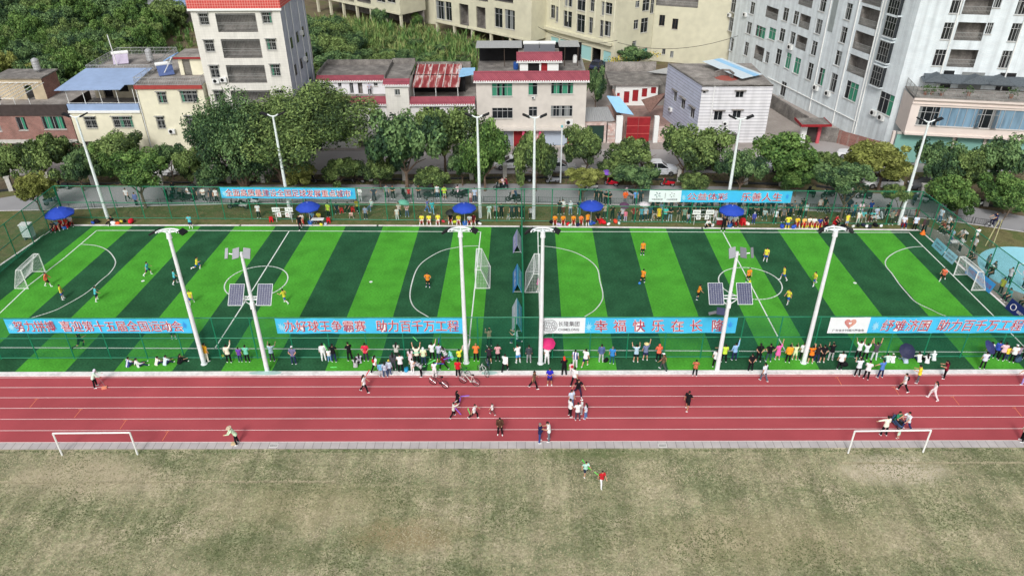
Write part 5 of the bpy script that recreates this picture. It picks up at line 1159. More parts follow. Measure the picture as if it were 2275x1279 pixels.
for q in R:
 if q[4]=='o':recess(t,Aq,uq,q[:4],1.4)
 else:window(t,Aq,uq,q[:4],q[4],2,1)
 # --- unfinished beige block with open ground floor columns
def columned(label,A,B,slabline,wins,m_,cols,ztop=26,backdep=7):
 t=thing('apartment_block',label,'apartment block',(A+B)/2);Aq=V((A.x,A.y,0));uq=(V((B.x,B.y,0))-Aq).normalized();Lq=(V((B.x,B.y,0))-Aq).length;nq=V((uq.y,-uq.x,0))
 _,zs=PL(*slabline,Aq,uq);R=settle([rect2(*q,Aq,uq)for q in wins]);mb=MB();facade(mb,Aq,uq,Lq,zs,ztop,[q[:4]for q in R],rev=0.25);
 wallseg(mb,Aq+uq*Lq,-nq,0,backdep,zs,ztop);wallseg(mb,Aq-nq*backdep,nq,0,backdep,zs,ztop);part('wall',mb,m_,t)
 mb=MB();slab(mb,[Aq+nq*0.15,Aq+uq*Lq+nq*0.15,Aq+uq*Lq-nq*backdep,Aq-nq*backdep],zs-0.35,zs-0.003);part('floor_slab',mb,m_,t)
 for q in R:
  if q[4]=='o':recess(t,Aq,uq,q[:4],2.2,rail=False,name='open_room')
  else:window(t,Aq,uq,q[:4],q[4],2,2,rev=0.25)
 for k in range(cols):part('column',MB().obox(Aq+uq*(0.3+(Lq-0.6)*k/(cols-1))-nq*0.3+V((0,0,(zs-0.35)/2)),uq*0.24,nq*0.24,V((0,0,(zs-0.35)/2))),m_,t)
 part('ground_floor_back',MB().obox(Aq+uq*Lq/2-nq*(backdep-0.5)+V((0,0,zs/2-0.2)),uq*Lq/2,nq*0.1,V((0,0,zs/2-0.2))),M_concd,t);return t
columned('beige block on open columns behind the tall grass, near the tower house',G(705,27),G(893,71),W('B',900,40),[('B',730,-40,860,20,'o'),('B',890,-40,1010,25,'o'),('B',1060,-30,1140,20,'p'),('B',1155,-30,1230,25,'p')],M_beige,7)
columned('beige block with tall dark windows and open rooms above bare columns',G(968,71),G(1180,118),W('B',1900,245),[('B',1590,10,1670,172,'p'),('B',1675,20,1730,185,'p'),('B',1800,40,1880,225,'o'),('B',1950,65,2030,250,'o'),('B',2110,75,2180,245,'p'),('B',2200,90,2290,262,'p'),('B',1880,-30,2050,5,'o'),('B',2105,-30,2275,20,'o')],M_beige,6)
t=thing('apartment_block','pale teal doored recess wall between two beige blocks','apartment block',G(930,45));A,B=G(900,52),G(968,58);Aq=V((A.x,A.y+1.5,0));uq=(V((B.x,B.y+1.5,0))-Aq).normalized();Lq=(V((B.x,B.y+1.5,0))-Aq).length
mb=MB();facade(mb,Aq,uq,Lq,0,24,[(0.8,0.2,4.0,3.6),(0.8,6.0,3.6,8.2)]);part('wall',mb,M_beige,t);recess(t,Aq,uq,(0.8,6.0,3.6,8.2),1.0,rail=False);nq=V((uq.y,-uq.x,0));mb=MB();mb.obox(Aq+uq*2.4-nq*0.1+V((0,0,1.9)),uq*1.6,nq*0.03,V((0,0,1.7)));part('teal_door',mb,M_teal,t)
t=thing('apartment_block','narrow beige block edge with a dark slot, behind the solar heaters','apartment block',G(1165,100));A,B=G(1145,97),G(1186,100);Aq=V((A.x,A.y,0));uq=(V((B.x,B.y,0))-Aq).normalized();mb=MB();facade(mb,Aq,uq,(V((B.x,B.y,0))-Aq).length,0,28,[(2.0,7,2.5,9)]);wallseg(mb,V((B.x,B.y,0)),V((-uq.y,uq.x,0)),0,8,0,28);part('wall',mb,M_beige,t);window(t,Aq,uq,(2.0,7,2.5,9),'d',1,1)
for k,(a,b,lb)in enumerate(((305,362,'pale sheet shed roof at the top of the thicket, seen between trees'),(372,424,'blue sheet shed roof beside the tower house at the top edge'))):
 p,q=G(a,6,4),G(b,12,4);s=thing('shed',lb,'shed',(p+q)/2);s.location.z=0;part('wall',MB().box(p.x,p.y-4,0,q.x,p.y+3,3.9),M_conc,s);part('roof',MB().box(p.x-0.4,p.y-4.5,3.9,q.x+0.4,p.y+3.5,4.05),M_galv if k==0 else M_bluem,s)
t=thing('brick_wall','weathered brick and cement wall at the foot of the white apartment block','wall',G(1870,300));mb=MB();a,b,c=G(1800,300),G(1812,285),G(1950,345)
pts=[G(1700,232),G(1790,290)];mb.obox((pts[0]+pts[1])/2+V((0,0,1)),(pts[1]-pts[0])/2,V((-(pts[1]-pts[0]).y,(pts[1]-pts[0]).x,0)).normalized()*0.12,V((0,0,1)));part('wall_length',mb,M_concd,t)
pts=[G(1812,312),G(1857,318)];mb=MB();mb.obox((pts[0]+pts[1])/2+V((0,0,1.0)),(pts[1]-pts[0])/2,V((0,0.12,0)),V((0,0,1.0)));part('wall_length',mb,M_concd,t)
pts=[G(1858,318),G(1975,352)];mb=MB();mb.obox((pts[0]+pts[1])/2+V((0,0,0.9)),(pts[1]-pts[0])/2,V((0.05,0.12,0)),V((0,0,0.9)));part('wall_length',mb,M_brick,t)
g=G(1797,320);t=thing('gatehouse','tiny gateway hut with a red framed flat roof by the cement yard','gatehouse',g);xg=1.3
part('pillar',MB().box(g.x-xg,g.y,0,g.x-xg+0.7,g.y+0.6,2.9),M_white,t);part('pillar',MB().box(g.x+xg-0.4,g.y,0,g.x+xg,g.y+0.6,2.9),mat('pink_paint',(200,90,100),0.7,0.1),t)
part('roof',MB().box(g.x-xg-0.6,g.y-1.2,2.9,g.x+xg+0.6,g.y+1.6,3.1),M_concd,t);mb=MB();mb.box(g.x-xg-0.7,g.y-1.3,2.84,g.x+xg+0.7,g.y-1.204,3.16);mb.box(g.x-xg-0.7,g.y-1.2,2.84,g.x-xg-0.604,g.y+1.7,3.16);mb.box(g.x+xg+0.604,g.y-1.2,2.84,g.x+xg+0.7,g.y+1.7,3.16);part('red_fascia',mb,M_redm,t);part('dark_door',MB().box(g.x-xg+0.7,g.y+0.3,0,g.x+xg-0.4,g.y+0.35,2.6),M_drk,t)
struct('cement_yard',MB().poly([(p.x,p.y,0.056)for p in(G(1720,345),G(1990,352),G(1960,330),G(1850,318),G(1760,300))]),M_street)
t=thing('garden_wall','cement retaining wall with yellow flowers along its top','wall',G(1400,165));mb=MB();a,b=G(1345,172),G(1450,160);mb.obox((a+b)/2+V((0,0,0.9)),(b-a)/2,V((0,0.2,0)),V((0,0,0.9)));part('wall_length',mb,M_conc,t)
t=thing('shed','shed with a pale sloping sheet roof behind the banded house','shed',G(1460,165));P=[G(*W('C',1185,640),4.2),G(*W('C',1395,595),4.2),G(*W('C',1390,660),3.6),G(*W('C',1250,655),3.6)];sheet(t,P,M_galv,'roof');part('wall',MB().box(P[0].x+1,P[3].y+0.3,0,P[1].x,P[0].y,3.4),M_concd,t)
# ------------------------------------------------------------------ trees
def leaf_mat(key,col,var=0.35):
 m=mat(key,col,0.75,var,1.1,spec=0.15,detail=6);return m
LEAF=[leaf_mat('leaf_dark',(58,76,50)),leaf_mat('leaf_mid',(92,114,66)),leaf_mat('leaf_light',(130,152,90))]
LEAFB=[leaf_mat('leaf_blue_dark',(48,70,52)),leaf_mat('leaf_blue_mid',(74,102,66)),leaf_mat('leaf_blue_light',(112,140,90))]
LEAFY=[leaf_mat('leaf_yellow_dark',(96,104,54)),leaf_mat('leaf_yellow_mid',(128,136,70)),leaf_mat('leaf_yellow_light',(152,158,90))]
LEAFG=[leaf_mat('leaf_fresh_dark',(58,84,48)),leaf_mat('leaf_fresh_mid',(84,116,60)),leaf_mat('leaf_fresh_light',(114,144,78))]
M_bark=mat('bark',(112,96,82),0.9,0.25,5)
def crown_mesh(name,seed,R,H,nclump,nleaf,ls,mats,hollow=0.5,low=0.0):
 "leaf faces gathered in clumps through an uneven ellipsoid of radius R and height H, its bottom at z = 0"
 r=random.Random(seed);mb=MB();cl=[];nl=5+nclump//22;lobes=[]
 for k in range(nl):
  a=6.283*(k+r.uniform(-0.3,0.3))/nl;q=r.uniform(0.30,0.60)if k else 0.0;z=r.uniform(-0.42,0.45)if k else 0.2;lobes.append((V((R*q*math.cos(a),R*q*math.sin(a),H*0.5+H*0.5*z)),r.uniform(0.36,0.56)*(1.15 if k==0 else 1)))
 for k in range(nclump):
  lc,lr=lobes[k%nl];z=r.uniform(-0.9,1.0);a=r.uniform(0,6.283);q=math.sqrt(max(0,1-z*z));f=r.uniform(0.55,1.0)
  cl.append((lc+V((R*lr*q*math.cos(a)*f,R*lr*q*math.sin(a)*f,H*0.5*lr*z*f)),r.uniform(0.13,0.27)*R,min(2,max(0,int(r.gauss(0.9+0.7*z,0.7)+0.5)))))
 for k in range(nleaf):
  c,cr,tone=cl[k%nclump]if k<nclump*3 else r.choice(cl)
  d=V((r.gauss(0,1),r.gauss(0,1),r.gauss(0,0.75))).normalized();p=c+d*cr*r.uniform(0.35,1.0)**0.5
  if p.z<-0.04*H:continue
  n=(d*0.7+V((r.uniform(-1,1),r.uniform(-1,1),r.uniform(-0.3,1.0)))).normalized();a=n.cross(V((r.uniform(-1,1),r.uniform(-1,1),r.uniform(-1,1)))).normalized();b=n.cross(a);s=ls*r.uniform(0.7,1.4)
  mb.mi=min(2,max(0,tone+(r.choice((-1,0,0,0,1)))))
  mb.add([p-a*s,p-b*s*0.55+n*s*0.15,p+a*s,p+b*s*0.55+n*s*0.1],[(0,1,2,3)])
 return mb.mesh(name,mats)
def trunk_mesh(seed,h,r0,spread,top,multi=1):
 r=random.Random(seed);mb=MB()
 for m_ in range(multi):
  a0=r.uniform(0,6.28);tilt=0.0 if multi==1 else r.uniform(0.25,0.5)
  p=[V((0.2*math.cos(a0)*(multi>1),0.2*math.sin(a0)*(multi>1),-0.1))];d=V((tilt*math.cos(a0),tilt*math.sin(a0),1)).normalized()
  for k in range(4):p.append(p[-1]+d*(h/4)+V((r.uniform(-.06,.06),r.uniform(-.06,.06),0))*h*0.3)
  mb.tube(p,[r0,r0*0.85,r0*0.75,r0*0.65,r0*0.6],7)
  for k in range(4 if multi==1 else 3):
   a=a0+k*1.57+r.uniform(-0.4,0.4);q=[p[-1]-d*0.15*h*r.random()]
   e=q[0]+V((spread*math.cos(a),spread*math.sin(a),(top-h)*r.uniform(0.45,0.9)));mid=q[0].lerp(e,0.5)+V((0,0,0.12*(top-h)))
   mb.tube([q[0],mid,e],[r0*0.5,r0*0.32,r0*0.12],5)
   for j in range(2):f=mid.lerp(e,0.3*j);mb.tube([f,f+V((r.uniform(-1,1)*spread*0.5,r.uniform(-1,1)*spread*0.5,(top-h)*0.3))],[r0*0.22,r0*0.07],4)
 return mb.mesh('trunk',M_bark)
CROWN={}
for i,(k,mats)in enumerate((('n',LEAF),('b',LEAFB),('y',LEAFY),('g',LEAFG))):
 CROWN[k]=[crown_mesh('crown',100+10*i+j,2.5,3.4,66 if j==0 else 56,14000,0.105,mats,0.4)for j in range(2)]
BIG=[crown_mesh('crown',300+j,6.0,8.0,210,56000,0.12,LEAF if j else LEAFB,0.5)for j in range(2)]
TRK=[trunk_mesh(40+j,1.6,0.14,1.3,3.6)for j in range(3)];TRKM=trunk_mesh(51,3.0,0.26,3.8,9.0,5)
def tree(label,bpx,top_py,xl,xr,bot_py,kind='n',var=0,group='street trees beyond the path',name='street_tree',big=False):
 base=G(*bpx);zt=HG(base,top_py);zb=max(0.5,HG(base,bot_py));h=max(1.2,zt-zb);cx=(xl+xr)/2
 R_=0.46*(xr-xl)/pxm(base+V((0,0,(zt+zb)/2)));zm=(zt+zb)/2;h=2*math.sqrt(max((h/2)**2-(0.44*R_)**2,(0.5*R_)**2))*0.97;zb,zt=zm-h/2,zm+h/2
 q=base+V((0,0,(zt+zb)/2));w_=(xr-xl)/pxm(q);xo=(cx-bpx[0])/pxm(q)
 d=q-EYE;pxc=IW/2+FL*d.dot(_r)/d.dot(_f);xo=(cx-pxc)/pxm(q)
 t=thing(name,label,'tree',(base.x,base.y,-0.03),RNG.uniform(0,6.28),group)
 R0,H0=(6.0,8.0)if big else(2.5,3.4)
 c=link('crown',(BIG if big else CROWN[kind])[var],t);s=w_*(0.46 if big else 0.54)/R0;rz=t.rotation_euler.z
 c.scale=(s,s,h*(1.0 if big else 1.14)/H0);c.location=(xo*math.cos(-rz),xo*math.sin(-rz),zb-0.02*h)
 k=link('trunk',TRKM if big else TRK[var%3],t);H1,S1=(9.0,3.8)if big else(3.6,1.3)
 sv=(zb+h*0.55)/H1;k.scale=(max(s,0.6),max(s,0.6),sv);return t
T=tree
T('small yellow green tree by the fence corner at the end of the path',(92,472),384,40,126,448,'y',0)
T('green tree cut by the picture edge before the brick house',(22,412),320,-30,62,398,'n',0)
T('broad dark round tree before the green curtains of the brick house',(108,402),288,45,168,394,'n',1)
T('low bushy tree just beside the first leaning white lamp pole',(186,424),338,138,218,414,'b',0)
T('wide tree crown below the windows of the blue canopy house',(252,390),293,193,314,374,'n',0)
T('rounded tree with a slim trunk rising from the verge kerb',(324,462),334,240,376,414,'g',1)
T('dark narrow tree below the caged window of the red cornice house',(388,406),316,342,408,380,'b',1)
T('huge dense dark tree, its crown covering the foot of the tower house',(545,414),188,398,640,412,'b',0,big=True)
T('huge spreading tree with many bare slanting limbs',(640,410),178,490,838,350,'n',1,big=True)
T('small grey green tree on a thin trunk under the spreading limbs',(757,420),343,714,812,410,'n',1)
T('tall dense tree in front of the square stair tower',(905,420),240,818,985,414,'b',1)
T('forked street tree below the rusty striped roof',(990,387),232,928,1062,352,'n',0)
T('low bush tree touching the far fence under the forked tree',(962,424),364,920,1004,416,'n',1)
T('light green tree standing close against a white lamp pole',(1078,424),278,1012,1128,412,'g',0)
T('dark tree in front of the pink lanterns and a parked scooter',(1190,424),284,1136,1236,412,'n',1)
T('round tree beside the thin short white post',(1302,394),286,1252,1348,374,'n',0)
T('yellowish low tree whose trunk stands behind the blue umbrella',(1294,447),377,1262,1342,417,'y',1)
T('round tree in front of the red double gate',(1425,388),298,1352,1466,374,'n',1)
T('low dark tree before the white estate car',(1412,432),368,1366,1466,420,'b',0)
T('largest street tree, forking before the banded house',(1515,404),276,1468,1612,388,'n',0)
T('low bush tree beneath the largest street tree',(1545,430),378,1508,1578,422,'n',1)
T('tree wrapping the lamp pole of the two emblem banner',(1640,434),330,1592,1702,422,'b',1)
T('wide bright tree by the cement yard and gatehouse',(1748,418),288,1658,1824,402,'g',0)
T('low round tree directly over the end of the emblem banner',(1765,436),370,1718,1806,424,'g',1)
T('dark low tree with pale bare forked stems behind the fence',(1865,494),370,1804,1932,424,'b',0)
T('yellow green tree before the small white car in the yard',(1950,424),318,1888,2034,396,'y',0)
T('thin sparse sapling behind the fence by the corner lamp pole',(1990,492),408,1962,2030,442,'n',1)
T('dark tree in front of the green shop shutters',(2085,424),312,2028,2138,414,'b',1)
T('light green tree overhanging the far corner of the cage',(2122,484),386,2052,2178,474,'g',0)
T('darkest tree at the picture edge before the shop shutters',(2225,424),306,2166,2290,412,'b',0)
T('light tree over the parked motorbike at the picture edge',(2228,474),388,2172,2290,468,'g',1)
t=T('dense dark green tree squeezed between the beige house and the blue sheet roof',(1322,248),150,1298,1348,244,'b',1,None,'garden_tree')
t=T('dark bushy tree on the flower bank before the beige block',(1412,152),104,1370,1445,156,'b',0,None,'garden_tree')
for a in(('slim green tree just left of the wide crown by the blue canopy house',(218,408),322,184,258,398,'g',1),('low tree filling the gap under the red cornice house',(428,412),326,384,470,402,'n',0),('low dark bush tree at the left foot of the huge dense tree',(476,424),366,428,524,418,'b',1),('yellow tinged bush tree before the slanting limbs',(668,424),366,628,706,418,'y',0),('small tree closing the gap before the tall dense tree',(846,420),352,806,890,414,'n',0),('narrow tree between the forked tree and the light green one',(1028,412),336,996,1062,404,'b',0),('tree between the wide bright tree and the dark forked one',(1838,412),330,1796,1880,400,'n',1),('tree filling the space left of the darkest edge tree',(2152,428),330,2108,2194,416,'n',0),('low tree beside the tree in front of the red gate',(1362,402),344,1330,1400,396,'n',1)):T(*a)
b=G(2197,548);t=thing('sapling','bare sapling tied between two wooden stakes near the round court','tree',b);part('trunk',MB().tube([b,b+V((0.3,0.1,2.2)),b+V((0.9,0.2,4.4))],[0.06,0.04,0.015],5),M_bark,t)
mb=MB();rr=random.Random(4)
for k in range(16):p=b+V((0.3+0.03*k,0.1,2.2+0.13*k));mb.tube([p,p+V((rr.uniform(-1,1),rr.uniform(-1,1),rr.uniform(0.3,1.0)))],[0.02,0.006],4)
part('twigs',mb,M_bark,t)
for dx in(-0.25,0.5):part('stake',MB().tube([b+V((dx,0.2,0)),b+V((dx*0.4+0.2,0.1,3.0))],0.05,5),mat('bamboo',(196,186,140),0.8,0.1),t)
# ------------------------------------------------------------------ the thicket behind the houses
n=0
def wild(x,y,s,sz,kind,var,label,group):
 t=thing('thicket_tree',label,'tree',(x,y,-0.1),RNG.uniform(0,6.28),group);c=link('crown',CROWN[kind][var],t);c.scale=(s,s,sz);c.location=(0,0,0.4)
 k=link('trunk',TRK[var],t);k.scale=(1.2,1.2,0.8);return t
GT='trees of the dense thicket behind the houses'
y=110.0;row=0
while y<215:
 xl,xr=G(-60,0,0).x,0
 edge0=-0.52*y*1.06-6;edge1=-64+(y-110)*-0.16 if y>120 else-57
 sp=4.6 if y<150 else 6.0
 x=edge1-(sp/2 if row%2 else 0)
 while x>-0.70*y-9:
  big=RNG.random()
  s=RNG.uniform(1.0,1.5)*(1.25 if y>150 else 1.0);wild(x+RNG.uniform(-1.6,1.6),y+RNG.uniform(-1.6,1.6),s,s*RNG.uniform(0.9,1.5),RNG.choice('bbnngg' if y>125 else 'bgnggy'),RNG.randint(0,1),'tree of the dense green thicket that fills the slope behind the brick house',GT)
  x-=sp*RNG.uniform(0.85,1.2);n+=1
 y+=sp*0.85;row+=1
GB='dark bushes behind the low white house'
for(px,py,s)in((700,185,1.2),(735,180,1.4),(690,150,1.5),(725,140,1.6),(760,150,1.4),(700,110,1.4),(745,105,1.5),(785,125,1.3),(790,180,1.2),(830,178,1.1),(800,155,1.2),(850,165,1.1),(880,155,1.1),(905,165,1.0),(870,185,1.0),(930,168,0.9),(960,165,0.9),(910,185,0.9),(950,182,0.9),(660,120,1.4),(655,165,1.2),(775,100,1.1),(690,85,1.3),(735,75,1.1),(990,172,0.9),(1025,168,0.8),(820,96,0.8),(868,108,0.7),(925,112,0.65),(985,126,0.6),(1030,148,0.6),(955,146,0.7),(1045,116,0.55),(760,84,0.9),(895,88,0.5),(838,132,0.8),(905,140,0.7)):
 p=G(px,py);wild(p.x,p.y,s,s*0.95,RNG.choice('bbn'),RNG.randint(0,1),'dark green bush of the overgrown plot behind the low white house',GB)
for(px,py,s,lb)in((848,62,0.8,'slim dark shrub climbing before the bare columns'),(1118,96,0.8,'dark conifer like shrub by the corner of the columned block'),(1012,55,0.5,'small shrub growing under the open rooms of the columned block'),(928,62,0.6,'banana like shrub before the teal doors')):
 p=G(px,py);t=wild(p.x,p.y,s,s*1.4,'b' if s>0.7 else 'g',0,lb,None);t.name='shrub';t['category']='shrub'
def blades(name,region,n_,h,cols,seed):
 r=random.Random(seed);mb=MB();
 xs=[p.x for p in region];ys=[p.y for p in region]
 def inside(x,y):
  c=False;j=len(region)-1
  for i in range(len(region)):
   if(ys[i]>y)!=(ys[j]>y)and x<(xs[j]-xs[i])*(y-ys[i])/(ys[j]-ys[i])+xs[i]:c=not c
   j=i
  return c
 k=0;tufts=[]
 while len(tufts)<n_//14:
  x,y=r.uniform(min(xs),max(xs)),r.uniform(min(ys),max(ys))
  if inside(x,y):tufts.append((x,y,r.uniform(0.6,1.25),r.randint(0,len(cols)-1)))
 for(x,y,s,m_)in tufts:
  for i in range(14):
   a=r.uniform(0,6.28);hh=h*s*r.uniform(0.6,1.15);ln=r.uniform(0.25,0.8)*hh*0.8;w_=0.10;mb.mi=m_ if r.random()<0.75 else r.randint(0,len(cols)-1)
   p=V((x+r.gauss(0,0.3),y+r.gauss(0,0.3),-0.05));d=V((math.cos(a),math.sin(a),0));sd_=V((-d.y,d.x,0))*w_
   q=p+d*ln*0.35+V((0,0,hh*0.7));e=p+d*ln+V((0,0,hh))
   mb.add([p-sd_,p+sd_,q+sd_*0.8,q-sd_*0.8,e],[(0,1,2,3),(3,2,4)])
 return struct(name,mb,[leaf_mat('blade_%s_%d'%(name,i),c)for i,c in enumerate(cols)],'stuff')
g1=[G(*p)for p in((672,78),(720,50),(880,66),(960,80),(1060,100),(1085,125),(1062,165),(960,168),(880,150),(790,112),(720,100))]
blades('tall_grass',g1,9000,2.3,[(104,134,74),(124,148,86),(84,118,66),(146,152,98)],5)
blades('tall_grass',[G(*p)for p in((-20,120),(430,140),(430,20),(300,5),(-20,60))],5000,1.6,[(70,104,52),(96,128,60),(84,112,58)],8)
fl_=G(1352,164);b_=G(1455,148);mb=MB();rr=random.Random(9)
for k in range(700):
 f=rr.random();p=fl_.lerp(b_,f)+V((rr.uniform(-1.0,1.0),rr.uniform(-0.6,1.6),1.9+rr.uniform(-0.3,0.6)));a=V((rr.uniform(-1,1),rr.uniform(-1,1),rr.uniform(-1,1))).normalized()*0.14;b2=a.cross(V((0.3,0.2,1))).normalized()*0.12;mb.mi=0 if rr.random()<0.55 else 1;mb.poly([p-a,p+b2,p+a,p-b2])
struct('flower_bank_foliage',mb,[mat('yellow_flower',(222,196,40),0.8,0.15),LEAF[1]],'stuff')
def litter(name,poly,n_,size,cols,seed,zmax=0.12):
 r=random.Random(seed);mb=MB();xs=[p.x for p in poly];ys=[p.y for p in poly];k=0
 while k<n_:
  x,y=r.uniform(min(xs),max(xs)),r.uniform(min(ys),max(ys));k+=1
  p=V((x,y,r.uniform(0.0,zmax)));a=V((r.uniform(-1,1),r.uniform(-1,1),r.uniform(-0.3,0.6))).normalized()*size*r.uniform(0.6,1.4);b=a.cross(V((r.uniform(-.5,.5),r.uniform(-.5,.5),1))).normalized()*size*0.6;mb.mi=r.randint(0,len(cols)-1);mb.poly([p-a,p+b,p+a,p-b])
 return struct(name,mb,[leaf_mat('ground_%s_%d'%(name,i),c)for i,c in enumerate(cols)],'stuff')
litter('weeds',[V((-60,83.9,0)),V((62,86.8,0))],5200,0.13,[(92,104,62),(120,112,76),(74,92,52)],3)
litter('verge_tufts',[V((-47,74.9,0)),V((40,78.0,0))],5200,0.08,[(104,112,66),(134,126,86),(84,102,58)],4,0.06)
def tufts(n_,seed):
 r=random.Random(seed);mb=MB();k=0
 while k<n_:
  if r.random()<0.10:
   x=r.uniform(-40,40);y=r.gauss(*((35.6,0.05)if x<-12 else(37.2,0.04)if x>22 else(36.4,0.6)));tone=3
  else:x,y=r.uniform(-39,39),r.uniform(27.5,38.55);q=math.sin(x*0.9+math.sin(y*0.7)*1.3)+math.sin(y*1.1+x*0.23)+r.gauss(0,0.9);tone=0 if q<-1.2 else 1 if q<0 else 2 if q<1.3 else 3
  if y>38.3:tone=r.choice((0,0,4))
  k+=1;s=r.uniform(0.05,0.12);a=r.uniform(0,6.283);p=V((x,y,0.02));d=V((math.cos(a),math.sin(a),0));e=V((-d.y,d.x,0))*s*0.35;mb.mi=tone;mb.add([p-e,p+e,p+d*s+V((0,0,s*r.uniform(0.1,0.5)))],[(0,1,2)])
 return struct('lawn_tufts',mb,[leaf_mat('tuft_%d'%i,c,0.2)for i,c in enumerate(((96,106,70),(122,127,90),(156,151,118),(180,171,142),(80,104,54)))],'stuff')
tufts(120000,21)
# ------------------------------------------------------------------ people: posed bodies and clothes
def dirv(a,b,side):
 "unit direction: a = degrees forward from straight down, b = degrees outward on this side; the figure faces +Y"
 a,b=rad(a),rad(b);return V((side*math.sin(b),math.sin(a)*math.cos(b),-math.cos(a)*math.cos(b)))
POSE={'stand':dict(aL=(4,10,14,6),aR=(4,10,14,6),lL=(1,4,-1,3),lR=(-1,4,-2,3)),'relaxed':dict(aL=(8,12,30,-4),aR=(0,9,10,8),lL=(6,6,-4,4),lR=(-3,6,-4,6),lean=2),'behind':dict(aL=(-22,22,-8,-40),aR=(-22,22,-8,-40),lL=(1,5,-1,4),lR=(-2,5,-3,4),lean=3),'folded':dict(aL=(20,18,80,-62),aR=(22,18,78,-60),lL=(2,5,-2,4),lR=(-2,5,-3,4)),'hips':dict(aL=(-14,42,10,-38),aR=(-14,42,10,-38),lL=(2,7,-2,5),lR=(-2,7,-2,5)),'filming':dict(aL=(48,16,138,-18),aR=(50,16,140,-18),lL=(2,6,-2,4),lR=(-2,6,-3,4)),'phone':dict(aL=(22,12,88,-22),aR=(26,10,98,-18),lL=(2,5,-2,4),lR=(-3,5,-4,4),lean=4,head=24),'onearm':dict(aL=(4,14,20,6),aR=(150,22,172,8),lL=(2,6,-2,4),lR=(-2,6,-3,4)),'botharms':dict(aL=(152,26,174,6),aR=(152,26,174,6),lL=(3,7,-2,5),lR=(-3,7,-3,5)),'gripfence':dict(aL=(74,24,128,2),aR=(74,24,128,2),lL=(4,6,-4,4),lR=(-4,6,-4,4),lean=3),'walk':dict(aL=(26,10,40,4),aR=(-24,10,-8,8),lL=(-22,3,-32,3),lR=(26,3,8,3),lean=3),'walk2':dict(aL=(-20,12,2,6),aR=(22,12,46,0),lL=(18,4,2,3),lR=(-14,4,-30,3),lean=3),'run':dict(aL=(-50,16,24,10),aR=(44,16,110,-6),lL=(48,4,-24,4),lR=(-26,4,-78,4),lean=12),'jog':dict(aL=(34,18,96,-4),aR=(-36,18,20,10),lL=(-20,5,-54,4),lR=(30,5,-6,4),lean=8),'ready':dict(aL=(18,26,50,4),aR=(18,26,50,4),lL=(18,14,-18,8),lR=(-4,14,-20,8),lean=10),'stride':dict(aL=(20,30,40,22),aR=(-24,30,-4,24),lL=(34,8,-4,6),lR=(-26,8,-44,6),lean=8),'sit':dict(aL=(26,14,62,-8),aR=(26,14,62,-8),lL=(84,12,4,6),lR=(84,12,2,6),lean=12,seat=0.42),'sitback':dict(aL=(10,16,58,-10),aR=(14,16,66,-14),lL=(86,9,-2,4),lR=(84,10,10,6),lean=-4,seat=0.42),'ground':dict(aL=(46,18,70,-14),aR=(46,18,70,-14),lL=(128,14,34,10),lR=(124,16,36,12),lean=22,seat=0.02),'ground2':dict(aL=(-20,20,-16,16),aR=(40,16,80,-10),lL=(98,16,62,14),lR=(116,18,44,14),lean=-6,seat=0.02),'squat':dict(aL=(40,16,82,-6),aR=(40,16,82,-6),lL=(102,18,-28,8),lR=(98,18,-32,8),lean=30),'kneel':dict(aL=(52,14,118,-16),aR=(52,14,122,-16),lL=(82,8,-4,4),lR=(8,8,-86,6),lean=8),'bend':dict(aL=(40,12,30,4),aR=(52,12,44,2),lL=(-4,8,-6,5),lR=(4,8,-2,5),lean=52),'sweep':dict(aL=(48,10,74,-24),aR=(30,14,44,-20),lL=(8,7,-4,4),lR=(-6,7,-6,4),lean=24,head=12),'point':dict(aL=(10,88,8,86),aR=(8,14,30,2),lL=(4,8,-2,5),lR=(-4,8,-4,5),lean=2),'umbrella':dict(aL=(6,12,22,4),aR=(34,12,118,-6),lL=(2,5,-2,4),lR=(-2,5,-3,4)),'ride':dict(aL=(58,16,66,2),aR=(58,16,66,2),lL=(70,9,-8,4),lR=(70,9,-8,4),lean=8,seat=0.78),'pushbike':dict(aL=(44,12,60,-4),aR=(44,18,62,4),lL=(-16,4,-34,3),lR=(24,4,6,3),lean=10),'swing':dict(aL=(76,40,96,30),aR=(116,26,138,8),lL=(24,9,-8,6),lR=(-22,9,-38,6),lean=6),}
def joints(p):
 J={};hip=0.0;lean=rad(p.get('lean',0));up=V((0,math.sin(lean),math.cos(lean)))
 J['hip']=V((0,0,0));J['waist']=up*0.14;J['chest']=up*0.34;J['neck']=up*0.53
 hl=lean*0.4+rad(p.get('head',0));J['headup']=V((0,math.sin(hl),math.cos(hl)));J['head']=J['neck']+J['headup']*0.155+V((0,0.012,0))
 for s,k in((-1,'L'),(1,'R')):
  sh=up*0.475+V((s*0.185,0,0));a=p['a'+k];el=sh+dirv(a[0],a[1],s)*0.285;wr=el+dirv(a[2],a[3],s)*0.25
  J['sh'+k],J['el'+k],J['wr'+k]=sh,el,wr;J['hd'+k]=dirv(a[2],a[3],s)
  h=V((s*0.092,0,-0.03));l=p['l'+k];kn=h+dirv(l[0],l[1],s)*0.43;an=kn+dirv(l[2],l[3],s)*0.42
  J['hj'+k],J['kn'+k],J['an'+k]=h,kn,an
 low=min(J['anL'].z,J['anR'].z)-0.075
 dz=-low
 if 'seat' in p:dz=max(p['seat']+0.10,0.12)if p['seat']<0.1 else p['seat']+0.10
 for k in J:
  if k not in('headup','hdL','hdR'):J[k]=J[k]+V((0,0,dz))
 J['up']=up;return J
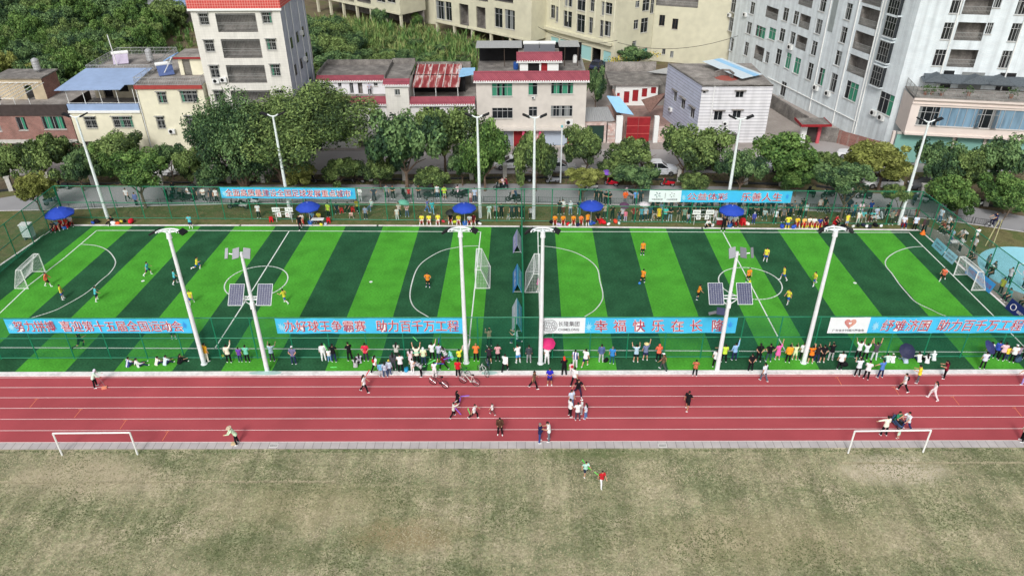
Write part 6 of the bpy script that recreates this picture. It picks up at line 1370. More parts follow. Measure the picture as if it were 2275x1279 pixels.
def loft(mb,pts,rx,ry,right=V((1,0,0)),n=14):
 rings=[]
 for i,p in enumerate(pts):
  d=(pts[min(i+1,len(pts)-1)]-pts[max(i-1,0)]).normalized();f=d.cross(right).normalized()
  rings+=[p+right*rx[i]*math.cos(6.2832*k/n)+f*ry[i]*math.sin(6.2832*k/n)for k in range(n)]
 fs=[tuple(range(n))[::-1],tuple(range(n*(len(pts)-1),n*len(pts)))]
 for i in range(len(pts)-1):
  for k in range(n):fs.append((i*n+k,i*n+(k+1)%n,(i+1)*n+(k+1)%n,(i+1)*n+k))
 mb.add(rings,fs)
def remesh(mb,name,vox,mats,dec=None,smooth=2,extra=None):
 "fuse overlapping volumes into one continuous skin"
 me=mb.mesh(name,mats);o=bpy.data.objects.new('tmp',me);COL.objects.link(o)
 m1=o.modifiers.new('r','REMESH');m1.mode='VOXEL';m1.voxel_size=vox
 if smooth:m2=o.modifiers.new('s','SMOOTH');m2.iterations=smooth;m2.factor=0.5
 if dec:m3=o.modifiers.new('d','DECIMATE');m3.ratio=dec
 dg=bpy.context.evaluated_depsgraph_get();out=bpy.data.meshes.new_from_object(o.evaluated_get(dg));bpy.data.objects.remove(o);bpy.data.meshes.remove(me)
 out.name=name;out.materials.clear()
 for m_ in mats:out.materials.append(m_)
 if extra:
  bm=bmesh.new();bm.from_mesh(out);n0=len(bm.faces);tmp=extra.mesh('x',mats);bm.from_mesh(tmp);bm.faces.ensure_lookup_table()
  for f in bm.faces[n0:]:f.material_index=1
  bm.to_mesh(out);bm.free();bpy.data.meshes.remove(tmp)
 out.polygons.foreach_set('use_smooth',[True]*len(out.polygons));return out
_FIG={}
M_skin=mat('skin',(206,158,128),0.6,0.05,8);M_skin2=mat('tanned_skin',(178,128,98),0.6,0.05,8);M_eye=mat('dark_eye',(40,30,28),0.5,0.02)
M_hair=mat('black_hair',(28,25,24),0.6,0.12,10);M_hairg=mat('grey_hair',(120,116,112),0.6,0.12,10)
def rotframe(d):
 a=d.cross(V((0,1,0.2)));a=a.normalized()if a.length>0.05 else V((1,0,0));return a,a.cross(d).normalized()
def fig(pose,piece):
 key=(pose,piece)
 if key in _FIG:return _FIG[key]
 p=POSE[pose];J=joints(p);mb=MB();up=J['up'];f=up.cross(V((1,0,0)))*-1;hu=J['headup'];hf=V((0,hu.z,-hu.y));HM=Matrix(((1,0,0),(0,hf.y,hu.y),(0,hf.z,hu.z)))
 H=J['head'];me=None
 hp=lambda x,y,z:H+HM@V((x,y,z))
 if piece=='body':
  loft(mb,[J['hip']-up*0.09,J['hip'],J['waist'],J['chest'],J['chest']+up*0.11,J['neck']-up*0.035,J['neck']+up*0.01],[0.12,0.158,0.132,0.16,0.168,0.10,0.052],[0.09,0.108,0.088,0.108,0.098,0.062,0.052])
  mb.tube([J['neck']-up*0.03,J['neck'].lerp(H,0.6)],[0.056,0.05],10)
  mb.ell(H,0.074,0.094,0.112,14,10,HM);mb.ell(hp(0,0.02,-0.055),0.056,0.066,0.055,10,8,HM);mb.ell(hp(0,0.098,-0.012),0.013,0.02,0.024,8,6,HM)
  for s in(-1,1):mb.ell(hp(s*0.076,-0.006,-0.008),0.012,0.022,0.032,8,6,HM)
  mb.tube([hp(-0.022,0.089,-0.055),hp(0.022,0.089,-0.055)],0.008,6)
  for s,k in((-1,'L'),(1,'R')):
   sh,el,wr=J['sh'+k],J['el'+k],J['wr'+k];hd=J['hd'+k];a,b=rotframe(hd)
   mb.ell(sh,0.064,0.062,0.062,10,8);mb.tube([sh,sh.lerp(el,0.5),el],[0.054,0.05,0.040],10);mb.tube([el,el.lerp(wr,0.35),wr],[0.040,0.041,0.028],10);mb.ell(el,0.041,0.041,0.041,8,6)
   c=wr+hd*0.05;R3=Matrix((a,b,hd)).transposed();mb.ell(c,0.040,0.019,0.056,10,8,R3)
   for i,(off,ln)in enumerate(((-0.030,0.058),(-0.010,0.070),(0.010,0.066),(0.029,0.050))):
    q0=wr+hd*0.082+a*off;q1=q0+(hd+b*0.10*(1+0.2*i)).normalized()*ln*0.55;q2=q1+(hd*0.8+b*0.6).normalized()*ln*0.5;mb.tube([q0,q1,q2],[0.0105,0.0098,0.0088],6)
   t0=wr+hd*0.035-a*s*0.030;mb.tube([t0,t0+(hd*0.6-a*s*0.8+b*0.15).normalized()*0.035,t0+(hd*0.6-a*s*0.8).normalized()*0.035+(hd*0.95+b*0.2-a*s*0.2).normalized()*0.03],[0.013,0.011,0.009],6)
   h,kn,an=J['hj'+k],J['kn'+k],J['an'+k]
   mb.tube([h,h.lerp(kn,0.45),kn],[0.092,0.078,0.055],12);mb.ell(kn,0.056,0.057,0.057,10,8);mb.tube([kn,kn.lerp(an,0.35),an],[0.053,0.056,0.036],12)
   sd=(an-kn).normalized();fw=V((s*0.12,1,0));fw=(fw-sd*fw.dot(sd)).normalized();mb.tube([an+sd*0.035-fw*0.045,an+sd*0.045+fw*0.06,an+sd*0.055+fw*0.14],[0.036,0.036,0.024],8)
  ex=MB()
  for s in(-1,1):ex.ell(hp(s*0.030,0.086,0.008),0.011,0.008,0.006,8,5,HM);ex.obox(hp(s*0.031,0.089,0.026),HM@V((0.016,0,0)),HM@V((0,0.004,0)),HM@V((0,0,0.003)))
  me=remesh(mb,'body',0.0085,[M_skin,M_eye],0.22,2,ex)
 elif piece in('shirt','longshirt','dress'):
  e=0.020;w_=[0.207,0.198,0.166,0.186,0.190,0.125,0.068];d_=[0.142,0.138,0.122,0.130,0.116,0.082,0.068]
  if piece=='dress':
   loft(mb,[J['hip']-V((0,0,0.42)),J['hip']-V((0,0,0.1)),J['waist'],J['chest'],J['chest']+up*0.11,J['neck']-up*0.03,J['neck']+up*0.006],[0.25,0.2]+w_[2:],[0.2,0.15]+d_[2:])
  else:loft(mb,[J['hip']-up*0.12,J['hip'],J['waist'],J['chest'],J['chest']+up*0.11,J['neck']-up*0.03,J['neck']+up*0.006],w_,d_)
  for s,k in((-1,'L'),(1,'R')):
   sh,el,wr=J['sh'+k],J['el'+k],J['wr'+k];mb.ell(sh,0.078,0.076,0.074,10,8);mb.tube([J['neck']-up*0.06,sh-up*0.01],[0.072,0.074],10)
   if piece=='longshirt':mb.tube([sh,sh.lerp(el,0.5),el],[0.074,0.068,0.058],10);mb.ell(el,0.058,0.058,0.058,8,6);mb.tube([el,wr+(wr-el)*0.02],[0.058,0.042],10)
   else:mb.tube([sh,sh.lerp(el,0.35),sh.lerp(el,0.72)],[0.076,0.074,0.072],10)
  me=remesh(mb,'shirt',0.014,[M_white],0.6,3)
 elif piece in('trousers','shorts','skirt'):
  loft(mb,[J['hip']-up*0.10,J['hip'],J['hip']+up*0.10],[0.15,0.170,0.146],[0.118,0.124,0.106])
  for s,k in((-1,'L'),(1,'R')):
   h,kn,an=J['hj'+k],J['kn'+k],J['an'+k]
   if piece=='trousers':
    mb.tube([h,h.lerp(kn,0.45),kn],[0.098,0.090,0.074],12);mb.ell(kn,0.074,0.074,0.074,10,8);mb.tube([kn,kn.lerp(an,0.4),an+(an-kn)*0.03],[0.074,0.070,0.062],12)
   else:mb.tube([h,h.lerp(kn,0.5),h.lerp(kn,0.86)],[0.100,0.100,0.106],12)
  me=remesh(mb,piece,0.014,[M_white],0.6,3)
 elif piece in('shoeL','shoeR','sockL','sockR'):
  for s,k in((-1,'L'),(1,'R')):
   if k!=piece[-1]:continue
   kn,an=J['kn'+k],J['an'+k];sd=(an-kn).normalized();fw=V((s*0.12,1,0));fw=(fw-sd*fw.dot(sd)).normalized()
   if piece[:2]=='sh':mb.tube([an+sd*0.036-fw*0.062,an+sd*0.038-fw*0.02,an+sd*0.046+fw*0.08,an+sd*0.052+fw*0.165],[0.044,0.050,0.046,0.032],10);mb.tube([an-sd*0.01,an+sd*0.04],[0.045,0.05],10)
   else:mb.tube([kn.lerp(an,0.28),kn.lerp(an,0.5),an+sd*0.01],[0.063,0.062,0.046],10)
  me=remesh(mb,'shoe' if piece[:2]=='sh' else 'sock',0.011,[M_white],0.6,1)
 elif piece in('hair','longhair','hood'):
  mb.ell(hp(0,-0.014,0.028),0.086,0.100,0.100,14,10,HM);mb.ell(hp(0,-0.045,-0.01),0.080,0.070,0.085,12,8,HM)
  if piece=='longhair':mb.tube([hp(0,-0.06,0.0),hp(0,-0.09,-0.1),J['neck']-f*0.0-up*0.10+V((0,-0.10,0)),J['neck']-up*0.2+V((0,-0.12,0))],[0.075,0.082,0.085,0.05],10)
  if piece=='hood':mb.ell(hp(0,-0.012,0),0.104,0.110,0.128,12,8,HM);mb.ell(J['neck']+V((0,-0.03,0.02)),0.11,0.10,0.08,10,8)
  me=remesh(mb,'hair',0.013,[M_hair],0.6,2)
 elif piece=='cap':
  mb.ell(hp(0,-0.006,0.045),0.090,0.106,0.085,14,8,HM);mb.obox(hp(0,0.125,0.045),HM@V((0.062,0,0)),HM@V((0,0.06,-0.012)),HM@V((0,0,0.008)));me=remesh(mb,'cap',0.012,[M_white],0.6,1)
 elif piece=='sunhat':
  prof=[(0.215,0.02),(0.20,0.045),(0.115,0.055),(0.105,0.11),(0.07,0.145),(0.01,0.15)];mb.lathe(prof,18,(0,0,0));mb.v=[tuple(hp(*v))for v in mb.v];me=mb.mesh('hat',M_white)
 elif piece=='bag':
  c=J['chest']-V((0,0.18,0.02));mb.ell(c,0.13,0.085,0.2,10,8);me=mb.mesh('rucksack',M_white,None,True)
 _FIG[key]=me;return me
def cloth(c,key=None):
 if isinstance(c,str):return _M[c]
 return mat('cloth_%d_%d_%d'%c,c,0.85,0.10,9,spec=0.1)
def stripes(key,c1,c2,f=16,axis=0):
 if key in _M:return _M[key]
 m=bpy.data.materials.new(key);m.use_nodes=True;t=m.node_tree;n=t.nodes;b=n['Principled BSDF'];b.inputs['Roughness'].default_value=0.85
 tc=n.new('ShaderNodeTexCoord');sx=n.new('ShaderNodeSeparateXYZ');t.links.new(tc.outputs['Object'],sx.inputs[0]);mu=n.new('ShaderNodeMath');mu.operation='MULTIPLY';mu.inputs[1].default_value=f;t.links.new(sx.outputs[axis],mu.inputs[0])
 fr=n.new('ShaderNodeMath');fr.operation='FRACT';t.links.new(mu.outputs[0],fr.inputs[0]);gt=n.new('ShaderNodeMath');gt.operation='GREATER_THAN';gt.inputs[1].default_value=0.5;t.links.new(fr.outputs[0],gt.inputs[0])
 mx=n.new('ShaderNodeMix');mx.data_type='RGBA';t.links.new(gt.outputs[0],mx.inputs[0]);mx.inputs[6].default_value=(*lin(c1),1);mx.inputs[7].default_value=(*lin(c2),1);t.links.new(mx.outputs[2],b.inputs['Base Color']);_M[key]=m;return m
def printed(key,c1,c2,sc_=14):
 if key in _M:return _M[key]
 m=bpy.data.materials.new(key);m.use_nodes=True;t=m.node_tree;n=t.nodes;b=n['Principled BSDF'];b.inputs['Roughness'].default_value=0.85
 tc=n.new('ShaderNodeTexCoord');no=n.new('ShaderNodeTexNoise');no.inputs['Scale'].default_value=sc_;t.links.new(tc.outputs['Object'],no.inputs[0]);cr=n.new('ShaderNodeValToRGB');cr.color_ramp.interpolation='CONSTANT'
 cr.color_ramp.elements[0].color=(*lin(c1),1);cr.color_ramp.elements[1].color=(*lin(c2),1);cr.color_ramp.elements[1].position=0.52;t.links.new(no.outputs[0],cr.inputs[0]);t.links.new(cr.outputs[0],b.inputs['Base Color']);_M[key]=m;return m
stripes('stripe_bw',(235,235,235),(50,50,56),14,0);stripes('stripe_bluewhite',(226,236,240),(86,168,200),9,2);stripes('stripe_greywhite',(232,232,232),(110,110,116),10,2);stripes('stripe_navy',(232,236,244),(58,72,140),5,0)
printed('print_pink',(226,186,188),(186,110,120));printed('print_brown',(86,66,52),(120,96,72));printed('print_red',(196,66,60),(90,60,56),18);printed('print_grey',(200,196,198),(120,116,124),10);printed('print_orange',(222,130,84),(120,70,60),16)
printed('print_green',(120,150,130),(80,104,92));printed('lemon_white',(236,238,196),(206,232,190),6);stripes('yellow_kit',(236,226,70),(230,218,66),4,0)
WHITE=(236,238,238);BLACK=(30,30,34);NAVY=(44,52,88);RED=(206,44,56);YEL=(236,222,72);CYAN=(92,196,206);ORA=(238,146,52);BLUE=(52,96,190);GREY=(112,114,122);LGREY=(188,190,194);JEAN=(74,92,126);BRN=(84,66,54);PUR=(110,72,168);PINK=(232,110,178);KHAKI=(150,138,112);CREAM=(232,226,206);GREEN=(56,140,100);LIME=(206,240,80);SKYB=(124,178,226);DRED=(116,38,48);MINT=(120,206,178);SALM=(240,120,90);GOLD=(232,172,44)
GRP=None;_PEOPLE=[]
def person(px,py,pose,face,top,bot,label,h=1.68,hair='h',legs='l',sleeves='s',shoes=WHITE,hat=None,socks=None,z=0.0,skin=None,bag=None,group=None,loc=None):
 """feet (or seat) at source pixel px, py; face in degrees: 0 looks away from the camera, 90 to the picture's left, 180 to the camera, 270 to the right"""
 if loc is None and z==0.0 and 823<py<835:z=0.05
 b=Vector(loc)if loc is not None else G(px,py,z);s=h/1.70
 if pose in('sit','sitback')and loc is None:b=b-V((-math.sin(rad(face)),math.cos(rad(face)),0))*0.40*s
 o=link('person',fig(pose,'body'),None,b);o.scale=(s,s,s);o.rotation_euler=(0,0,rad(face));tag(o,label,'person',group)
 def wear(piece,m_,nm=None):
  me=fig(pose,piece);c=link(nm or me.name.split('.')[0],me,o);m2=cloth(m_)
  c.material_slots[0].link='OBJECT';c.material_slots[0].material=m2;return c
 if skin=='t':o.material_slots[0].link='OBJECT';o.material_slots[0].material=M_skin2
 if top is not None:wear({'s':'shirt','L':'longshirt','d':'dress'}[sleeves],top)
 if bot is not None:wear({'l':'trousers','s':'shorts'}[legs],bot)
 for k in 'LR':
  if socks:wear('sock'+k,socks)
  wear('shoe'+k,shoes)
 if hair=='h':wear('hair','black_hair')
 elif hair=='l':wear('longhair','black_hair','hair')
 elif hair=='g':wear('hair','grey_hair')
 elif isinstance(hair,tuple):wear('hood',hair,'hood')
 if hat:wear(hat[0],hat[1])
 if bag:wear('bag',bag)
 _PEOPLE.append(o);return o
 # ------------------------------------------------------------------ players and officials on the two pitches
Pn=person;GP='players on the two pitches';KIT='yellow_kit'
def yel(px,py,pose,face,label,**k):return Pn(px,py,pose,face,KIT,(48,96,176),label,1.5,legs='s',socks=WHITE,group=GP,**k)
def cya(px,py,pose,face,label,**k):return Pn(px,py,pose,face,CYAN,(40,56,84),label,1.5,legs='s',socks=WHITE,group=GP,**k)
def ora(px,py,pose,face,label,**k):return Pn(px,py,pose,face,ORA,BLACK,label,1.5,legs='s',socks=(44,60,96),group=GP,**k)
Pn(109,636,'walk',285,SALM,BLACK,'goalkeeper in orange long sleeves walking out from the goal by the cabinet',1.55,legs='s',sleeves='L',socks=WHITE,group=GP)
yel(141,664,'relaxed',290,'yellow shirted player nearest the orange goalkeeper of the first pitch')
cya(217,667,'ready',300,'player in turquoise shirt standing on the curved penalty line')
cya(331,611,'stride',280,'player in turquoise beside the white spot, striding')
cya(391,630,'walk2',300,'player in turquoise half behind a white floodlight pole')
yel(440,598,'run',270,'yellow player running just beside the top of a dark stripe')
yel(427,675,'walk',190,'yellow player walking close behind the floodlight pole foot side of the first pitch')
yel(634,673,'jog',70,'yellow player jogging at the edge of the first centre circle')
cya(387,753,'relaxed',20,'player in pale shorts showing only legs below the slogan banner')
Pn(425,507,'filming',180,CYAN,NAVY,'turquoise shirted player on the far touchline facing the pitch',1.55,legs='s',socks=WHITE,group=GP)
ora(951,637,'hips',170,'goalkeeper in orange standing alone inside the penalty curve')
Pn(668,509,'walk',200,BLACK,BLACK,'referee in black walking the far line beside the scoreboard',1.72)
Pn(181,771,'run',300,BLACK,BLACK,'referee in black sprinting below the national games banner',1.7,legs='s',socks=BLACK,shoes=BLACK)
ora(1427,566,'stand',180,'orange player standing alone near the far line of the second pitch')
ora(1427,628,'jog',330,'orange player with a blue ball at his feet')
ora(1550,663,'ready',270,'orange player with white boots on a dark stripe near the solar panels')
ora(1661,626,'relaxed',190,'orange player standing in the second centre circle')
yel(1700,580,'relaxed',160,'yellow player beyond the second centre circle with white socks')
yel(1739,622,'walk',90,'yellow player walking on the right rim of the second centre circle')
yel(1808,633,'stride',110,'yellow player striding close to the long leaning floodlight pole')
yel(1749,674,'walk2',120,'yellow player nearest the slogan banner of the second pitch')
Pn(2092,624,'jog',140,SALM,BLACK,'goalkeeper in bright orange running out of the goal at the blue boards',1.5,legs='s',socks=WHITE,group=GP)
Pn(1195,646,'ready',280,PINK,(80,140,80),'goalkeeper in pink half hidden behind the tall pole at the emblem banner',1.55,legs='s',socks=WHITE,group=GP)
Pn(1606,513,'onearm',170,BLACK,BLACK,'referee in black on the far line with one arm raised',1.74)
Pn(1569,505,'squat',200,WHITE,BLACK,'photographer in white squatting by the second scoreboard',1.68)
# ------------------------------------------------------------------ spectators on the track side
GS='spectators along the track side fence'
def sp(*a,**k):k.setdefault('group',GS);return Pn(*a,**k)
sp(461,801,'relaxed',330,GOLD,CREAM,'person in orange shirt and beige trousers leaning behind the floodlight pole',1.7)
sp(284,814,'ground',330,'stripe_navy',NAVY,'seated student in white jacket with navy stripes, first of the seated row',1.6)
sp(308,814,'ground2',310,WHITE,NAVY,'seated student in white with a navy collar leaning forward',1.6,sleeves='L')
sp(348,810,'ground',320,(246,236,226),NAVY,'seated child in cream white shirt, third of the row on the turf',1.45)
sp(367,810,'ground',330,(214,232,240),NAVY,'seated person in pale blue shirt beside the one in cream',1.6)
sp(398,807,'ground',320,BLACK,BLACK,'seated person in black shirt, last of the row on the turf',1.6)
sp(510,804,'onearm',0,CREAM,BLACK,'person in cream top shading the eyes beside a small ball',1.7,sleeves='L')
sp(535,803,'stand',0,PUR,NAVY,'child in purple top and dark trousers at the fence',1.4)
sp(551,803,'folded',0,MINT,BLACK,'person in mint shirt next to the purple child',1.6)
sp(606,801,'gripfence',0,'stripe_bluewhite',(60,70,70),'person in blue and white striped shirt gripping the fence with both hands',1.65)
sp(654,808,'behind',0,(112,112,146),NAVY,'person in grey purple shirt and white cap, hands behind back',1.68,hat=('cap',WHITE))
sp(720,800,'stand',20,WHITE,WHITE,'person dressed all in white standing at the fence',1.65,sleeves='L')
sp(743,803,'folded',0,BLACK,(40,56,90),'person in black shirt and blue jeans with a small child beside',1.72)
sp(733,802,'stand',10,WHITE,(120,160,210),'small child in white pressed against the person in jeans',1.2)
sp(778,800,'phone',30,BLACK,BLACK,'person all in black with one white shoe raised, holding a phone',1.7)
sp(814,801,'behind',0,(214,52,78),(56,56,70),'person in bright red shirt with hands clasped behind the back',1.7)
sp(790,815,'ground',0,'stripe_bw',BLACK,'person in black and white stripes sitting on the light turf',1.6,hair='l')
sp(799,806,'ground',20,(216,206,226),BLACK,'person in lilac sitting beside the striped shirt',1.55,hair='l')
sp(835,826,'walk',320,WHITE,BLACK,'woman in dark trousers carrying a red bag',1.62,hair='l',bag=(190,44,52))
sp(847,836,'stand',10,(120,186,222),LGREY,'child in sky blue jacket at the white kerb',1.35,sleeves='L')
sp(857,837,'relaxed',20,(186,196,214),JEAN,'girl in grey blue hoodie and jeans beside the sky blue child',1.45,sleeves='L',hair='l',bag=(190,200,216))
sp(866,832,'stand',350,(190,204,220),JEAN,'child with a yellow cap in a pale blue jacket',1.4,sleeves='L',hat=('cap',(236,214,80)))
sp(875,820,'stand',10,(84,84,92),(88,88,96),'long haired woman in dark grey beside the white tee',1.62,hair='l',sleeves='L')
sp(882,798,'phone',350,(208,206,198),(60,70,60),'person in pale top partly behind the woman in grey',1.6,hair='l')
sp(891,826,'phone',5,WHITE,BLACK,'person in loose white tee and black trousers near a cyan bag',1.7)
sp(913,808,'stand',5,(240,214,222),None,'girl in pink and white dress at the fence',1.45,sleeves='d',hair='l')
sp(927,806,'botharms',0,(246,240,214),BLACK,'person in cream tee swinging a green stick overhead',1.62)
sp(942,808,'stand',0,'lemon_white',(52,66,96),'person in lemon top with a white hooded head',1.6,hair=(232,238,236))
sp(961,798,'onearm',350,WHITE,BLACK,'person in white tee with one hand on the fence, black trousers',1.62)
sp(976,800,'phone',0,(190,196,216),NAVY,'person in grey lilac top before a blue stick',1.6)
sp(991,806,'bend',40,'stripe_greywhite',(120,80,130),'long haired person in white striped top leaning down',1.55,hair='l',sleeves='L')
sp(917,826,'stand',330,WHITE,WHITE,'child in white standing on the kerb edge near the patterned shirt',1.3)
sp(936,834,'bend',80,'print_grey',BLACK,'person in grey patterned shirt bending over green sticks',1.6)
sp(966,836,'onearm',350,WHITE,WHITE,'child all in white holding crossed blue sticks at the dark bicycle',1.4)
sp(985,820,'stride',60,DRED,BLACK,'child in dark red top stepping wide with a purple stick',1.4,sleeves='L')
sp(1006,803,'squat',60,(140,218,210),(60,150,130),'child in aqua jacket crouching on the turf',1.45,sleeves='L',hair=(150,222,214))
sp(1021,806,'onearm',0,YEL,BLACK,'child in yellow top with an arm up behind the red tee',1.35)
sp(1018,836,'stand',0,(206,36,50),BLACK,'person in red tee and black trousers standing on the white kerb',1.6)
sp(1036,800,'onearm',350,WHITE,BLACK,'person in white shirt behind the floodlight pole waving one hand',1.7,sleeves='L')
sp(1058,801,'folded',0,(240,132,70),BLACK,'bald person in orange tee and black trousers',1.68,hair=None,skin='t')
Pn(1087,768,'filming',20,KHAKI,BLACK,'camera operator in khaki standing inside the fence',1.7,sleeves='L')
sp(1087,806,'folded',10,(52,46,56),BLACK,'person in dark top and black shorts with bare legs and white shoes',1.62,legs='s')
sp(1106,801,'folded',0,'print_pink',BLACK,'person in pink printed blouse beside the dark shorts',1.58)
sp(1122,824,'walk',340,WHITE,BLACK,'person in white shirt and black trousers walking past the fence divider',1.66,sleeves='L')
Pn(1148,761,'kneel',70,(206,232,240),NAVY,'videographer in pale blue kneeling inside the fence',1.7)
sp(1151,805,'phone',30,WHITE,(96,160,220),'person in white sports shirt and bright blue shorts',1.7,legs='s',socks=WHITE)
sp(1175,804,'stand',0,(70,76,82),(150,150,152),'person in dark grey jacket and pale grey trousers',1.64,sleeves='L')
sp(1215,807,'umbrella',350,WHITE,WHITE,'person in white under the pink umbrella',1.6,loc=None)
sp(1253,833,'phone',10,BLACK,BLACK,'person in black with a red hooded head standing on the kerb',1.7,hair=(222,70,56),sleeves='L')
sp(1277,815,'stand',340,'stripe_navy',WHITE,'tall person in white sports shirt with navy stripes',1.68)
sp(1269,833,'stand',10,(236,210,214),WHITE,'child in white with a red rucksack',1.25,bag=RED)
sp(1276,854,'walk',330,WHITE,BLACK,'person in white shirt and black trousers stepping off the kerb onto the track',1.66)
sp(1300,812,'jog',340,WHITE,(40,44,96),'person in white basketball shirt and navy shorts',1.62,legs='s')
sp(1335,803,'stand',0,(84,106,150),LGREY,'person in blue grey jacket next to a black bag',1.68,sleeves='L')
sp(1359,807,'stand',350,(58,136,206),(38,92,110),'grey haired person in sky blue tee',1.62,hair='g')
sp(1412,803,'gripfence',0,'stripe_bluewhite',BLACK,'person in turquoise and white stripes with black shorts, feet apart',1.64,legs='s')
sp(1433,799,'onearm',0,(116,128,162),NAVY,'person in grey blue shirt and straw hat raising one arm',1.62,legs='s',hat=('sunhat',(236,218,160)))
sp(1462,801,'folded',0,SALM,BLACK,'person in salmon red hoodie with the hood up',1.62,sleeves='L',hair=(236,110,84))
sp(1472,822,'walk',60,'print_brown',(70,80,80),'person in brown shirt and white cap walking off',1.66,hat=('cap',WHITE),skin='t')
sp(1543,834,'folded',350,'print_orange',BLACK,'short person in orange printed blouse on the kerb',1.52)
sp(1588,815,'onearm',340,WHITE,BLACK,'person in white shirt holding the solar lamp pole',1.68)
sp(1607,803,'point',0,LIME,BLACK,'person in lime yellow shirt resting an arm out',1.66)
sp(1630,799,'onearm',10,(150,192,236),NAVY,'person in light blue shirt touching the fence',1.64,sleeves='L')
sp(1684,802,'behind',0,BLACK,BLACK,'long haired person in black at the fence',1.7,hair='l')
sp(1666,824,'behind',10,BLACK,BLACK,'person in black with hands clasped behind, white shoes, near the kerb',1.66)
sp(1706,802,'hips',0,BLACK,(60,84,90),'person in black tee and blue green jeans',1.7)
sp(1695,845,'walk2',30,(216,226,234),(96,100,116),'person in pale shirt and grey trousers walking across the track edge',1.66)
sp(1726,798,'onearm',5,PINK,None,'person in bright pink dress at the fence',1.55,sleeves='d')
sp(1749,804,'stand',350,(236,168,52),BLACK,'person in golden yellow jacket beside a lemon dressed child',1.68,sleeves='L')
sp(1764,798,'gripfence',0,(226,240,190),(210,232,180),'child in lemon clothes at the fence',1.4,legs='s')
sp(1780,799,'onearm',0,WHITE,BLACK,'person in white by the foot of the leaning floodlight pole',1.66)
t20=sp(1799,806,'gripfence',0,(240,128,44),BLACK,'person in orange number 20 shirt and black shorts',1.66,legs='s')
sp(1812,803,'filming',350,(46,40,44),NAVY,'person in dark clothes filming between number 20 and black shorts',1.62)
sp(1825,804,'behind',0,BLACK,BLACK,'person in black shirt and shorts with bare legs',1.66,legs='s')
sp(1844,799,'filming',0,BLACK,'stripe_bw','person in black with side striped trousers filming',1.64)
sp(1864,820,'stand',350,WHITE,BLACK,'person in white shirt and black trousers with a black bag behind number 20',1.7,bag=None)
sp(1904,795,'botharms',0,WHITE,BLACK,'person in white gripping the fence high with both hands',1.66)
sp(1920,798,'botharms',0,(226,236,240),BLACK,'short person in white reaching up the fence',1.55)
sp(1940,799,'botharms',0,(82,78,86),(216,222,226),'person in dark grey tee and white trousers with arms flung high',1.7)
sp(1903,835,'filming',0,(222,236,240),BLACK,'person in white shirt and black trousers filming from the kerb',1.72)
sp(1923,841,'phone',330,WHITE,BLACK,'person in white shirt with white shoes by the kerb, phone in hand',1.68)
sp(1954,838,'point',20,(86,132,206),NAVY,'person in blue and white sports shirt pointing',1.66)
sp(1972,804,'ground',10,(206,226,218),(60,110,96),'seated child in pale green white',1.45,hair='h')
sp(1983,805,'ground',0,WHITE,WHITE,'seated child in white with a white hat beside the navy umbrella',1.45,hat=('cap',(232,226,214)))
sp(2012,806,'ground',0,(190,206,226),(150,170,200),'person sitting hidden under the big navy umbrella',1.6)
sp(2042,803,'ground',10,WHITE,NAVY,'seated student in white jacket, first past the navy umbrella',1.6,sleeves='L')
sp(2059,806,'ground',350,WHITE,BLACK,'seated student in white, second past the navy umbrella',1.55,hair='l')
sp(2074,800,'ground',0,(224,236,232),(80,130,120),'seated person with a white hooded head beside the two students',1.55,hair=(232,240,238))
sp(2037,849,'phone',60,(244,226,70),(104,98,104),'person in yellow tee and grey trousers by the kerb',1.62)
sp(2096,839,'phone',70,(124,36,52),BLACK,'woman in maroon top reading her phone',1.64,hair='l')
sp(2004,868,'walk',80,(220,222,222),BLACK,'person in white shirt with black rucksack crossing the track',1.68,bag=BLACK)
sp(2070,886,'walk',70,(232,222,222),(232,224,226),'long haired person in cream tracksuit carrying a pink bag',1.68,hair='l',sleeves='L')
sp(2181,818,'umbrella',350,(216,222,236),BLACK,'person in white holding the navy umbrella',1.6)
sp(2192,797,'stand',0,WHITE,NAVY,'person in white with navy collar behind the tilted navy umbrella',1.64)
sp(2210,795,'stand',340,(58,84,180),BLACK,'person in royal blue shirt beside the navy umbrella',1.66,sleeves='L')
sp(2222,800,'folded',350,(230,196,204),BLACK,'person in pale pink shirt behind a yellow dressed child',1.72)
sp(2233,799,'stand',0,(244,214,70),(60,66,110),'child in yellow top between pink and white shirts',1.3)
sp(2246,804,'stand',350,WHITE,BLACK,'person in white shirt and white cap, last full figure by the fence',1.66,hat=('cap',WHITE))
sp(2258,799,'stand',10,(150,140,160),NAVY,'child in grey at the end of the fence',1.35)
sp(2273,797,'folded',20,(226,170,186),BLACK,'person in pink cut by the picture edge at the fence',1.65)
sp(2271,852,'walk2',90,(150,128,206),(170,150,214),'person in lilac cut by the picture edge on the track',1.6)
GT2='people on the running track and lawn'
def tk(*a,**k):k.setdefault('group',GT2);return Pn(*a,**k)
tk(214,859,'sweep',290,(206,232,214),BLACK,'cleaner in pale green vest and hooded hat on the track',1.66,sleeves='L',hair=(222,216,232))
tk(527,985,'sweep',110,(210,232,200),BLACK,'cleaner in pale green vest and straw hat bending on the pavers',1.66,sleeves='L',hat=('sunhat',(206,190,166)))
tk(811,870,'walk',270,WHITE,BLACK,'long haired person in white tee walking with a red stick',1.64,hair='l')
tk(1186,862,'walk',270,'print_brown',BLACK,'person in brown shirt walking on the first lane',1.68,skin='t')
tk(1221,855,'folded',180,(50,50,190),(50,46,90),'person in royal blue facing the lawn',1.62,legs='s',skin='t')
tk(1284,879,'stride',190,BLACK,(56,44,70),'person in black walking with wide steps',1.68)
tk(1269,903,'stand',200,(200,214,232),(120,150,190),'person in pale blue partly hidden in the group of five',1.55,hair='l')
tk(1266,924,'stand',300,WHITE,BLACK,'person in white top and black trousers with white shoes in the group of five',1.6)
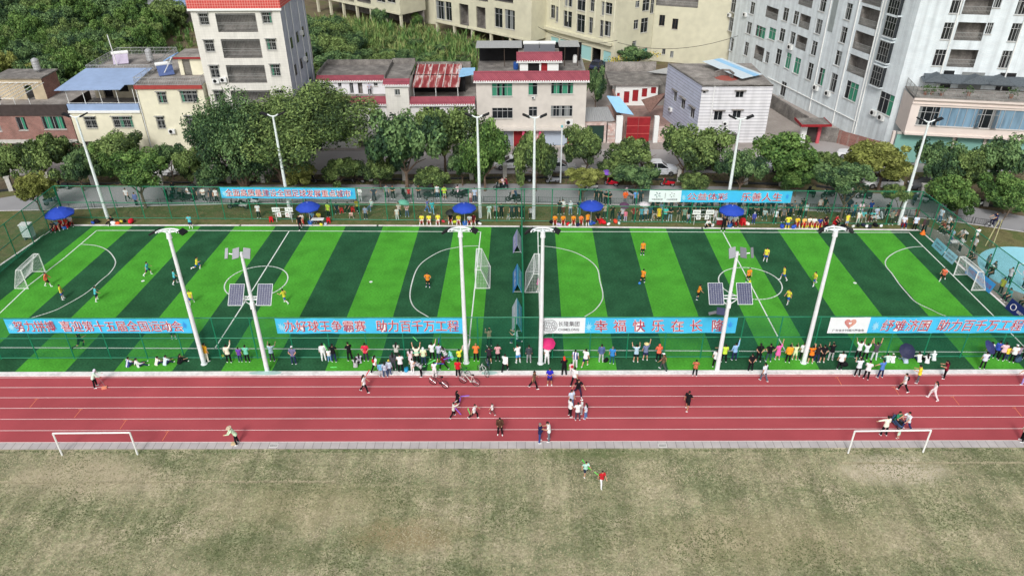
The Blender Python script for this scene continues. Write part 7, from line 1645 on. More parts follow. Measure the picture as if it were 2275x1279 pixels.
tk(1283,932,'folded',10,WHITE,(78,72,86),'person in loose white tee and dark trousers, centre of the group of five',1.6,hair='h')
tk(1301,929,'stand',60,(214,222,236),(96,130,180),'child in denim dungarees of the group of five',1.4,hair='l')
tk(1292,918,'stand',90,WHITE,LGREY,'small child in a white hat of the group of five',1.3,hat=('cap',WHITE))
tk(1526,909,'walk2',320,BLACK,BLACK,'person all in black walking alone with bare ankles',1.7,legs='s',skin='t')
tk(1199,981,'folded',270,(40,48,88),(60,76,136),'man in navy striped top and blue trousers in talk',1.7,hair='g',sleeves='L')
tk(1219,978,'phone',90,WHITE,(110,114,124),'man in white shirt and grey trousers in talk',1.72)
tk(1017,902,'folded',300,BLACK,None,'girl in black dress with purple sticks',1.45,sleeves='d',hair='l')
tk(1008,925,'swing',290,(214,212,204),BLACK,'boy in cream top thrusting a purple stick',1.35,sleeves='L')
tk(1054,929,'stride',250,WHITE,BLACK,'boy in white lunging with a green stick',1.4)
tk(1094,920,'walk',80,WHITE,(120,84,84),'toddler in white on the track',1.05)
tk(1111,965,'phone',180,(86,60,48),BLACK,'long haired woman in brown top facing the camera on the last lane',1.64,hair='l',sleeves='L')
tk(1990,930,'sit',210,(56,140,100),(70,80,90),'person in green tee sitting astride a small bike',1.68,loc=G(1988,942))
tk(1962,966,'point',10,(238,236,220),BLACK,'person in cream stretching one arm out sideways',1.7,sleeves='L')
tk(2011,954,'pushbike',110,(226,234,240),(54,62,106),'person in white tee and navy trousers reaching to the bike',1.68)
tk(1994,973,'stand',30,(196,226,206),(210,230,214),'toddler in mint beneath the goal bar',0.95,legs='s')
tk(2269,979,'stand',80,(230,224,208),BLACK,'person in cream and black at the picture edge by the pavers',1.7,sleeves='L')
tk(1300,1056,'jog',200,(190,232,220),(50,56,74),'boy in mint shirt with green inflatables on the lawn',1.35,legs='s')
tk(1336,1079,'walk',200,(196,44,52),WHITE,'boy in red shirt and white trousers on the lawn',1.4)
put_=text_mb('20',0.22,0.006,depth=0.0);J20=joints(POSE['gripfence'])
for v in put_.vertices:v.co=J20['chest']+V((v.co.x*1.0,-0.150,v.co.y+0.03))
put_.materials.clear();put_.materials.append(M_black);link('shirt_number',put_,t20)
# ------------------------------------------------------------------ substitutes, officials and helpers along the far touchline
GB2='substitutes and helpers along the far touchline'
SITS=[]
def be(px,py,pose,*a,**k):
 k.setdefault('group',GB2);o=Pn(px,py,pose,*a,**k)
 if pose in('sit','sitback'):SITS.append(o)
 return o
be(119,515,'sit',190,(60,62,66),(70,60,64),'substitute in dark grey at the outer end of the corner umbrella',1.5)
be(128,512,'sit',200,(110,140,160),(190,50,50),'substitute in blue grey under the corner umbrella',1.5,legs='s')
be(137,509,'sit',190,(206,50,56),BLACK,'substitute in red shirt under the corner umbrella',1.5,legs='s')
be(147,507,'sit',180,(216,60,56),(180,44,50),'substitute all in red under the corner umbrella',1.5)
be(158,503,'sit',200,(226,214,226),BLACK,'person in lilac white shirt beside the corner umbrella',1.6)
be(249,495,'ground2',160,BLACK,BLACK,'person in black sitting on the verge by the lamp pole foot',1.6)
be(671,498,'sit',190,(230,222,210),(200,60,60),'long haired helper in cream at the first scoreboard',1.55,hair='l')
be(694,494,'sit',180,(140,190,226),NAVY,'helper in light blue behind the white table',1.6)
be(708,494,'sit',180,(240,226,90),BLACK,'helper in yellow behind the white table',1.6)
for i,(x,y,pose,c,lb)in enumerate(((937,499,'sit',KIT,'yellow substitute with folded arms, first on the yellow bench'),(953,499,'sit',KIT,'yellow substitute with knees apart, second on the yellow bench'),(973,499,'sitback',KIT,'yellow substitute leaning back, third on the yellow bench'),(1001,497,'sit',BLACK,'substitute in black under the black umbrella'),(1019,499,'sit',KIT,'yellow substitute right beside the blue umbrella'),(1043,500,'sit',WHITE,'substitute in white socks under the blue umbrella by the lamp pole'),(1052,498,'sit',DRED,'substitute in dark red at the lamp pole foot'))):be(x,y,pose,180,c,BLACK if c!=KIT else(216,220,226),lb,1.5,legs='s',socks=WHITE)
for i,(x,pose,lb)in enumerate(((1233,'sit','orange substitute at the outer end of the orange bench'),(1251,'sit','orange substitute, second on the orange bench'),(1274,'sit','orange substitute, third on the orange bench'),(1291,'sit','substitute in lighter orange next to the blue umbrella'))):be(x,500,pose,180,(240,150,44)if i<3 else(240,130,70),(120,40,50),lb,1.5,legs='s',socks=WHITE)
be(1305,501,'stand',200,(240,152,48),(110,40,48),'orange substitute standing at the umbrella pole',1.5,legs='s',socks=WHITE)
be(1328,495,'sit',180,(52,48,52),BLACK,'helper in black under the umbrella of the orange bench',1.6)
be(1622,503,'sit',180,(206,214,240),NAVY,'official in lilac white under the umbrella of the second scoreboard',1.66)
be(1634,503,'sit',180,(232,230,226),(90,50,50),'official in white beside the one in lilac white',1.66)
be(1673,497,'stand',180,(70,80,160),(60,66,120),'child in purple blue coat with a white hat on the far touchline',1.35,sleeves='L',hair=(226,226,230))
be(1748,508,'hips',0,KIT,(50,100,190),'yellow player with hands on hips before the benches, back turned',1.55,legs='s',socks=YEL)
be(1771,505,'sit',180,(240,200,60),(150,40,44),'substitute in gold yellow, first of the mixed bench',1.5,legs='s',socks=WHITE)
be(1786,506,'sit',180,(244,196,110),(206,60,50),'substitute in pale orange with red shorts on the mixed bench',1.5,legs='s',socks=YEL)
be(1798,505,'sit',180,(240,236,226),(150,50,46),'substitute in white bib, third of the mixed bench',1.5,legs='s',socks=YEL)
be(1809,506,'sit',180,WHITE,(170,50,46),'substitute in plain white, fourth of the mixed bench',1.5,legs='s',socks=YEL)
be(1821,507,'sit',180,(60,66,150),(140,40,44),'substitute in deep blue on the mixed bench',1.5,legs='s',socks=YEL)
be(1834,503,'sit',180,(50,34,40),(110,40,46),'substitute in black vest over white sleeves',1.55)
be(1861,501,'sit',220,(186,44,52),BLACK,'person in red by the black bags',1.55)
be(1879,504,'stand',200,KIT,(150,180,210),'yellow player standing at the heap of bags',1.55,legs='s')
be(2008,506,'sitback',170,(226,228,240),NAVY,'man in white sitting on a red chair at the far corner',1.7)
be(2030,511,'stand',170,(214,224,246),BLACK,'man in white and blue shirt standing at the far corner',1.7)
be(2051,516,'stand',150,(90,70,74),BLACK,'person in dark vest at the corner beside the orange cone',1.7,sleeves='L')
# ------------------------------------------------------------------ the crowd behind the far fence
GC='crowd watching behind the far fence'
def cr(*a,**k):k.setdefault('group',GC);return Pn(*a,**k)
cr(285,447,'walk',190,WHITE,(50,56,60),'person in white walking alone on the path with a dark bag',1.66)
cr(305,458,'stand',170,(112,124,180),(44,52,60),'person in blue lilac shirt alone at the low rail',1.68,sleeves='L')
cr(388,434,'stand',190,(60,64,66),BLACK,'person in dark clothes behind the first parked scooters',1.68)
cr(423,444,'folded',170,WHITE,BLACK,'person in white sitting sideways against a parked scooter',1.64)
cr(436,446,'stand',180,(50,56,58),BLACK,'person in near black beside the bare stem',1.68)
cr(455,447,'folded',180,(232,234,226),BLACK,'person in white with folded arms close to the first far banner',1.7)
cr(472,449,'stand',180,(64,62,72),(54,52,62),'person in dark purple grey at the banner end',1.68)
cr(483,449,'stand',175,(226,228,224),BLACK,'person in white touching the end of the first far banner',1.7)
cr(576,484,'stand',180,WHITE,BLACK,'person in white shirt and black trousers alone on the verge under the banner',1.7)
cr(647,460,'stand',180,(176,216,214),(150,190,190),'person in pale mint under the banner behind the scoreboard',1.66)
cr(731,482,'stand',160,LIME,BLACK,'person in lime shirt behind the red stool and table',1.7)
cr(750,474,'sit',200,(58,64,84),(50,56,76),'person in dark blue seated on the verge near red stools',1.6)
cr(772,472,'sit',170,(70,56,62),BLACK,'person in dark plum seated between the red stools',1.6)
cr(782,483,'squat',180,(230,196,184),(220,190,180),'child in pale pink crouching at the fence foot',1.3)
cr(795,472,'walk2',170,(210,196,70),BLACK,'person in black with a yellow front walking on the verge',1.62)
cr(813,486,'stand',180,(150,164,190),(44,48,64),'boy in grey blue with white shoes at the fence',1.5)
cr(821,468,'sitback',150,(206,226,220),(104,130,160),'person in pale mint with a white hat sitting on the low rail',1.64,hat=('cap',WHITE))
cr(801,447,'folded',180,(236,240,238),(206,214,214),'person in all white beside the banner end on the path',1.7,sleeves='L')
cr(832,447,'hips',180,(66,72,88),(50,52,62),'person in slate grey with elbows out on the path',1.7)
cr(860,440,'stand',180,(140,146,152),(44,50,60),'person in mid grey next to a bare stem on the path',1.68)
cr(874,442,'folded',180,(40,40,46),BLACK,'person in black with white band of folded arms',1.7)
cr(909,441,'stand',200,(180,50,64),BLACK,'child in red beside a parked scooter on the path',1.3)
cr(931,441,'folded',185,(44,46,54),(44,48,60),'person in black with white shoes on the open path',1.64)
cr(972,440,'stand',180,(220,226,232),(70,90,110),'person in pale shirt behind a parked scooter and thin stem',1.62)
cr(988,443,'folded',180,(200,244,60),(150,160,150),'person in neon yellow shirt on the path',1.68,legs='s')
cr(1045,450,'stand',170,(214,190,190),(170,70,80),'child in faded red beside the man in pale blue',1.3)
cr(1055,448,'stand',180,(190,206,230),(44,54,96),'man in pale blue shirt and navy trousers by the lamp pole',1.7)
cr(883,488,'stand',180,(230,232,224),(216,222,216),'child in white at the fence foot',1.4)
cr(887,479,'stand',180,(216,206,196),(50,50,56),'person in beige top just behind the white dressed child',1.62)
cr(905,481,'folded',180,(222,190,190),(90,110,140),'person in pale pink holding a green umbrella',1.62)
cr(950,471,'walk',260,(130,130,200),(90,130,190),'person in violet blue walking on the verge',1.6)
cr(961,475,'walk2',190,(70,190,200),(130,190,210),'person in turquoise walking on the verge',1.6)
cr(1087,485,'filming',180,(190,230,216),(226,232,214),'person in mint top and cream trousers filming at the lamp pole',1.66)
cr(1102,483,'stand',180,(150,152,160),BLACK,'person in grey shirt and black trousers by the divider fence end',1.7)
cr(1114,483,'stand',175,(36,38,42),BLACK,'person in black next to the grey shirt',1.68)
cr(1137,484,'stand',180,(66,76,82),(40,56,60),'person in slate green beside a child on a small trike',1.68)
cr(1147,483,'stand',180,(48,56,56),(44,52,54),'tall person in dark green grey at the divider corner',1.72)
cr(1159,484,'stand',180,(52,60,60),BLACK,'person in black directly behind the divider post',1.68)
cr(1129,487,'sit',170,(90,120,110),(210,220,216),'child sitting low on a small trike',0.95)
cr(1179,485,'stand',180,'stripe_greywhite',BLACK,'child in striped top beside the lamp pole',1.4)
cr(1243,476,'folded',180,(60,66,66),(40,60,60),'person in dark green behind the orange bench',1.66)
cr(1250,474,'stand',180,(236,240,236),(140,60,60),'person in white behind the orange bench',1.68,sleeves='L')
cr(1267,476,'stand',190,(214,230,232),(130,150,170),'person in pale blue and a white hat behind the orange bench',1.62,hat=('cap',WHITE))
cr(1286,475,'stand',170,(44,56,90),(150,190,200),'person in navy at the edge of the blue umbrella of the orange bench',1.62)
cr(1290,445,'stand',190,(44,48,50),BLACK,'person in black beside a bare trunk on the path',1.66)
cr(1324,450,'stand',185,(34,38,42),BLACK,'first of four friends in black on the path, beside the umbrella',1.68)
cr(1334,451,'stand',175,(36,44,44),BLACK,'second of four friends in black on the path, turned away',1.66)
cr(1345,454,'folded',180,(38,42,46),BLACK,'third of four friends in black on the path, arms folded',1.64)
cr(1353,456,'folded',190,(40,40,44),(50,50,56),'last of four friends in black at the low rail end',1.66)
cr(1388,454,'folded',180,(240,104,44),(130,130,140),'person in vivid orange shirt at the low rail',1.7,sleeves='L')
cr(1411,454,'stand',180,(110,160,226),(40,44,60),'person in bright blue shirt on the path',1.7)
cr(1422,452,'stand',170,(52,60,68),(40,46,60),'person in dark slate beside the bright blue shirt',1.74)
cr(1343,484,'filming',190,(216,202,184),(50,80,76),'person in beige shooting over the fence by the umbrella',1.68)
cr(1360,488,'filming',180,(36,44,40),(32,48,44),'person in black with both elbows raised at the fence',1.68)
cr(1375,489,'stand',180,(60,66,74),(70,140,180),'small child in grey with blue trousers at the fence',1.15)
cr(1382,489,'umbrella',185,(210,206,216),(60,56,76),'person in pale grey under a plum umbrella',1.62)
cr(1389,491,'stand',180,(236,130,160),(214,200,230),'little girl in pink and lilac at the fence foot',1.25,hair='l')
cr(1408,490,'hips',180,(150,52,58),(44,60,56),'person in brick red shirt with arms out at the fence',1.66)
cr(1424,490,'stand',180,(90,160,176),(40,70,76),'person in teal beneath the white umbrella',1.62)
cr(1432,489,'umbrella',180,(200,214,226),(40,44,70),'person in pale shirt holding the white umbrella',1.64)
cr(1443,488,'stand',180,(60,96,116),(40,56,66),'person in petrol blue below the white logo banner',1.7)
cr(1450,490,'bend',200,(176,176,170),(190,190,180),'child in pale grey bending at the fence',1.3)
cr(1463,489,'stand',180,(240,214,60),(60,60,60),'person in long yellow raincoat',1.62,sleeves='d')
cr(1469,481,'stand',180,(160,190,230),(60,70,90),'person in light blue behind the yellow raincoat',1.68)
cr(1477,490,'folded',180,(90,214,206),(50,70,80),'person in turquoise top beside the yellow raincoat',1.64)
cr(1488,490,'folded',180,(44,44,48),(150,176,190),'person in black top and pale jeans with a white band',1.66)
cr(1506,491,'filming',180,(60,66,62),(150,146,124),'person in dark top and khaki trousers at the fence',1.68)
cr(1519,492,'stand',180,(130,160,140),(30,70,56),'person in sage green beside the second scoreboard',1.66)
cr(1531,480,'stand',180,(54,52,60),(44,44,52),'person in black above the seated child by the scoreboard',1.7)
cr(1530,494,'sit',180,(206,214,224),(60,76,120),'child in white and blue sitting at the fence',1.35)
CROWDC=[(52,60,66),(70,84,84),(44,48,56),(90,104,110),(62,58,66),(110,120,124),(46,64,60),(80,76,84),(130,140,150),(56,70,90),(38,40,44),(96,90,84),(170,186,190),(60,66,74),(76,92,100),(50,50,60)]
for k,x in enumerate(range(1446,1766,15)):
 c=CROWDC[k%len(CROWDC)];nm_='dark' if sum(c)<210 else 'greyish' if sum(c)<360 else 'pale'
 cr(x+RNG.uniform(-3,3),470+RNG.uniform(-3,3)+(x-1446)*0.02,RNG.choice(['stand','relaxed','folded','stand']),180+RNG.uniform(-25,25),c,CROWDC[(k*5+2)%len(CROWDC)],'spectator standing in the row on the path whose upper body the emblem banner hides',1.62+RNG.uniform(0,0.12),group='row of spectators hidden by the emblem banner')
for k,(x,y,c)in enumerate(((1548,482,(70,80,84)),(1560,480,(52,52,58)),(1574,482,(90,100,106)),(1664,481,(56,76,80)),(1677,483,(80,70,74)),(1688,481,(44,50,56)))):cr(x,y,RNG.choice(['stand','folded']),180,c,BLACK,'spectator in muted clothes standing on the verge near the second scoreboard umbrella',1.66,group='muted spectators by the second scoreboard')
cr(1587,495,'stand',180,(206,204,206),(220,216,214),'person in pale grey close beside the second scoreboard',1.66)
cr(1651,491,'stand',180,(150,156,150),(44,48,50),'person in grey with a cap next to the last umbrella',1.68,hat=('cap',(150,156,150)))
cr(1698,488,'sit',170,(206,226,226),(60,100,90),'person in pale mint seated at the fence post',1.6)
cr(1720,496,'stand',170,(210,220,226),(40,44,50),'person in white before two grey shirts',1.66)
cr(1728,482,'folded',180,'stripe_greywhite',BLACK,'person in grey and white stripes behind the yellow player with hands on hips',1.68)
cr(1738,493,'stand',185,(120,116,116),(50,50,54),'person in warm grey beside the striped shirt',1.68)
cr(1753,485,'stand',180,(36,46,72),BLACK,'person in navy directly behind the yellow player with hands on hips',1.7)
cr(1787,482,'stand',180,(190,204,204),(50,66,66),'person in pale grey behind the gold substitute',1.66)
cr(1775,480,'stand',170,(60,80,76),BLACK,'person in dark green behind the mixed bench',1.66)
cr(1819,470,'stand',185,(222,214,208),(60,60,64),'person in cream on the path behind the blue substitute',1.64)
cr(1829,470,'stand',180,(44,56,54),(30,60,50),'person in dark green on the path beside the cream top',1.72)
cr(1838,473,'sit',190,(150,150,146),(70,70,76),'person in grey sitting near a thick bare stem',1.6)
cr(1868,488,'filming',190,(52,50,54),BLACK,'person in black behind the person in red',1.68)
cr(1882,476,'stand',180,(60,72,100),(60,66,90),'person in dark blue under a dark umbrella',1.66)
cr(1895,482,'stand',200,(60,150,150),(44,70,100),'person in deep teal by the fence post',1.72)
cr(1909,481,'folded',180,(236,216,226),(150,160,190),'person in pale pink with a dark sun hat',1.72,hat=('sunhat',(60,70,60)))
cr(1904,498,'stand',190,(222,222,216),(206,206,200),'person in off white crouching forward by the bags',1.6)
cr(1918,492,'sit',180,(110,206,206),(160,160,150),'person in aqua sitting with a red chair',1.62)
cr(1931,477,'stand',180,(44,60,140),BLACK,'person in strong blue behind the aqua shirts',1.68)
cr(1932,492,'bend',180,(96,200,200),(130,50,60),'second person in aqua bending over a dark red bag',1.6)
cr(1943,490,'stand',180,(206,212,236),(150,140,150),'person in lilac white beside a white scooter',1.64)
cr(1969,481,'stand',160,(40,40,44),BLACK,'person in black with a white side on the path',1.66)
cr(1978,499,'hips',180,(120,130,116),(50,60,54),'person in army green alone at the fence',1.68)
cr(1992,493,'stand',180,(140,96,100),(80,70,76),'person in dull red beside the leaning lamp pole',1.68)
cr(2032,491,'stand',190,(150,50,56),(60,56,60),'person in red and grey at the cage corner',1.66)
GE='people behind the end fence beside the round court'
def en(*a,**k):k['group']=GE;return Pn(*a,**k)
en(2086,494,'stand',120,(206,226,240),(60,110,150),'person in pale blue standing alone behind the cage corner',1.7)
en(2093,506,'sit',90,(226,236,238),(60,80,90),'person in white seated low, nearest the corner behind the aqua board',1.62)
en(2103,511,'stand',100,WHITE,(60,50,50),'tall person in white standing behind the seated pair',1.72)
en(2088,515,'sit',100,(150,70,66),BLACK,'person in dark red seated behind the aqua board',1.6)
en(2097,520,'sit',90,(232,220,220),(60,60,70),'person in off white seated behind the aqua board',1.6)
en(2107,522,'stand',90,(36,70,60),BLACK,'person in dark green between the white shirts',1.66)
en(2110,540,'stand',100,(170,206,230),(60,90,150),'person in pale blue shirt and blue trousers at the table',1.66)
en(2128,534,'sit',110,(232,228,226),(60,70,66),'person in white seated at the tables, back bent',1.64)
en(2141,535,'bend',110,WHITE,BLACK,'person in white bending forward at the tables',1.66)
en(2130,559,'stand',90,WHITE,(40,44,60),'person in long white coat nearest the second aqua board',1.7,sleeves='L')
en(2164,538,'walk2',180,WHITE,(44,70,60),'person in white shirt and green trousers on the grass',1.72)
en(2161,560,'stand',90,(236,232,234),(40,56,50),'person in white behind the goal, standing clear',1.7)
en(2146,580,'sit',90,(44,60,54),BLACK,'person in dark green seated behind the goal',1.62)
en(2155,583,'sit',90,(150,140,140),(60,56,60),'person in grey seated behind the goal beside dark green',1.62)
en(2190,598,'stand',90,(120,140,150),(60,66,70),'person in blue grey behind the long blue board',1.66)
en(2199,604,'sit',80,(90,100,100),BLACK,'person in dark grey seated behind the long blue board',1.62)
en(2193,615,'sit',90,(60,44,44),(44,40,44),'person in dark brown with a white cap at the long blue board',1.62,hat=('cap',WHITE))
en(2238,629,'hips',100,(226,226,234),(50,52,50),'man in white shirt before the round court',1.7)
en(2220,652,'stand',110,(222,226,90),(44,50,60),'person in yellow behind the end of the long blue board',1.68)
en(2231,667,'sit',100,(90,206,214),(44,46,56),'person in bright aqua by the navy board',1.7)
en(2272,640,'stand',90,(40,42,46),BLACK,'person in black at the picture edge by the round court',1.68)
en(2266,680,'sit',90,(40,46,42),BLACK,'person in black seated behind the navy board',1.66)
zt5=FP(830,231,96.0)[1];Pn(0,0,'phone',190,(190,190,206),BLACK,'person standing on the roof terrace of the low white house',1.66,loc=G(822,211,zt5))
# ------------------------------------------------------------------ umbrellas, tables, scoreboards and other things along the pitches
def parasol(px,py,top_py,dia,label):
 b=G(px,py);H=HG(b,top_py);t=thing('parasol',label,'parasol',b,RNG.uniform(0,0.7),'blue parasols along the far touchline');N=8;mb=MB();R=dia/2;ring=[];mid=[]
 for k in range(N*2):
  a=math.pi*k/N;rr=R*(1.0 if k%2==0 else 0.95);ring.append((rr*math.cos(a),rr*math.sin(a),H-R*0.42-(0.0 if k%2==0 else-0.03)));mid.append((rr*0.55*math.cos(a),rr*0.55*math.sin(a),H-R*0.13))
 n=N*2;vs=[(0,0,H)]+mid+ring+[(p[0]*0.99,p[1]*0.99,p[2]-0.12)for p in ring];fs=[(0,1+k,1+(k+1)%n)for k in range(n)]
 for j in range(2):fs+=[(1+j*n+k,1+(j+1)*n+k,1+(j+1)*n+(k+1)%n,1+j*n+(k+1)%n)for k in range(n)]
 mb.add(vs,fs);link('canopy',mb.mesh('canopy',mat('umbrella_blue',(44,76,184),0.6,0.08,2)),t)
 rb=MB()
 for k in range(N):rb.tube([(0,0,H-0.06),tuple(c*0.98 for c in ring[k*2][:2])+(ring[k*2][2]-0.03,)],0.012,4)
 link('rib_frame',rb.mesh('rib_frame',M_grey),t);link('pole',MB().tube([(0,0,0),(0,0,H+0.08)],0.025,8).mesh('pole',M_white),t)
 link('base_bucket',MB().lathe([(0.24,0),(0.3,0.32),(0.26,0.32),(0.22,0.05)],14).mesh('base_bucket',mat('bucket_blue',(52,110,190),0.5,0.06)),t)
for a in((144,507,462,3.0,'blue parasol tilting over the substitutes at the pitch corner'),(690,497,450,2.6,'blue parasol beside the first scoreboard and table'),(1033,499,452,2.6,'blue parasol over the yellow bench'),(1312,498,447,2.6,'blue parasol over the orange bench'),(1620,503,457,2.7,'blue parasol beside the second scoreboard')):parasol(*a)
def held(px,py,z,r,col,label,tilt=(0.0,0.0),loc=None):
 p=Vector(loc)if loc is not None else G(px,py,z);t=thing('umbrella',label,'umbrella',p);M=Matrix.Rotation(tilt[0],3,'X')@Matrix.Rotation(tilt[1],3,'Y');mb=MB();N=16
 vs=[M@V((0,0,0))]
 for f,d in((0.5,0.10),(1.0,0.40)):vs+=[M@V((r*f*(1 if k%2==0 or f<1 else 0.95)*math.cos(6.2832*k/N),r*f*(1 if k%2==0 or f<1 else 0.95)*math.sin(6.2832*k/N),-r*d))for k in range(N)]
 mb.add(vs,[(0,1+k,1+(k+1)%N)for k in range(N)]+[(1+k,1+N+k,1+N+(k+1)%N,1+(k+1)%N)for k in range(N)]);link('canopy',mb.mesh('canopy',mat('brolly_%d_%d_%d'%col,col,0.6,0.08,4)),t)
 link('shaft',MB().tube([M@V((0,0,0.05)),M@V((0,0,-0.85))],0.012,5).mesh('shaft',M_grey),t)
hp_=lambda px,py,z:G(px,py)+V((0,0,z))
held(0,0,0,0.58,(206,44,112),'pink umbrella held open beside the tall pole with the emblem banner',(0.55,0.0),hp_(1217,804,1.95));held(0,0,0,0.66,(44,48,78),'large navy umbrella over a person seated on the turf',(0.75,0),hp_(2010,806,1.25));held(0,0,0,0.62,(48,54,104),'navy umbrella tilted to the side near the royal blue shirt',(0.6,0.5),hp_(2191,808,1.75))
held(0,0,0,0.62,(120,196,170),'pale green umbrella behind the far fence',(0.1,0.25),hp_(901,481,1.95));held(0,0,0,0.6,(236,226,232),'white umbrella with a pink rim behind the far fence',(0.15,0),hp_(1429,489,2.1));held(0,0,0,0.55,(110,60,100),'plum umbrella behind the far fence',(0.3,0),hp_(1385,489,1.95));held(0,0,0,0.5,(40,46,44),'black umbrella over the yellow bench',(0.3,-0.2),hp_(1000,497,1.55));held(0,0,0,0.55,(36,48,48),'closed looking dark umbrella by the bare stem on the path',(0.9,0.3),hp_(434,446,1.6));held(0,0,0,0.6,(44,56,66),'dark umbrella by the thick bare stem',(0.3,0.2),hp_(1880,477,1.9));held(0,0,0,0.6,(128,84,190),'violet umbrella over the red scooter on the verge',(0.2,0),hp_(1347,412,1.9));held(0,0,0,0.55,(216,60,80),'red umbrella between the trees by the cement yard',(0.3,0),hp_(1814,410,1.9))
st0=thing('stool','red plastic stool under a seated person along the far touchline','stool',(0,0,-50),0,'red plastic stools');M_stool=mat('stool_red',(206,34,44),0.45,0.06)
link('seat',MB().lathe([(0.15,0.40),(0.16,0.43),(0.04,0.432)],12).mesh('seat',M_stool),st0)
for k in range(4):a=math.pi/4+k*math.pi/2;link('leg',MB().obox((0.155*math.cos(a),0.155*math.sin(a),0.205),(0.05,0.0,0.0),(0,0.05,0),(0.02*-math.cos(a),0.02*-math.sin(a),0.2)).mesh('leg',M_stool),st0)
link('apron',MB().lathe([(0.165,0.22),(0.15,0.40)],12,cap=False).mesh('apron',M_stool),st0);first=True
def stool(p,rz=0.0,label=None,group='red plastic stools'):
 global first
 o=st0 if first else dup(st0);first=False;o.location=p;o.rotation_euler=(0,0,rz);o['group']=group
 if label:o['label']=label
 return o
for o in SITS:stool(V((o.location.x,o.location.y,0)),o.rotation_euler.z)
for(x,y,lb)in((603,492,'red stool standing empty beside the first scoreboard'),(730,494,'red stool standing empty at the end of the white table'),(759,472,'red stool on the verge, nearest the banner end'),(784,470,'red stool on the verge beside the yellow fronted person'),(1649,499,'tall stack of red stools by the second scoreboard umbrella'),(1335,496,'red stool tipped among the bags of the orange bench')):o=stool(G(x,y),0.3,lb);o.scale=(1.5,1.5,1.7)if 'stack' in lb else(1.25,1.25,1.25)
def table(a,b,label,m_,cloth_=None):
 p,q=G(*a),G(*b);c=(p+q)/2;t=thing('table',label,'table',c,0);L=(q-p).length/2
 part('table_top',MB().box(c.x-L,c.y-0.3,0.70,c.x+L,c.y+0.3,0.74),m_,t)
 for x in(c.x-L+0.08,c.x+L-0.08):
  for y in(c.y-0.25,c.y+0.25):part('leg',MB().tube([(x,y,0),(x,y,0.7)],0.022,6),M_grey,t)
 if cloth_:part('tablecloth',MB().box(c.x-L-0.02,c.y-0.32,0.2,c.x+L+0.02,c.y-0.305,0.745),cloth_,t)
table((694,500),(721,500),'white folding table beside the first scoreboard',M_white);table((1590,500),(1604,500),'small table with a dark red cloth by the second scoreboard',M_white,mat('cloth_red',(140,34,44),0.8,0.08));table((2112,545),(2126,556),'white table behind the aqua boards of the side paving',M_white)
def scoreboard(px,py,label,ta,tb):
 b=G(px,py);t=thing('scoreboard',label,'scoreboard',b,0,'score stands on the far touchline');B=lambda x,y,z:b+V((x,y,z))
 fr=MB()
 for x in(-0.85,0.85):fr.tube([B(x,0.1,0),B(x,0.1,1.72)],0.025,5)
 for z in(0.95,1.25,1.72):fr.tube([B(-1.15,0.1,z),B(1.15,0.1,z)],0.02,5)
 part('stand',fr,M_white,t)
 for s,txt in((-1,ta),(1,tb)):
  p_=part('name_board',MB().obox(B(s*0.70,0.05,1.52),(0.42,0,0),(0,0.015,0),(0,0,0.26)),M_white,t);put_text(p_,txt,V((0,0,0)),(1,0,0),(0,0,1),0.66,0.24,M_ink,0.006,proud=0.0)
  ch=[c for c in p_.children][-1];ch.location=B(s*0.70,0.03,1.52)-b
  p_=part('score_card',MB().obox(B(s*0.46,0.03,0.92),(0.23,0,0),(0,0.015,0),(0,0,0.27)),M_white,t);put_text(p_,'0',V((0,0,0)),(1,0,0),(0,0,1),0.22,0.36,M_red if px<1000 else M_ink,0.012,proud=0.0);ch=[c for c in p_.children][-1];ch.location=B(s*0.46,0.01,0.92)-b
scoreboard(632,494,'white score stand with red zeros left of the first blue parasol','四季情','广东鑫');scoreboard(1559,500,'white score stand with dark zeros left of the last blue parasol','时代队','红店军')
GBG='bags and bottles heaped along the far touchline'
def bag(px,py,col,label,s=1.0,grp=None):
 p=G(px,py);t=thing('bag',label,'bag',p,RNG.uniform(0,3),grp);mb=MB();mb.ell((0,0,0.14*s),0.26*s,0.15*s,0.16*s,12,8);link('body',mb.mesh('body',cloth(col),None,True),t)
 link('strap',MB().tube([(-0.16*s,0,0.24*s),(-0.06*s,0.02,0.37*s),(0.08*s,0.02,0.37*s),(0.17*s,0,0.24*s)],0.016,5).mesh('strap',M_black),t)
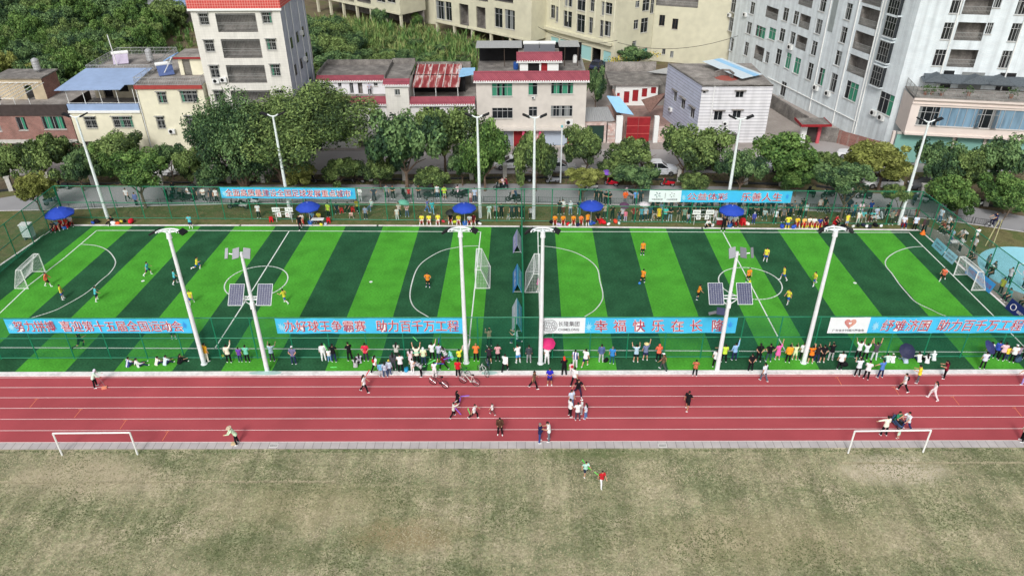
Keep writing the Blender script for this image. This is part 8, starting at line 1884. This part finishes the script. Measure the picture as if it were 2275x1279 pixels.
for a in((207,497,(52,84,170),'small blue bag on the turf edge beside the black bags'),(216,495,BLACK,'long black sports bag lying on the white edging',1.5),(252,498,WHITE,'white bag in front of the person in black on the verge',1.2),(262,498,(236,100,60),'small orange bag beside the white bag'),(270,494,(220,206,80),'flat yellow bag left of the red bag'),(277,493,BLACK,'black rucksack just beside the red bag'),(292,495,(226,44,60),'large red bag alone at the end of the bags',1.7),(724,500,(200,206,226),'pale white plastic sack at the table leg',1.1),(714,501,YEL,'yellow bibs dropped under the white table'),(985,494,(206,70,80),'dull red bag between yellow bench and black umbrella'),(1010,495,(206,226,60),'lime bag on the yellow bench row'),(1061,496,BLACK,'black bag at the lamp pole foot with white bottles',1.2),(1066,499,WHITE,'white bottle pack by the lamp pole foot'),(1226,496,BLACK,'black bag at the outer end of the orange bench',1.2),(1242,501,(190,170,210),'lilac bag between two orange substitutes'),(1262,500,(214,50,60),'red bag between second and third orange substitutes',1.2),(1266,503,(206,226,210),'white green sack before the orange bench'),(1284,502,(40,44,80),'navy rucksack on the orange bench row',1.2),(1318,498,(60,80,180),'royal blue bag at the parasol base of the orange bench'),(1340,497,(220,40,50),'bright red bag heap past the orange bench parasol',1.5),(1352,500,WHITE,'white sack next to the bright red heap'),(1367,495,(236,80,56),'orange red bag standing alone past the orange bench',1.5),(1375,498,(200,236,226),'pale aqua sack beside the orange red bag'),(1583,503,WHITE,'white sack by the squatting photographer',1.1),(1660,500,(240,232,220),'white paper bags beside the stool stack',1.3),(1737,506,(52,84,186),'blue bag left of the yellow player with hands on hips',1.5),(1763,507,(60,92,196),'blue bag right of the yellow player with hands on hips',1.4),(1838,508,BLACK,'black bag under the lamp crown of the leaning pole',1.4),(1850,505,(206,200,210),'pale bag among the black bags'),(1872,506,BLACK,'long black bag before the yellow player at the heap',1.5),(1895,505,(216,220,214),'white towel heap on the touchline'),(1906,503,(40,46,40),'dark green black rucksack in the heap',1.2),(1918,503,(44,48,66),'dark navy rucksack in the heap',1.2),(1925,505,WHITE,'white bag between two dark rucksacks',1.1),(1932,506,(50,52,60),'charcoal rucksack in the heap',1.2),(1944,503,BLACK,'black and white bag at the end of the heap',1.4),(1957,504,WHITE,'flat white sheet of paper bags ending the heap'),(903,824,(52,160,206),'bright cyan bag on the turf by the white tee',1.2),(1346,803,BLACK,'black bag on the turf beside the blue grey jacket',1.1),(1873,812,BLACK,'black bag hanging low behind the white shirt near number 20',1.4),(2260,803,(60,84,110),'denim blue bag at the end of the near fence',1.6)):bag(*a)
c=G(2050,520);t=thing('traffic_cone','orange cone flag at the far corner of the second pitch','cone',c);part('cone_body',MB().lathe([(0.3,0.02),(0.26,0.06),(0.04,0.5)],14,c),mat('cone_orange',(240,120,40),0.6,0.06),t)
def ball(px,py,col,label,r=0.13):p=G(px,py,r);b_=solo('football',MB().ell(p,r,r,r,14,10),cloth(col),label,'ball',p,None,True)
ball(495,790,(206,220,90),'yellow green ball on the turf by the fence near the person in cream');ball(1421,629,(70,140,220),'blue ball at the feet of an orange player');ball(1666,625,(230,220,80),'yellow ball on the halfway line of the second pitch')
def stick(px,py,z0,d,col,label,base=None):
 p=(Vector(base)if base else G(px,py)+V((0,0,z0)));e=p+V(d);solo('balloon_stick',MB().tube([p,p.lerp(e,0.08),p.lerp(e,0.92),e],[0.012,0.035,0.035,0.015],8),cloth(col),label,'balloon stick',p,'inflatable balloon sticks',True)
GN,PU,BL=(110,226,120),(140,96,214),(70,86,190)
for a in((733,806,1.2,(-0.25,0,0.75),GN,'green stick held upright between two groups at the kerb'),(737,838,1.0,(0.55,0,0.02),GN,'green stick pointing at the child in yellow tee'),(818,868,1.5,(0.3,0.05,0.5),(222,60,70),'red stick lifted by the long haired walker'),(917,808,1.1,(0.7,0,0.05),(130,216,180),'mint stick held level at the fence'),(932,806,2.15,(-0.35,0,0.45),GN,'long green stick swung overhead in the cheering group'),(950,822,0.6,(0.75,0,0.45),GN,'green stick lowered near the child in white'),(930,832,0.75,(0.6,0,0.1),GN,'green stick crossing below the bending person'),(966,836,1.3,(0.8,0,-0.05),BL,'blue stick crossed by the child all in white'),(985,820,0.95,(0.8,0,0.3),PU,'purple stick held by the dark red child'),(977,800,1.7,(0.05,0,0.5),BL,'blue stick raised against the turf'),(1000,806,0.4,(0.8,0,0.12),(70,200,120),'green stick by the crouching aqua child'),(1022,900,0.85,(0.75,0,0.1),PU,'upper purple stick of the girl in black'),(1020,903,0.2,(0.15,0,0.7),PU,'upright purple stick of the girl in black'),(1012,925,0.85,(0.45,-0.2,-0.5),PU,'purple stick lowered by the boy in cream'),(1045,927,0.3,(-0.15,0,0.6),GN,'green stick of the lunging boy'),(1298,1054,1.05,(-0.2,0,0.35),(80,224,80),'upper green inflatable of the boy in mint on the lawn'),(1301,1054,0.8,(0.35,0,-0.35),(80,224,80),'lower green inflatable of the boy in mint on the lawn'),(1330,1078,0.9,(-0.35,0,0.35),(130,226,110),'green stick of the boy in red on the lawn')):stick(*a)
c=G(232,862);t=thing('dustpan','orange dustpan on the track by the hooded cleaner','dustpan',c);part('pan',MB().obox(c+V((0,0,0.06)),(0.17,0.06,0),(-0.05,0.14,0),(0,0,0.05)),mat('pan_orange',(232,150,120),0.6,0.06),t);part('handle',MB().tube([c+V((0.05,0.1,0.08)),c+V((-0.25,0.2,0.8))],0.015,5),M_grey,t)
c=G(520,986);t=thing('dustpan','pale dustpan at the feet of the straw hatted cleaner','dustpan',c);part('pan',MB().obox(c+V((0,0,0.06)),(0.17,0,0),(0,0.14,0),(0,0,0.05)),mat('pan_straw',(214,190,150),0.6,0.06),t);part('handle',MB().tube([c+V((0,0.1,0.08)),c+V((0.15,0.15,0.8))],0.015,5),M_grey,t)
for x,lb in((608,'white drain grate in the pavers below the straw hatted cleaner'),(1472,'white drain grate in the pavers at the middle of the field')):
 c=G(x,989);t=thing('drain_grate',lb,'drain grate',c);part('plate',MB().box(c.x-0.3,c.y-0.2,-0.02,c.x+0.3,c.y+0.2,0.012),mat('grate_white',(216,214,210),0.6,0.06),t);mb=MB()
 for k in range(8):mb.box(c.x-0.24+0.065*k,c.y-0.12,0.013,c.x-0.215+0.065*k,c.y+0.12,0.015)
 link('slot',mb.mesh('slot',M_inside,c),t.children[0])
for x,lb in((590,'pale teal cloth spread on the white kerb by the solar lamp pole'),(1086,'pale teal cloth heaped on the white kerb by the bicycles')):
 c=G(x,829);mb=MB();rr=random.Random(x);N=18;R_=[(c.x+(1.5 if x<600 else 0.7)*math.cos(6.283*k/N)*rr.uniform(0.8,1.1),c.y+0.26*math.sin(6.283*k/N)*rr.uniform(0.8,1.1),0.054)for k in range(N)];mb.add([(c.x,c.y,0.075)]+R_,[(0,1+k,1+(k+1)%N)for k in range(N)]);solo('cloth',mb,mat('teal_cloth',(176,206,200),0.8,0.08),lb,'cloth',c)
c=G(68,531);t=thing('cabinet','white utility cabinet on legs outside the end fence','cabinet',c);part('body',MB().box(c.x-0.5,c.y-0.35,0.35,c.x+0.5,c.y+0.35,1.75),mat('cabinet_white',(206,222,218),0.5,0.05),t);part('door',MB().box(c.x-0.46,c.y-0.37,0.4,c.x+0.46,c.y-0.352,1.6),mat('cabinet_door',(190,208,206),0.5,0.05),t);part('roof',MB().box(c.x-0.56,c.y-0.42,1.752,c.x+0.56,c.y+0.42,1.82),M_white,t)
for x in(-0.42,0.42):part('leg',MB().box(c.x+x-0.05,c.y-0.3,0,c.x+x+0.05,c.y+0.3,0.35),M_grey,t)
# ------------------------------------------------------------------ two wheelers
M_tyre=mat('tyre',(30,30,32),0.8,0.1);M_chrome=mat('chrome',(180,182,186),0.25,0.05,metal=0.8)
def wheel_mesh(r,w_,spokes=0):
 ty=MB();ty.tube([(r*math.cos(6.2832*k/20),0,r*math.sin(6.2832*k/20))for k in range(21)],w_,6,False);rm=MB();rm.tube([(-0.0,-0.03,0),(0,0.03,0)],r*0.16,8)
 if spokes:
  for k in range(spokes):a=6.2832*k/spokes;rm.tube([(0,0,0),((r-w_*0.8)*math.cos(a),0,(r-w_*0.8)*math.sin(a))],0.006 if w_<0.03 else 0.02,4)
 else:rm.lathe([(r-w_,-0.02),(r-w_,0.02)],14);rm.v=[(x,z,y)if i>=16 else(x,y,z)for i,(x,y,z)in enumerate(rm.v)]
 return ty.mesh('tyre',M_tyre),rm.mesh('rim',M_chrome)
sc0=thing('scooter','parked motor scooter','scooter',(0,0,-60));b=MB();b.obox((-0.38,0,0.58),(0.42,0,0.04),(0,0.15,0),(-0.05,0,0.14));b.obox((0.02,0,0.33),(0.3,0,0),(0,0.16,0),(0,0,0.05));b.ell((-0.5,0,0.55),0.42,0.17,0.2,12,8);sb_=link('body',remesh(b,'body',0.03,[mat('scooter_black',(40,42,46),0.35,0.08,spec=0.6)],0.6,2),sc0)
b=MB();b.obox((0.40,0,0.62),(0.06,0,-0.02),(0,0.2,0),(-0.10,0,0.34));b.ell((0.34,0,0.95),0.12,0.17,0.11,10,7);sh_=link('front_shield',remesh(b,'front_shield',0.03,[_M['scooter_black']],0.6,2),sc0);link('headlight',MB().ell((0.47,0,0.9),0.05,0.08,0.06,8,6).mesh('headlight',mat('lamp_glass',(220,222,226),0.2,0.05)),sc0)
link('seat',MB().tube([(-0.85,0,0.76),(-0.5,0,0.80),(-0.1,0,0.74)],[0.11,0.15,0.12],8).mesh('seat',M_black),sc0);link('handlebar',MB().tube([(0.22,-0.34,1.05),(0.32,-0.1,1.03),(0.32,0.1,1.03),(0.22,0.34,1.05)],0.022,6).mesh('handlebar',M_black),sc0);mb=MB()
for s in(-1,1):mb.tube([(0.3,s*0.2,1.05),(0.28,s*0.32,1.22)],0.01,4);mb.ell((0.28,s*0.32,1.24),0.02,0.07,0.045,8,5)
link('mirror',mb.mesh('mirror',M_black),sc0);TW,RW=wheel_mesh(0.24,0.055)
for x in(0.58,-0.62):w1=link('wheel',TW,sc0,(x,0,0.29));link('rim',RW,w1)
link('fork',MB().tube([(0.58,0,0.29),(0.4,0,0.75)],0.04,6).mesh('fork',M_black),sc0)
first_s=True
def scooter(px,py,ang,col,label,grp='motor scooters parked around the path'):
 global first_s
 o=sc0 if first_s else dup(sc0);first_s=False;o.location=G(px,py);o.rotation_euler=(0,0,rad(ang));o['label']=label;o['group']=grp
 for c in o.children:
  if c.name.split('.')[0]in('body','front_shield'):c.material_slots[0].link='OBJECT';c.material_slots[0].material=cloth(col)
 return o
DK=(44,46,50)
for a in((140,420,170,DK,'black scooter lying along the verge under the trees at the fence corner'),(116,452,60,(150,170,180),'pale blue scooter outside the corner of the cage'),(372,442,120,DK,'black scooter beside the person in dark clothes, first of the parked scooters'),(384,444,100,(60,90,90),'dark green scooter, second of the parked scooters'),(403,442,10,(90,92,98),'grey scooter with a seated rider behind the far fence'),(416,447,170,DK,'black scooter under the person in white sitting sideways'),(524,462,200,DK,'black scooter half behind the banner, leaning on the verge'),(538,462,150,(220,222,222),'white fronted scooter below the first banner'),(562,454,160,(214,220,222),'white scooter below the first banner, farther along'),(898,440,110,DK,'black scooter beside the child in red'),(958,440,20,(50,60,60),'dark scooter with a white rear by the thin stem'),(978,438,170,DK,'black scooter before the neon shirt'),(1013,438,150,DK,'dark scooter ridden by the person in pale pink'),(1026,438,200,(46,52,52),'black scooter at the fence post near the pale pink rider'),(1112,422,185,(40,60,60),'green black scooter carrying two riders on the path'),(1140,447,175,DK,'long black scooter behind the low rail by the divider fence'),(1312,424,190,(226,228,226),'white scooter on the path under the yellowish tree'),(1395,437,120,(200,180,186),'pale pink scooter behind the vivid orange shirt'),(1227,407,185,(180,184,190),'silver scooter by the thin white post'),(1165,405,175,DK,'dark scooter under the tree before the pink lanterns'),(1357,413,160,(196,34,54),'red scooter under the violet umbrella'),(1482,414,170,(186,30,44),'red scooter under the largest street tree'),(690,408,10,DK,'dark scooter under the slanting limbs'),(795,406,170,(70,60,56),'brown grey scooter beneath the small grey green tree'),(1800,434,100,DK,'black scooter behind the emblem banner end'),(1838,438,190,(50,60,60),'dark teal scooter past the banner end'),(1882,441,190,(60,60,64),'charcoal scooter by the forked stems'),(1918,442,170,DK,'black scooter between forked stems and white pillar'),(2030,452,60,(80,90,100),'blue grey scooter by the leaning corner lamp pole'),(2042,448,140,(206,210,216),'silver white scooter by the leaning corner lamp pole'),(2070,450,170,DK,'black scooter behind the corner of the end fence'),(2166,462,200,(226,228,230),'white scooter under the light green overhanging tree'),(2256,466,190,(60,50,50),'dark scooter under the tree at the picture edge'),(1782,468,60,(56,60,64),'dark scooter ridden by a person in black near the banner end'),(1948,490,10,(214,226,230),'white scooter behind the aqua shirts'),(1987,945,100,(70,96,130),'small blue scooter in the group with the green tee')):o=scooter(*a)
o.scale=(0.75,0.75,0.8)
def rider(px,py,ang,top,bot,label,back=0.0,grp='riders on scooters'):p=G(px,py);a=rad(ang);Pn(0,0,'ride',ang-90,top,bot,label,1.66,loc=p+V((-0.38-back,0,0)).xyz if False else p+V((math.cos(a)*(-0.35-back),math.sin(a)*(-0.35-back),0)),group=grp)
rider(403,442,10,(110,120,126),BLACK,'person in grey sitting on the grey scooter');rider(1013,438,150,(226,196,204),BLACK,'rider in pale pink on the dark scooter');rider(1112,422,185,(226,206,216),BLACK,'front rider in pale pink on the green black scooter');rider(1112,422,185,(120,40,56),BLACK,'passenger in dark red on the green black scooter',0.4);rider(1782,468,60,(40,52,46),BLACK,'rider in black leaning over a dark scooter');rider(116,452,60,(216,220,222),NAVY,'rider in white on the pale blue scooter');rider(1140,447,175,(60,80,110),BLACK,'rider in dark blue at the low rail by the divider fence')
bk0=thing('bicycle','bicycle','bicycle',(0,0,-70));fr=MB()
for p,q,r_ in(((-0.5,0,0.33),(-0.1,0,0.30),0.016),((-0.5,0,0.33),(-0.2,0,0.78),0.014),((-0.1,0,0.30),(-0.22,0,0.86),0.018),((-0.19,0,0.76),(0.36,0,0.80),0.02),((-0.1,0,0.30),(0.38,0,0.72),0.024),((0.34,0,0.92),(0.53,0,0.33),0.018)):fr.tube([p,q],r_,6)
fr.lathe([(0.09,-0.01),(0.09,0.01)],12,(-0.1,0,0.30));link('frame',fr.mesh('frame',mat('bike_black',(40,40,44),0.4,0.06)),bk0);TB,RB=wheel_mesh(0.31,0.022,14)
for x in(0.53,-0.5):w1=link('wheel',TB,bk0,(x,0,0.335));link('rim',RB,w1)
link('saddle',MB().tube([(-0.34,0,0.90),(-0.22,0,0.90),(-0.08,0,0.89)],[0.07,0.055,0.02],7).mesh('saddle',M_black),bk0);link('handlebar',MB().tube([(0.24,-0.28,1.0),(0.34,-0.12,0.97),(0.34,0.12,0.97),(0.24,0.28,1.0)],0.014,6).mesh('handlebar',M_black),bk0);first_b=True
def bike(px,py,ang,col,label,s=1.0,tilt=0.12):
 global first_b
 o=bk0 if first_b else dup(bk0);first_b=False;o.location=G(px,py);o.rotation_euler=(tilt,0,rad(ang));o.scale=(s,)*3;o['label']=label;o['group']='bicycles left at the track edge and path'
 for c in o.children:
  if c.name.split('.')[0]=='frame':c.material_slots[0].link='OBJECT';c.material_slots[0].material=cloth(col)
bike(975,858,155,(52,50,58),'dark bicycle standing on the first lane before the cheering group',1.05);bike(1043,854,160,(216,214,206),'bicycle with a cream white frame on the first lane',1.05);bike(1072,831,130,(206,210,206),'silver bicycle leaning on the white kerb',0.9,0.3);bike(1030,832,150,(40,130,90),'small green bicycle behind the red tee',0.75,0.25);bike(1082,814,110,(40,70,110),'small blue bicycle on the dark turf beside the silver one',0.75,0.2);bike(2203,505,185,(50,54,70),'bicycle ridden along the path past the sapling')
p=G(2203,505);Pn(0,0,'ride',95,(40,46,84),(36,38,60),'cyclist in navy riding past the sapling',1.7,loc=p+V((0.2,0,0.1)),group='riders on scooters')
# ------------------------------------------------------------------ cars
def car(px,py,ang,col,label,suv=False,z=0.0):
 t=thing('parked_car',label,'car',G(px,py,z),rad(ang),'cars parked along the street');L,Wd,H=(2.3,0.92,1.68)if suv else(2.25,0.88,1.44)
 mb=MB();secs=[(-L,0.45,0.78,0.72),(-L+0.12,0.34,0.92,0.86),(-1.3,0.26,0.95,1.0),(0.7,0.26,0.93,1.0),(1.5,0.28,0.86,0.98),(L-0.15,0.34,0.74,0.88),(L,0.44,0.64,0.74)]
 if suv:secs=[(x,a,b+0.10,c)for x,a,b,c in secs]
 vs=[]
 for x,z0,z1,f in secs:w_=Wd*f;vs+=[(x,-w_,z0),(x,-w_*1.0,z0+(z1-z0)*0.6),(x,-w_*0.92,z1),(x,w_*0.92,z1),(x,w_,z0+(z1-z0)*0.6),(x,w_,z0)]
 n=len(secs);fs=[tuple(range(6))[::-1],tuple(range(6*(n-1),6*n))]+[(i*6+k,i*6+(k+1)%6,(i+1)*6+(k+1)%6,(i+1)*6+k)for i in range(n-1)for k in range(6)];mb.add(vs,fs)
 paint=mat('paint_%d_%d_%d'%col,col,0.25,0.03,2,spec=0.6);link('body',mb.mesh('body',paint),t);zb=0.92+(0.1 if suv else 0);xr=-L+0.12 if suv else-L+0.55
 top=[(xr+0.35,H),(0.15,H)];cab=MB();prof=[(xr,zb-0.02,Wd*0.90),(xr+(0.25 if suv else 0.55),H-0.03,Wd*0.74),(0.2,H,Wd*0.74),(1.12,zb-0.04,Wd*0.88)];vs=[]
 for x,z_,w_ in prof:vs+=[(x,-w_,z_),(x,w_,z_)]
 cab.add(vs,[(0,2,4,6),(7,5,3,1),(2,3,5,4),(0,1,3,2),(4,5,7,6)]);link('windows',cab.mesh('windows',M_glass),t)
 rf=MB();x0,x1=prof[1][0]-0.05,0.28;rf.obox(((x0+x1)/2,0,H+0.012),((x1-x0)/2,0,0),(0,Wd*0.75,0),(0,0,0.022))
 for s in(-1,1):
  rf.tube([(xr,s*Wd*0.89,zb),(prof[1][0],s*Wd*0.745,H),(0.2,s*Wd*0.745,H),(1.12,s*Wd*0.87,zb)],0.035,5);rf.tube([(-0.35,s*Wd*0.9,zb),(-0.4,s*Wd*0.75,H)],0.035,5)
 link('roof',rf.mesh('roof',paint),t)
 for x in(-1.35,1.38):
  for s in(-1,1):w1=link('wheel',MB().tube([(0,-0.1,0),(0,0.1,0)],0.33,16).mesh('wheel',M_tyre),t,(x,s*(Wd-0.06),0.33));link('rim',MB().tube([(0,s*0.095,0),(0,s*0.108,0)],0.21,12).mesh('rim',M_chrome),w1)
 for s in(-1,1):
  link('headlight',MB().ell((L-0.14,s*Wd*0.62,0.66),0.10,0.18,0.08,8,6).mesh('headlight',M_lw),t);link('tail_light',MB().obox((-L+0.06,s*Wd*0.66,0.74),(0.05,0,0),(0,0.12,0),(0,0,0.06)).mesh('tail_light',M_redm),t);link('wing_mirror',MB().ell((0.85,s*(Wd+0.08),0.98),0.07,0.09,0.06,8,6).mesh('wing_mirror',paint),t)
 return t
CW,CS=(232,234,236),(170,174,180)
for a in((1137,372,182,CW,'white car at the street behind the pink lantern tree'),(1240,380,3,CS,'silver saloon behind the thin short white post'),(1348,385,176,(104,108,116),'grey hatchback between two round trees'),(1462,386,2,(226,230,236),'white estate car with roof rails under the largest street tree',True),(1560,372,180,(60,62,66),'dark car glimpsed beside the largest street tree'),(1742,378,178,CW,'white car mostly hidden by the wide bright tree'),(1899,353,150,CW,'white car parked alone in the cement yard'),(1958,414,176,CW,'white car behind a white pillar by the corner tree'),(1932,404,178,(120,124,130),'grey car behind the white car at the corner'),(2060,420,178,(70,74,80),'dark car behind the last white pillars'),(640,368,180,(180,184,188),'silver car glimpsed beneath the spreading limbs'),(360,388,2,(210,212,214),'white car glimpsed past the low bushy tree')):car(*a)
car(1328,152,60,(44,52,80),'dark blue car parked in the open garage bay of the beige block')
# ------------------------------------------------------------------ low rails, street railings and their pillars
rl0=thing('rail_barrier','low black rail barrier panel along the verge kerb','barrier',(0,0,-80),0,'low black barrier panels along the verge');mb=MB();RLn=2.5
for z in(0.12,0.72):mb.tube([(-RLn/2,0,z),(RLn/2,0,z)],0.02,5)
for k in range(13):x=-RLn/2+0.1+k*(RLn-0.2)/12;mb.tube([(x,0,0.12),(x,0,0.72)],0.008,4)
M_iron=mat('black_iron',(44,48,50),0.5,0.08);link('bar_panel',mb.mesh('bar_panel',M_iron),rl0)
for x in(-RLn/2,RLn/2):link('post',MB().tube([(x,0,-0.05),(x,0,0.8)],0.03,6).mesh('post',M_iron),rl0)
def along(pts,step,skip=0.0):
 out=[];acc=skip
 for a,b_ in zip(pts[:-1],pts[1:]):
  d=V((b_.x-a.x,b_.y-a.y,0));L=d.length;u=d/L
  while acc+step<=L:out.append((V((a.x,a.y,0))+u*(acc+step/2),math.atan2(u.y,u.x)));acc+=step
  acc=max(0,acc-L)
 return out
k=0
for p,a in along([q+V((0,0.25,0))for q in vb[1:]],2.75):o=rl0 if k==0 else dup(rl0);o.location=(p.x,p.y,0.0);o.rotation_euler=(0,0,a);k+=1
fp=[G(*p)for p in((-60,432),(133,411),(600,404),(1147,396),(1357,396),(1579,405),(1808,414),(1961,434),(2100,446),(2320,472))]
mb0=None;k=0;ir0=thing('iron_railing','tall dark bar railing panel between white pillars beyond the path','railing',(0,0,-90),0,'street railing panels');mb=MB()
for z in(0.25,1.35):mb.tube([(-1.8,0,z),(1.8,0,z)],0.022,5)
for j in range(25):x=-1.75+j*3.5/24;mb.tube([(x,0,0.1),(x,0,1.55)],0.012,4)
mb.obox((0,0,0.05),(1.8,0,0),(0,0.1,0),(0,0,0.12));link('bar_panel',mb.mesh('bar_panel',M_iron),ir0)
pl0=thing('railing_pillar','white square pillar of the street railing','pillar',(0,0,-95),0,'white pillars of the street railing');link('shaft',MB().box(-0.24,-0.24,-0.05,0.24,0.24,1.7).mesh('shaft',M_sill),pl0);link('cap',MB().box(-0.31,-0.31,1.7,0.31,0.31,1.82).mesh('cap',M_sill),pl0)
for p,a in along(fp,4.1):
 o=ir0 if k==0 else dup(ir0);o.location=p;o.rotation_euler=(0,0,a);q=pl0 if k==0 else dup(pl0);u=V((math.cos(a),math.sin(a),0));q.location=p+u*2.05;q.rotation_euler=(0,0,a);k+=1
def cable(name_label,a,b_,sag):
 pts=[a.lerp(b_,t_/10)-V((0,0,sag*4*(t_/10)*(1-t_/10)))for t_ in range(11)];solo('cable',MB().tube(pts,0.035,4),M_black,name_label,'cable',a)
cable('black cable sagging from the beige block to the blank wall',G(1372,95,6),G(1640,80,8),1.5);cable('lower black cable across the pale teal shutters',G(1195,60,8),G(1372,90,6),1.4);cable('thin cable running behind the low white house',G(690,137,6.5),G(1050,140,6.5),0.6)
p=G(700,170);t=thing('utility_pole','grey cement pole at the back corner of the low white house','pole',p);part('pole',MB().tube([p,p+V((0,0,6.8))],[0.16,0.11],8),M_concd,t)
for o in(st0,sc0,bk0,rl0,ir0,pl0):pass
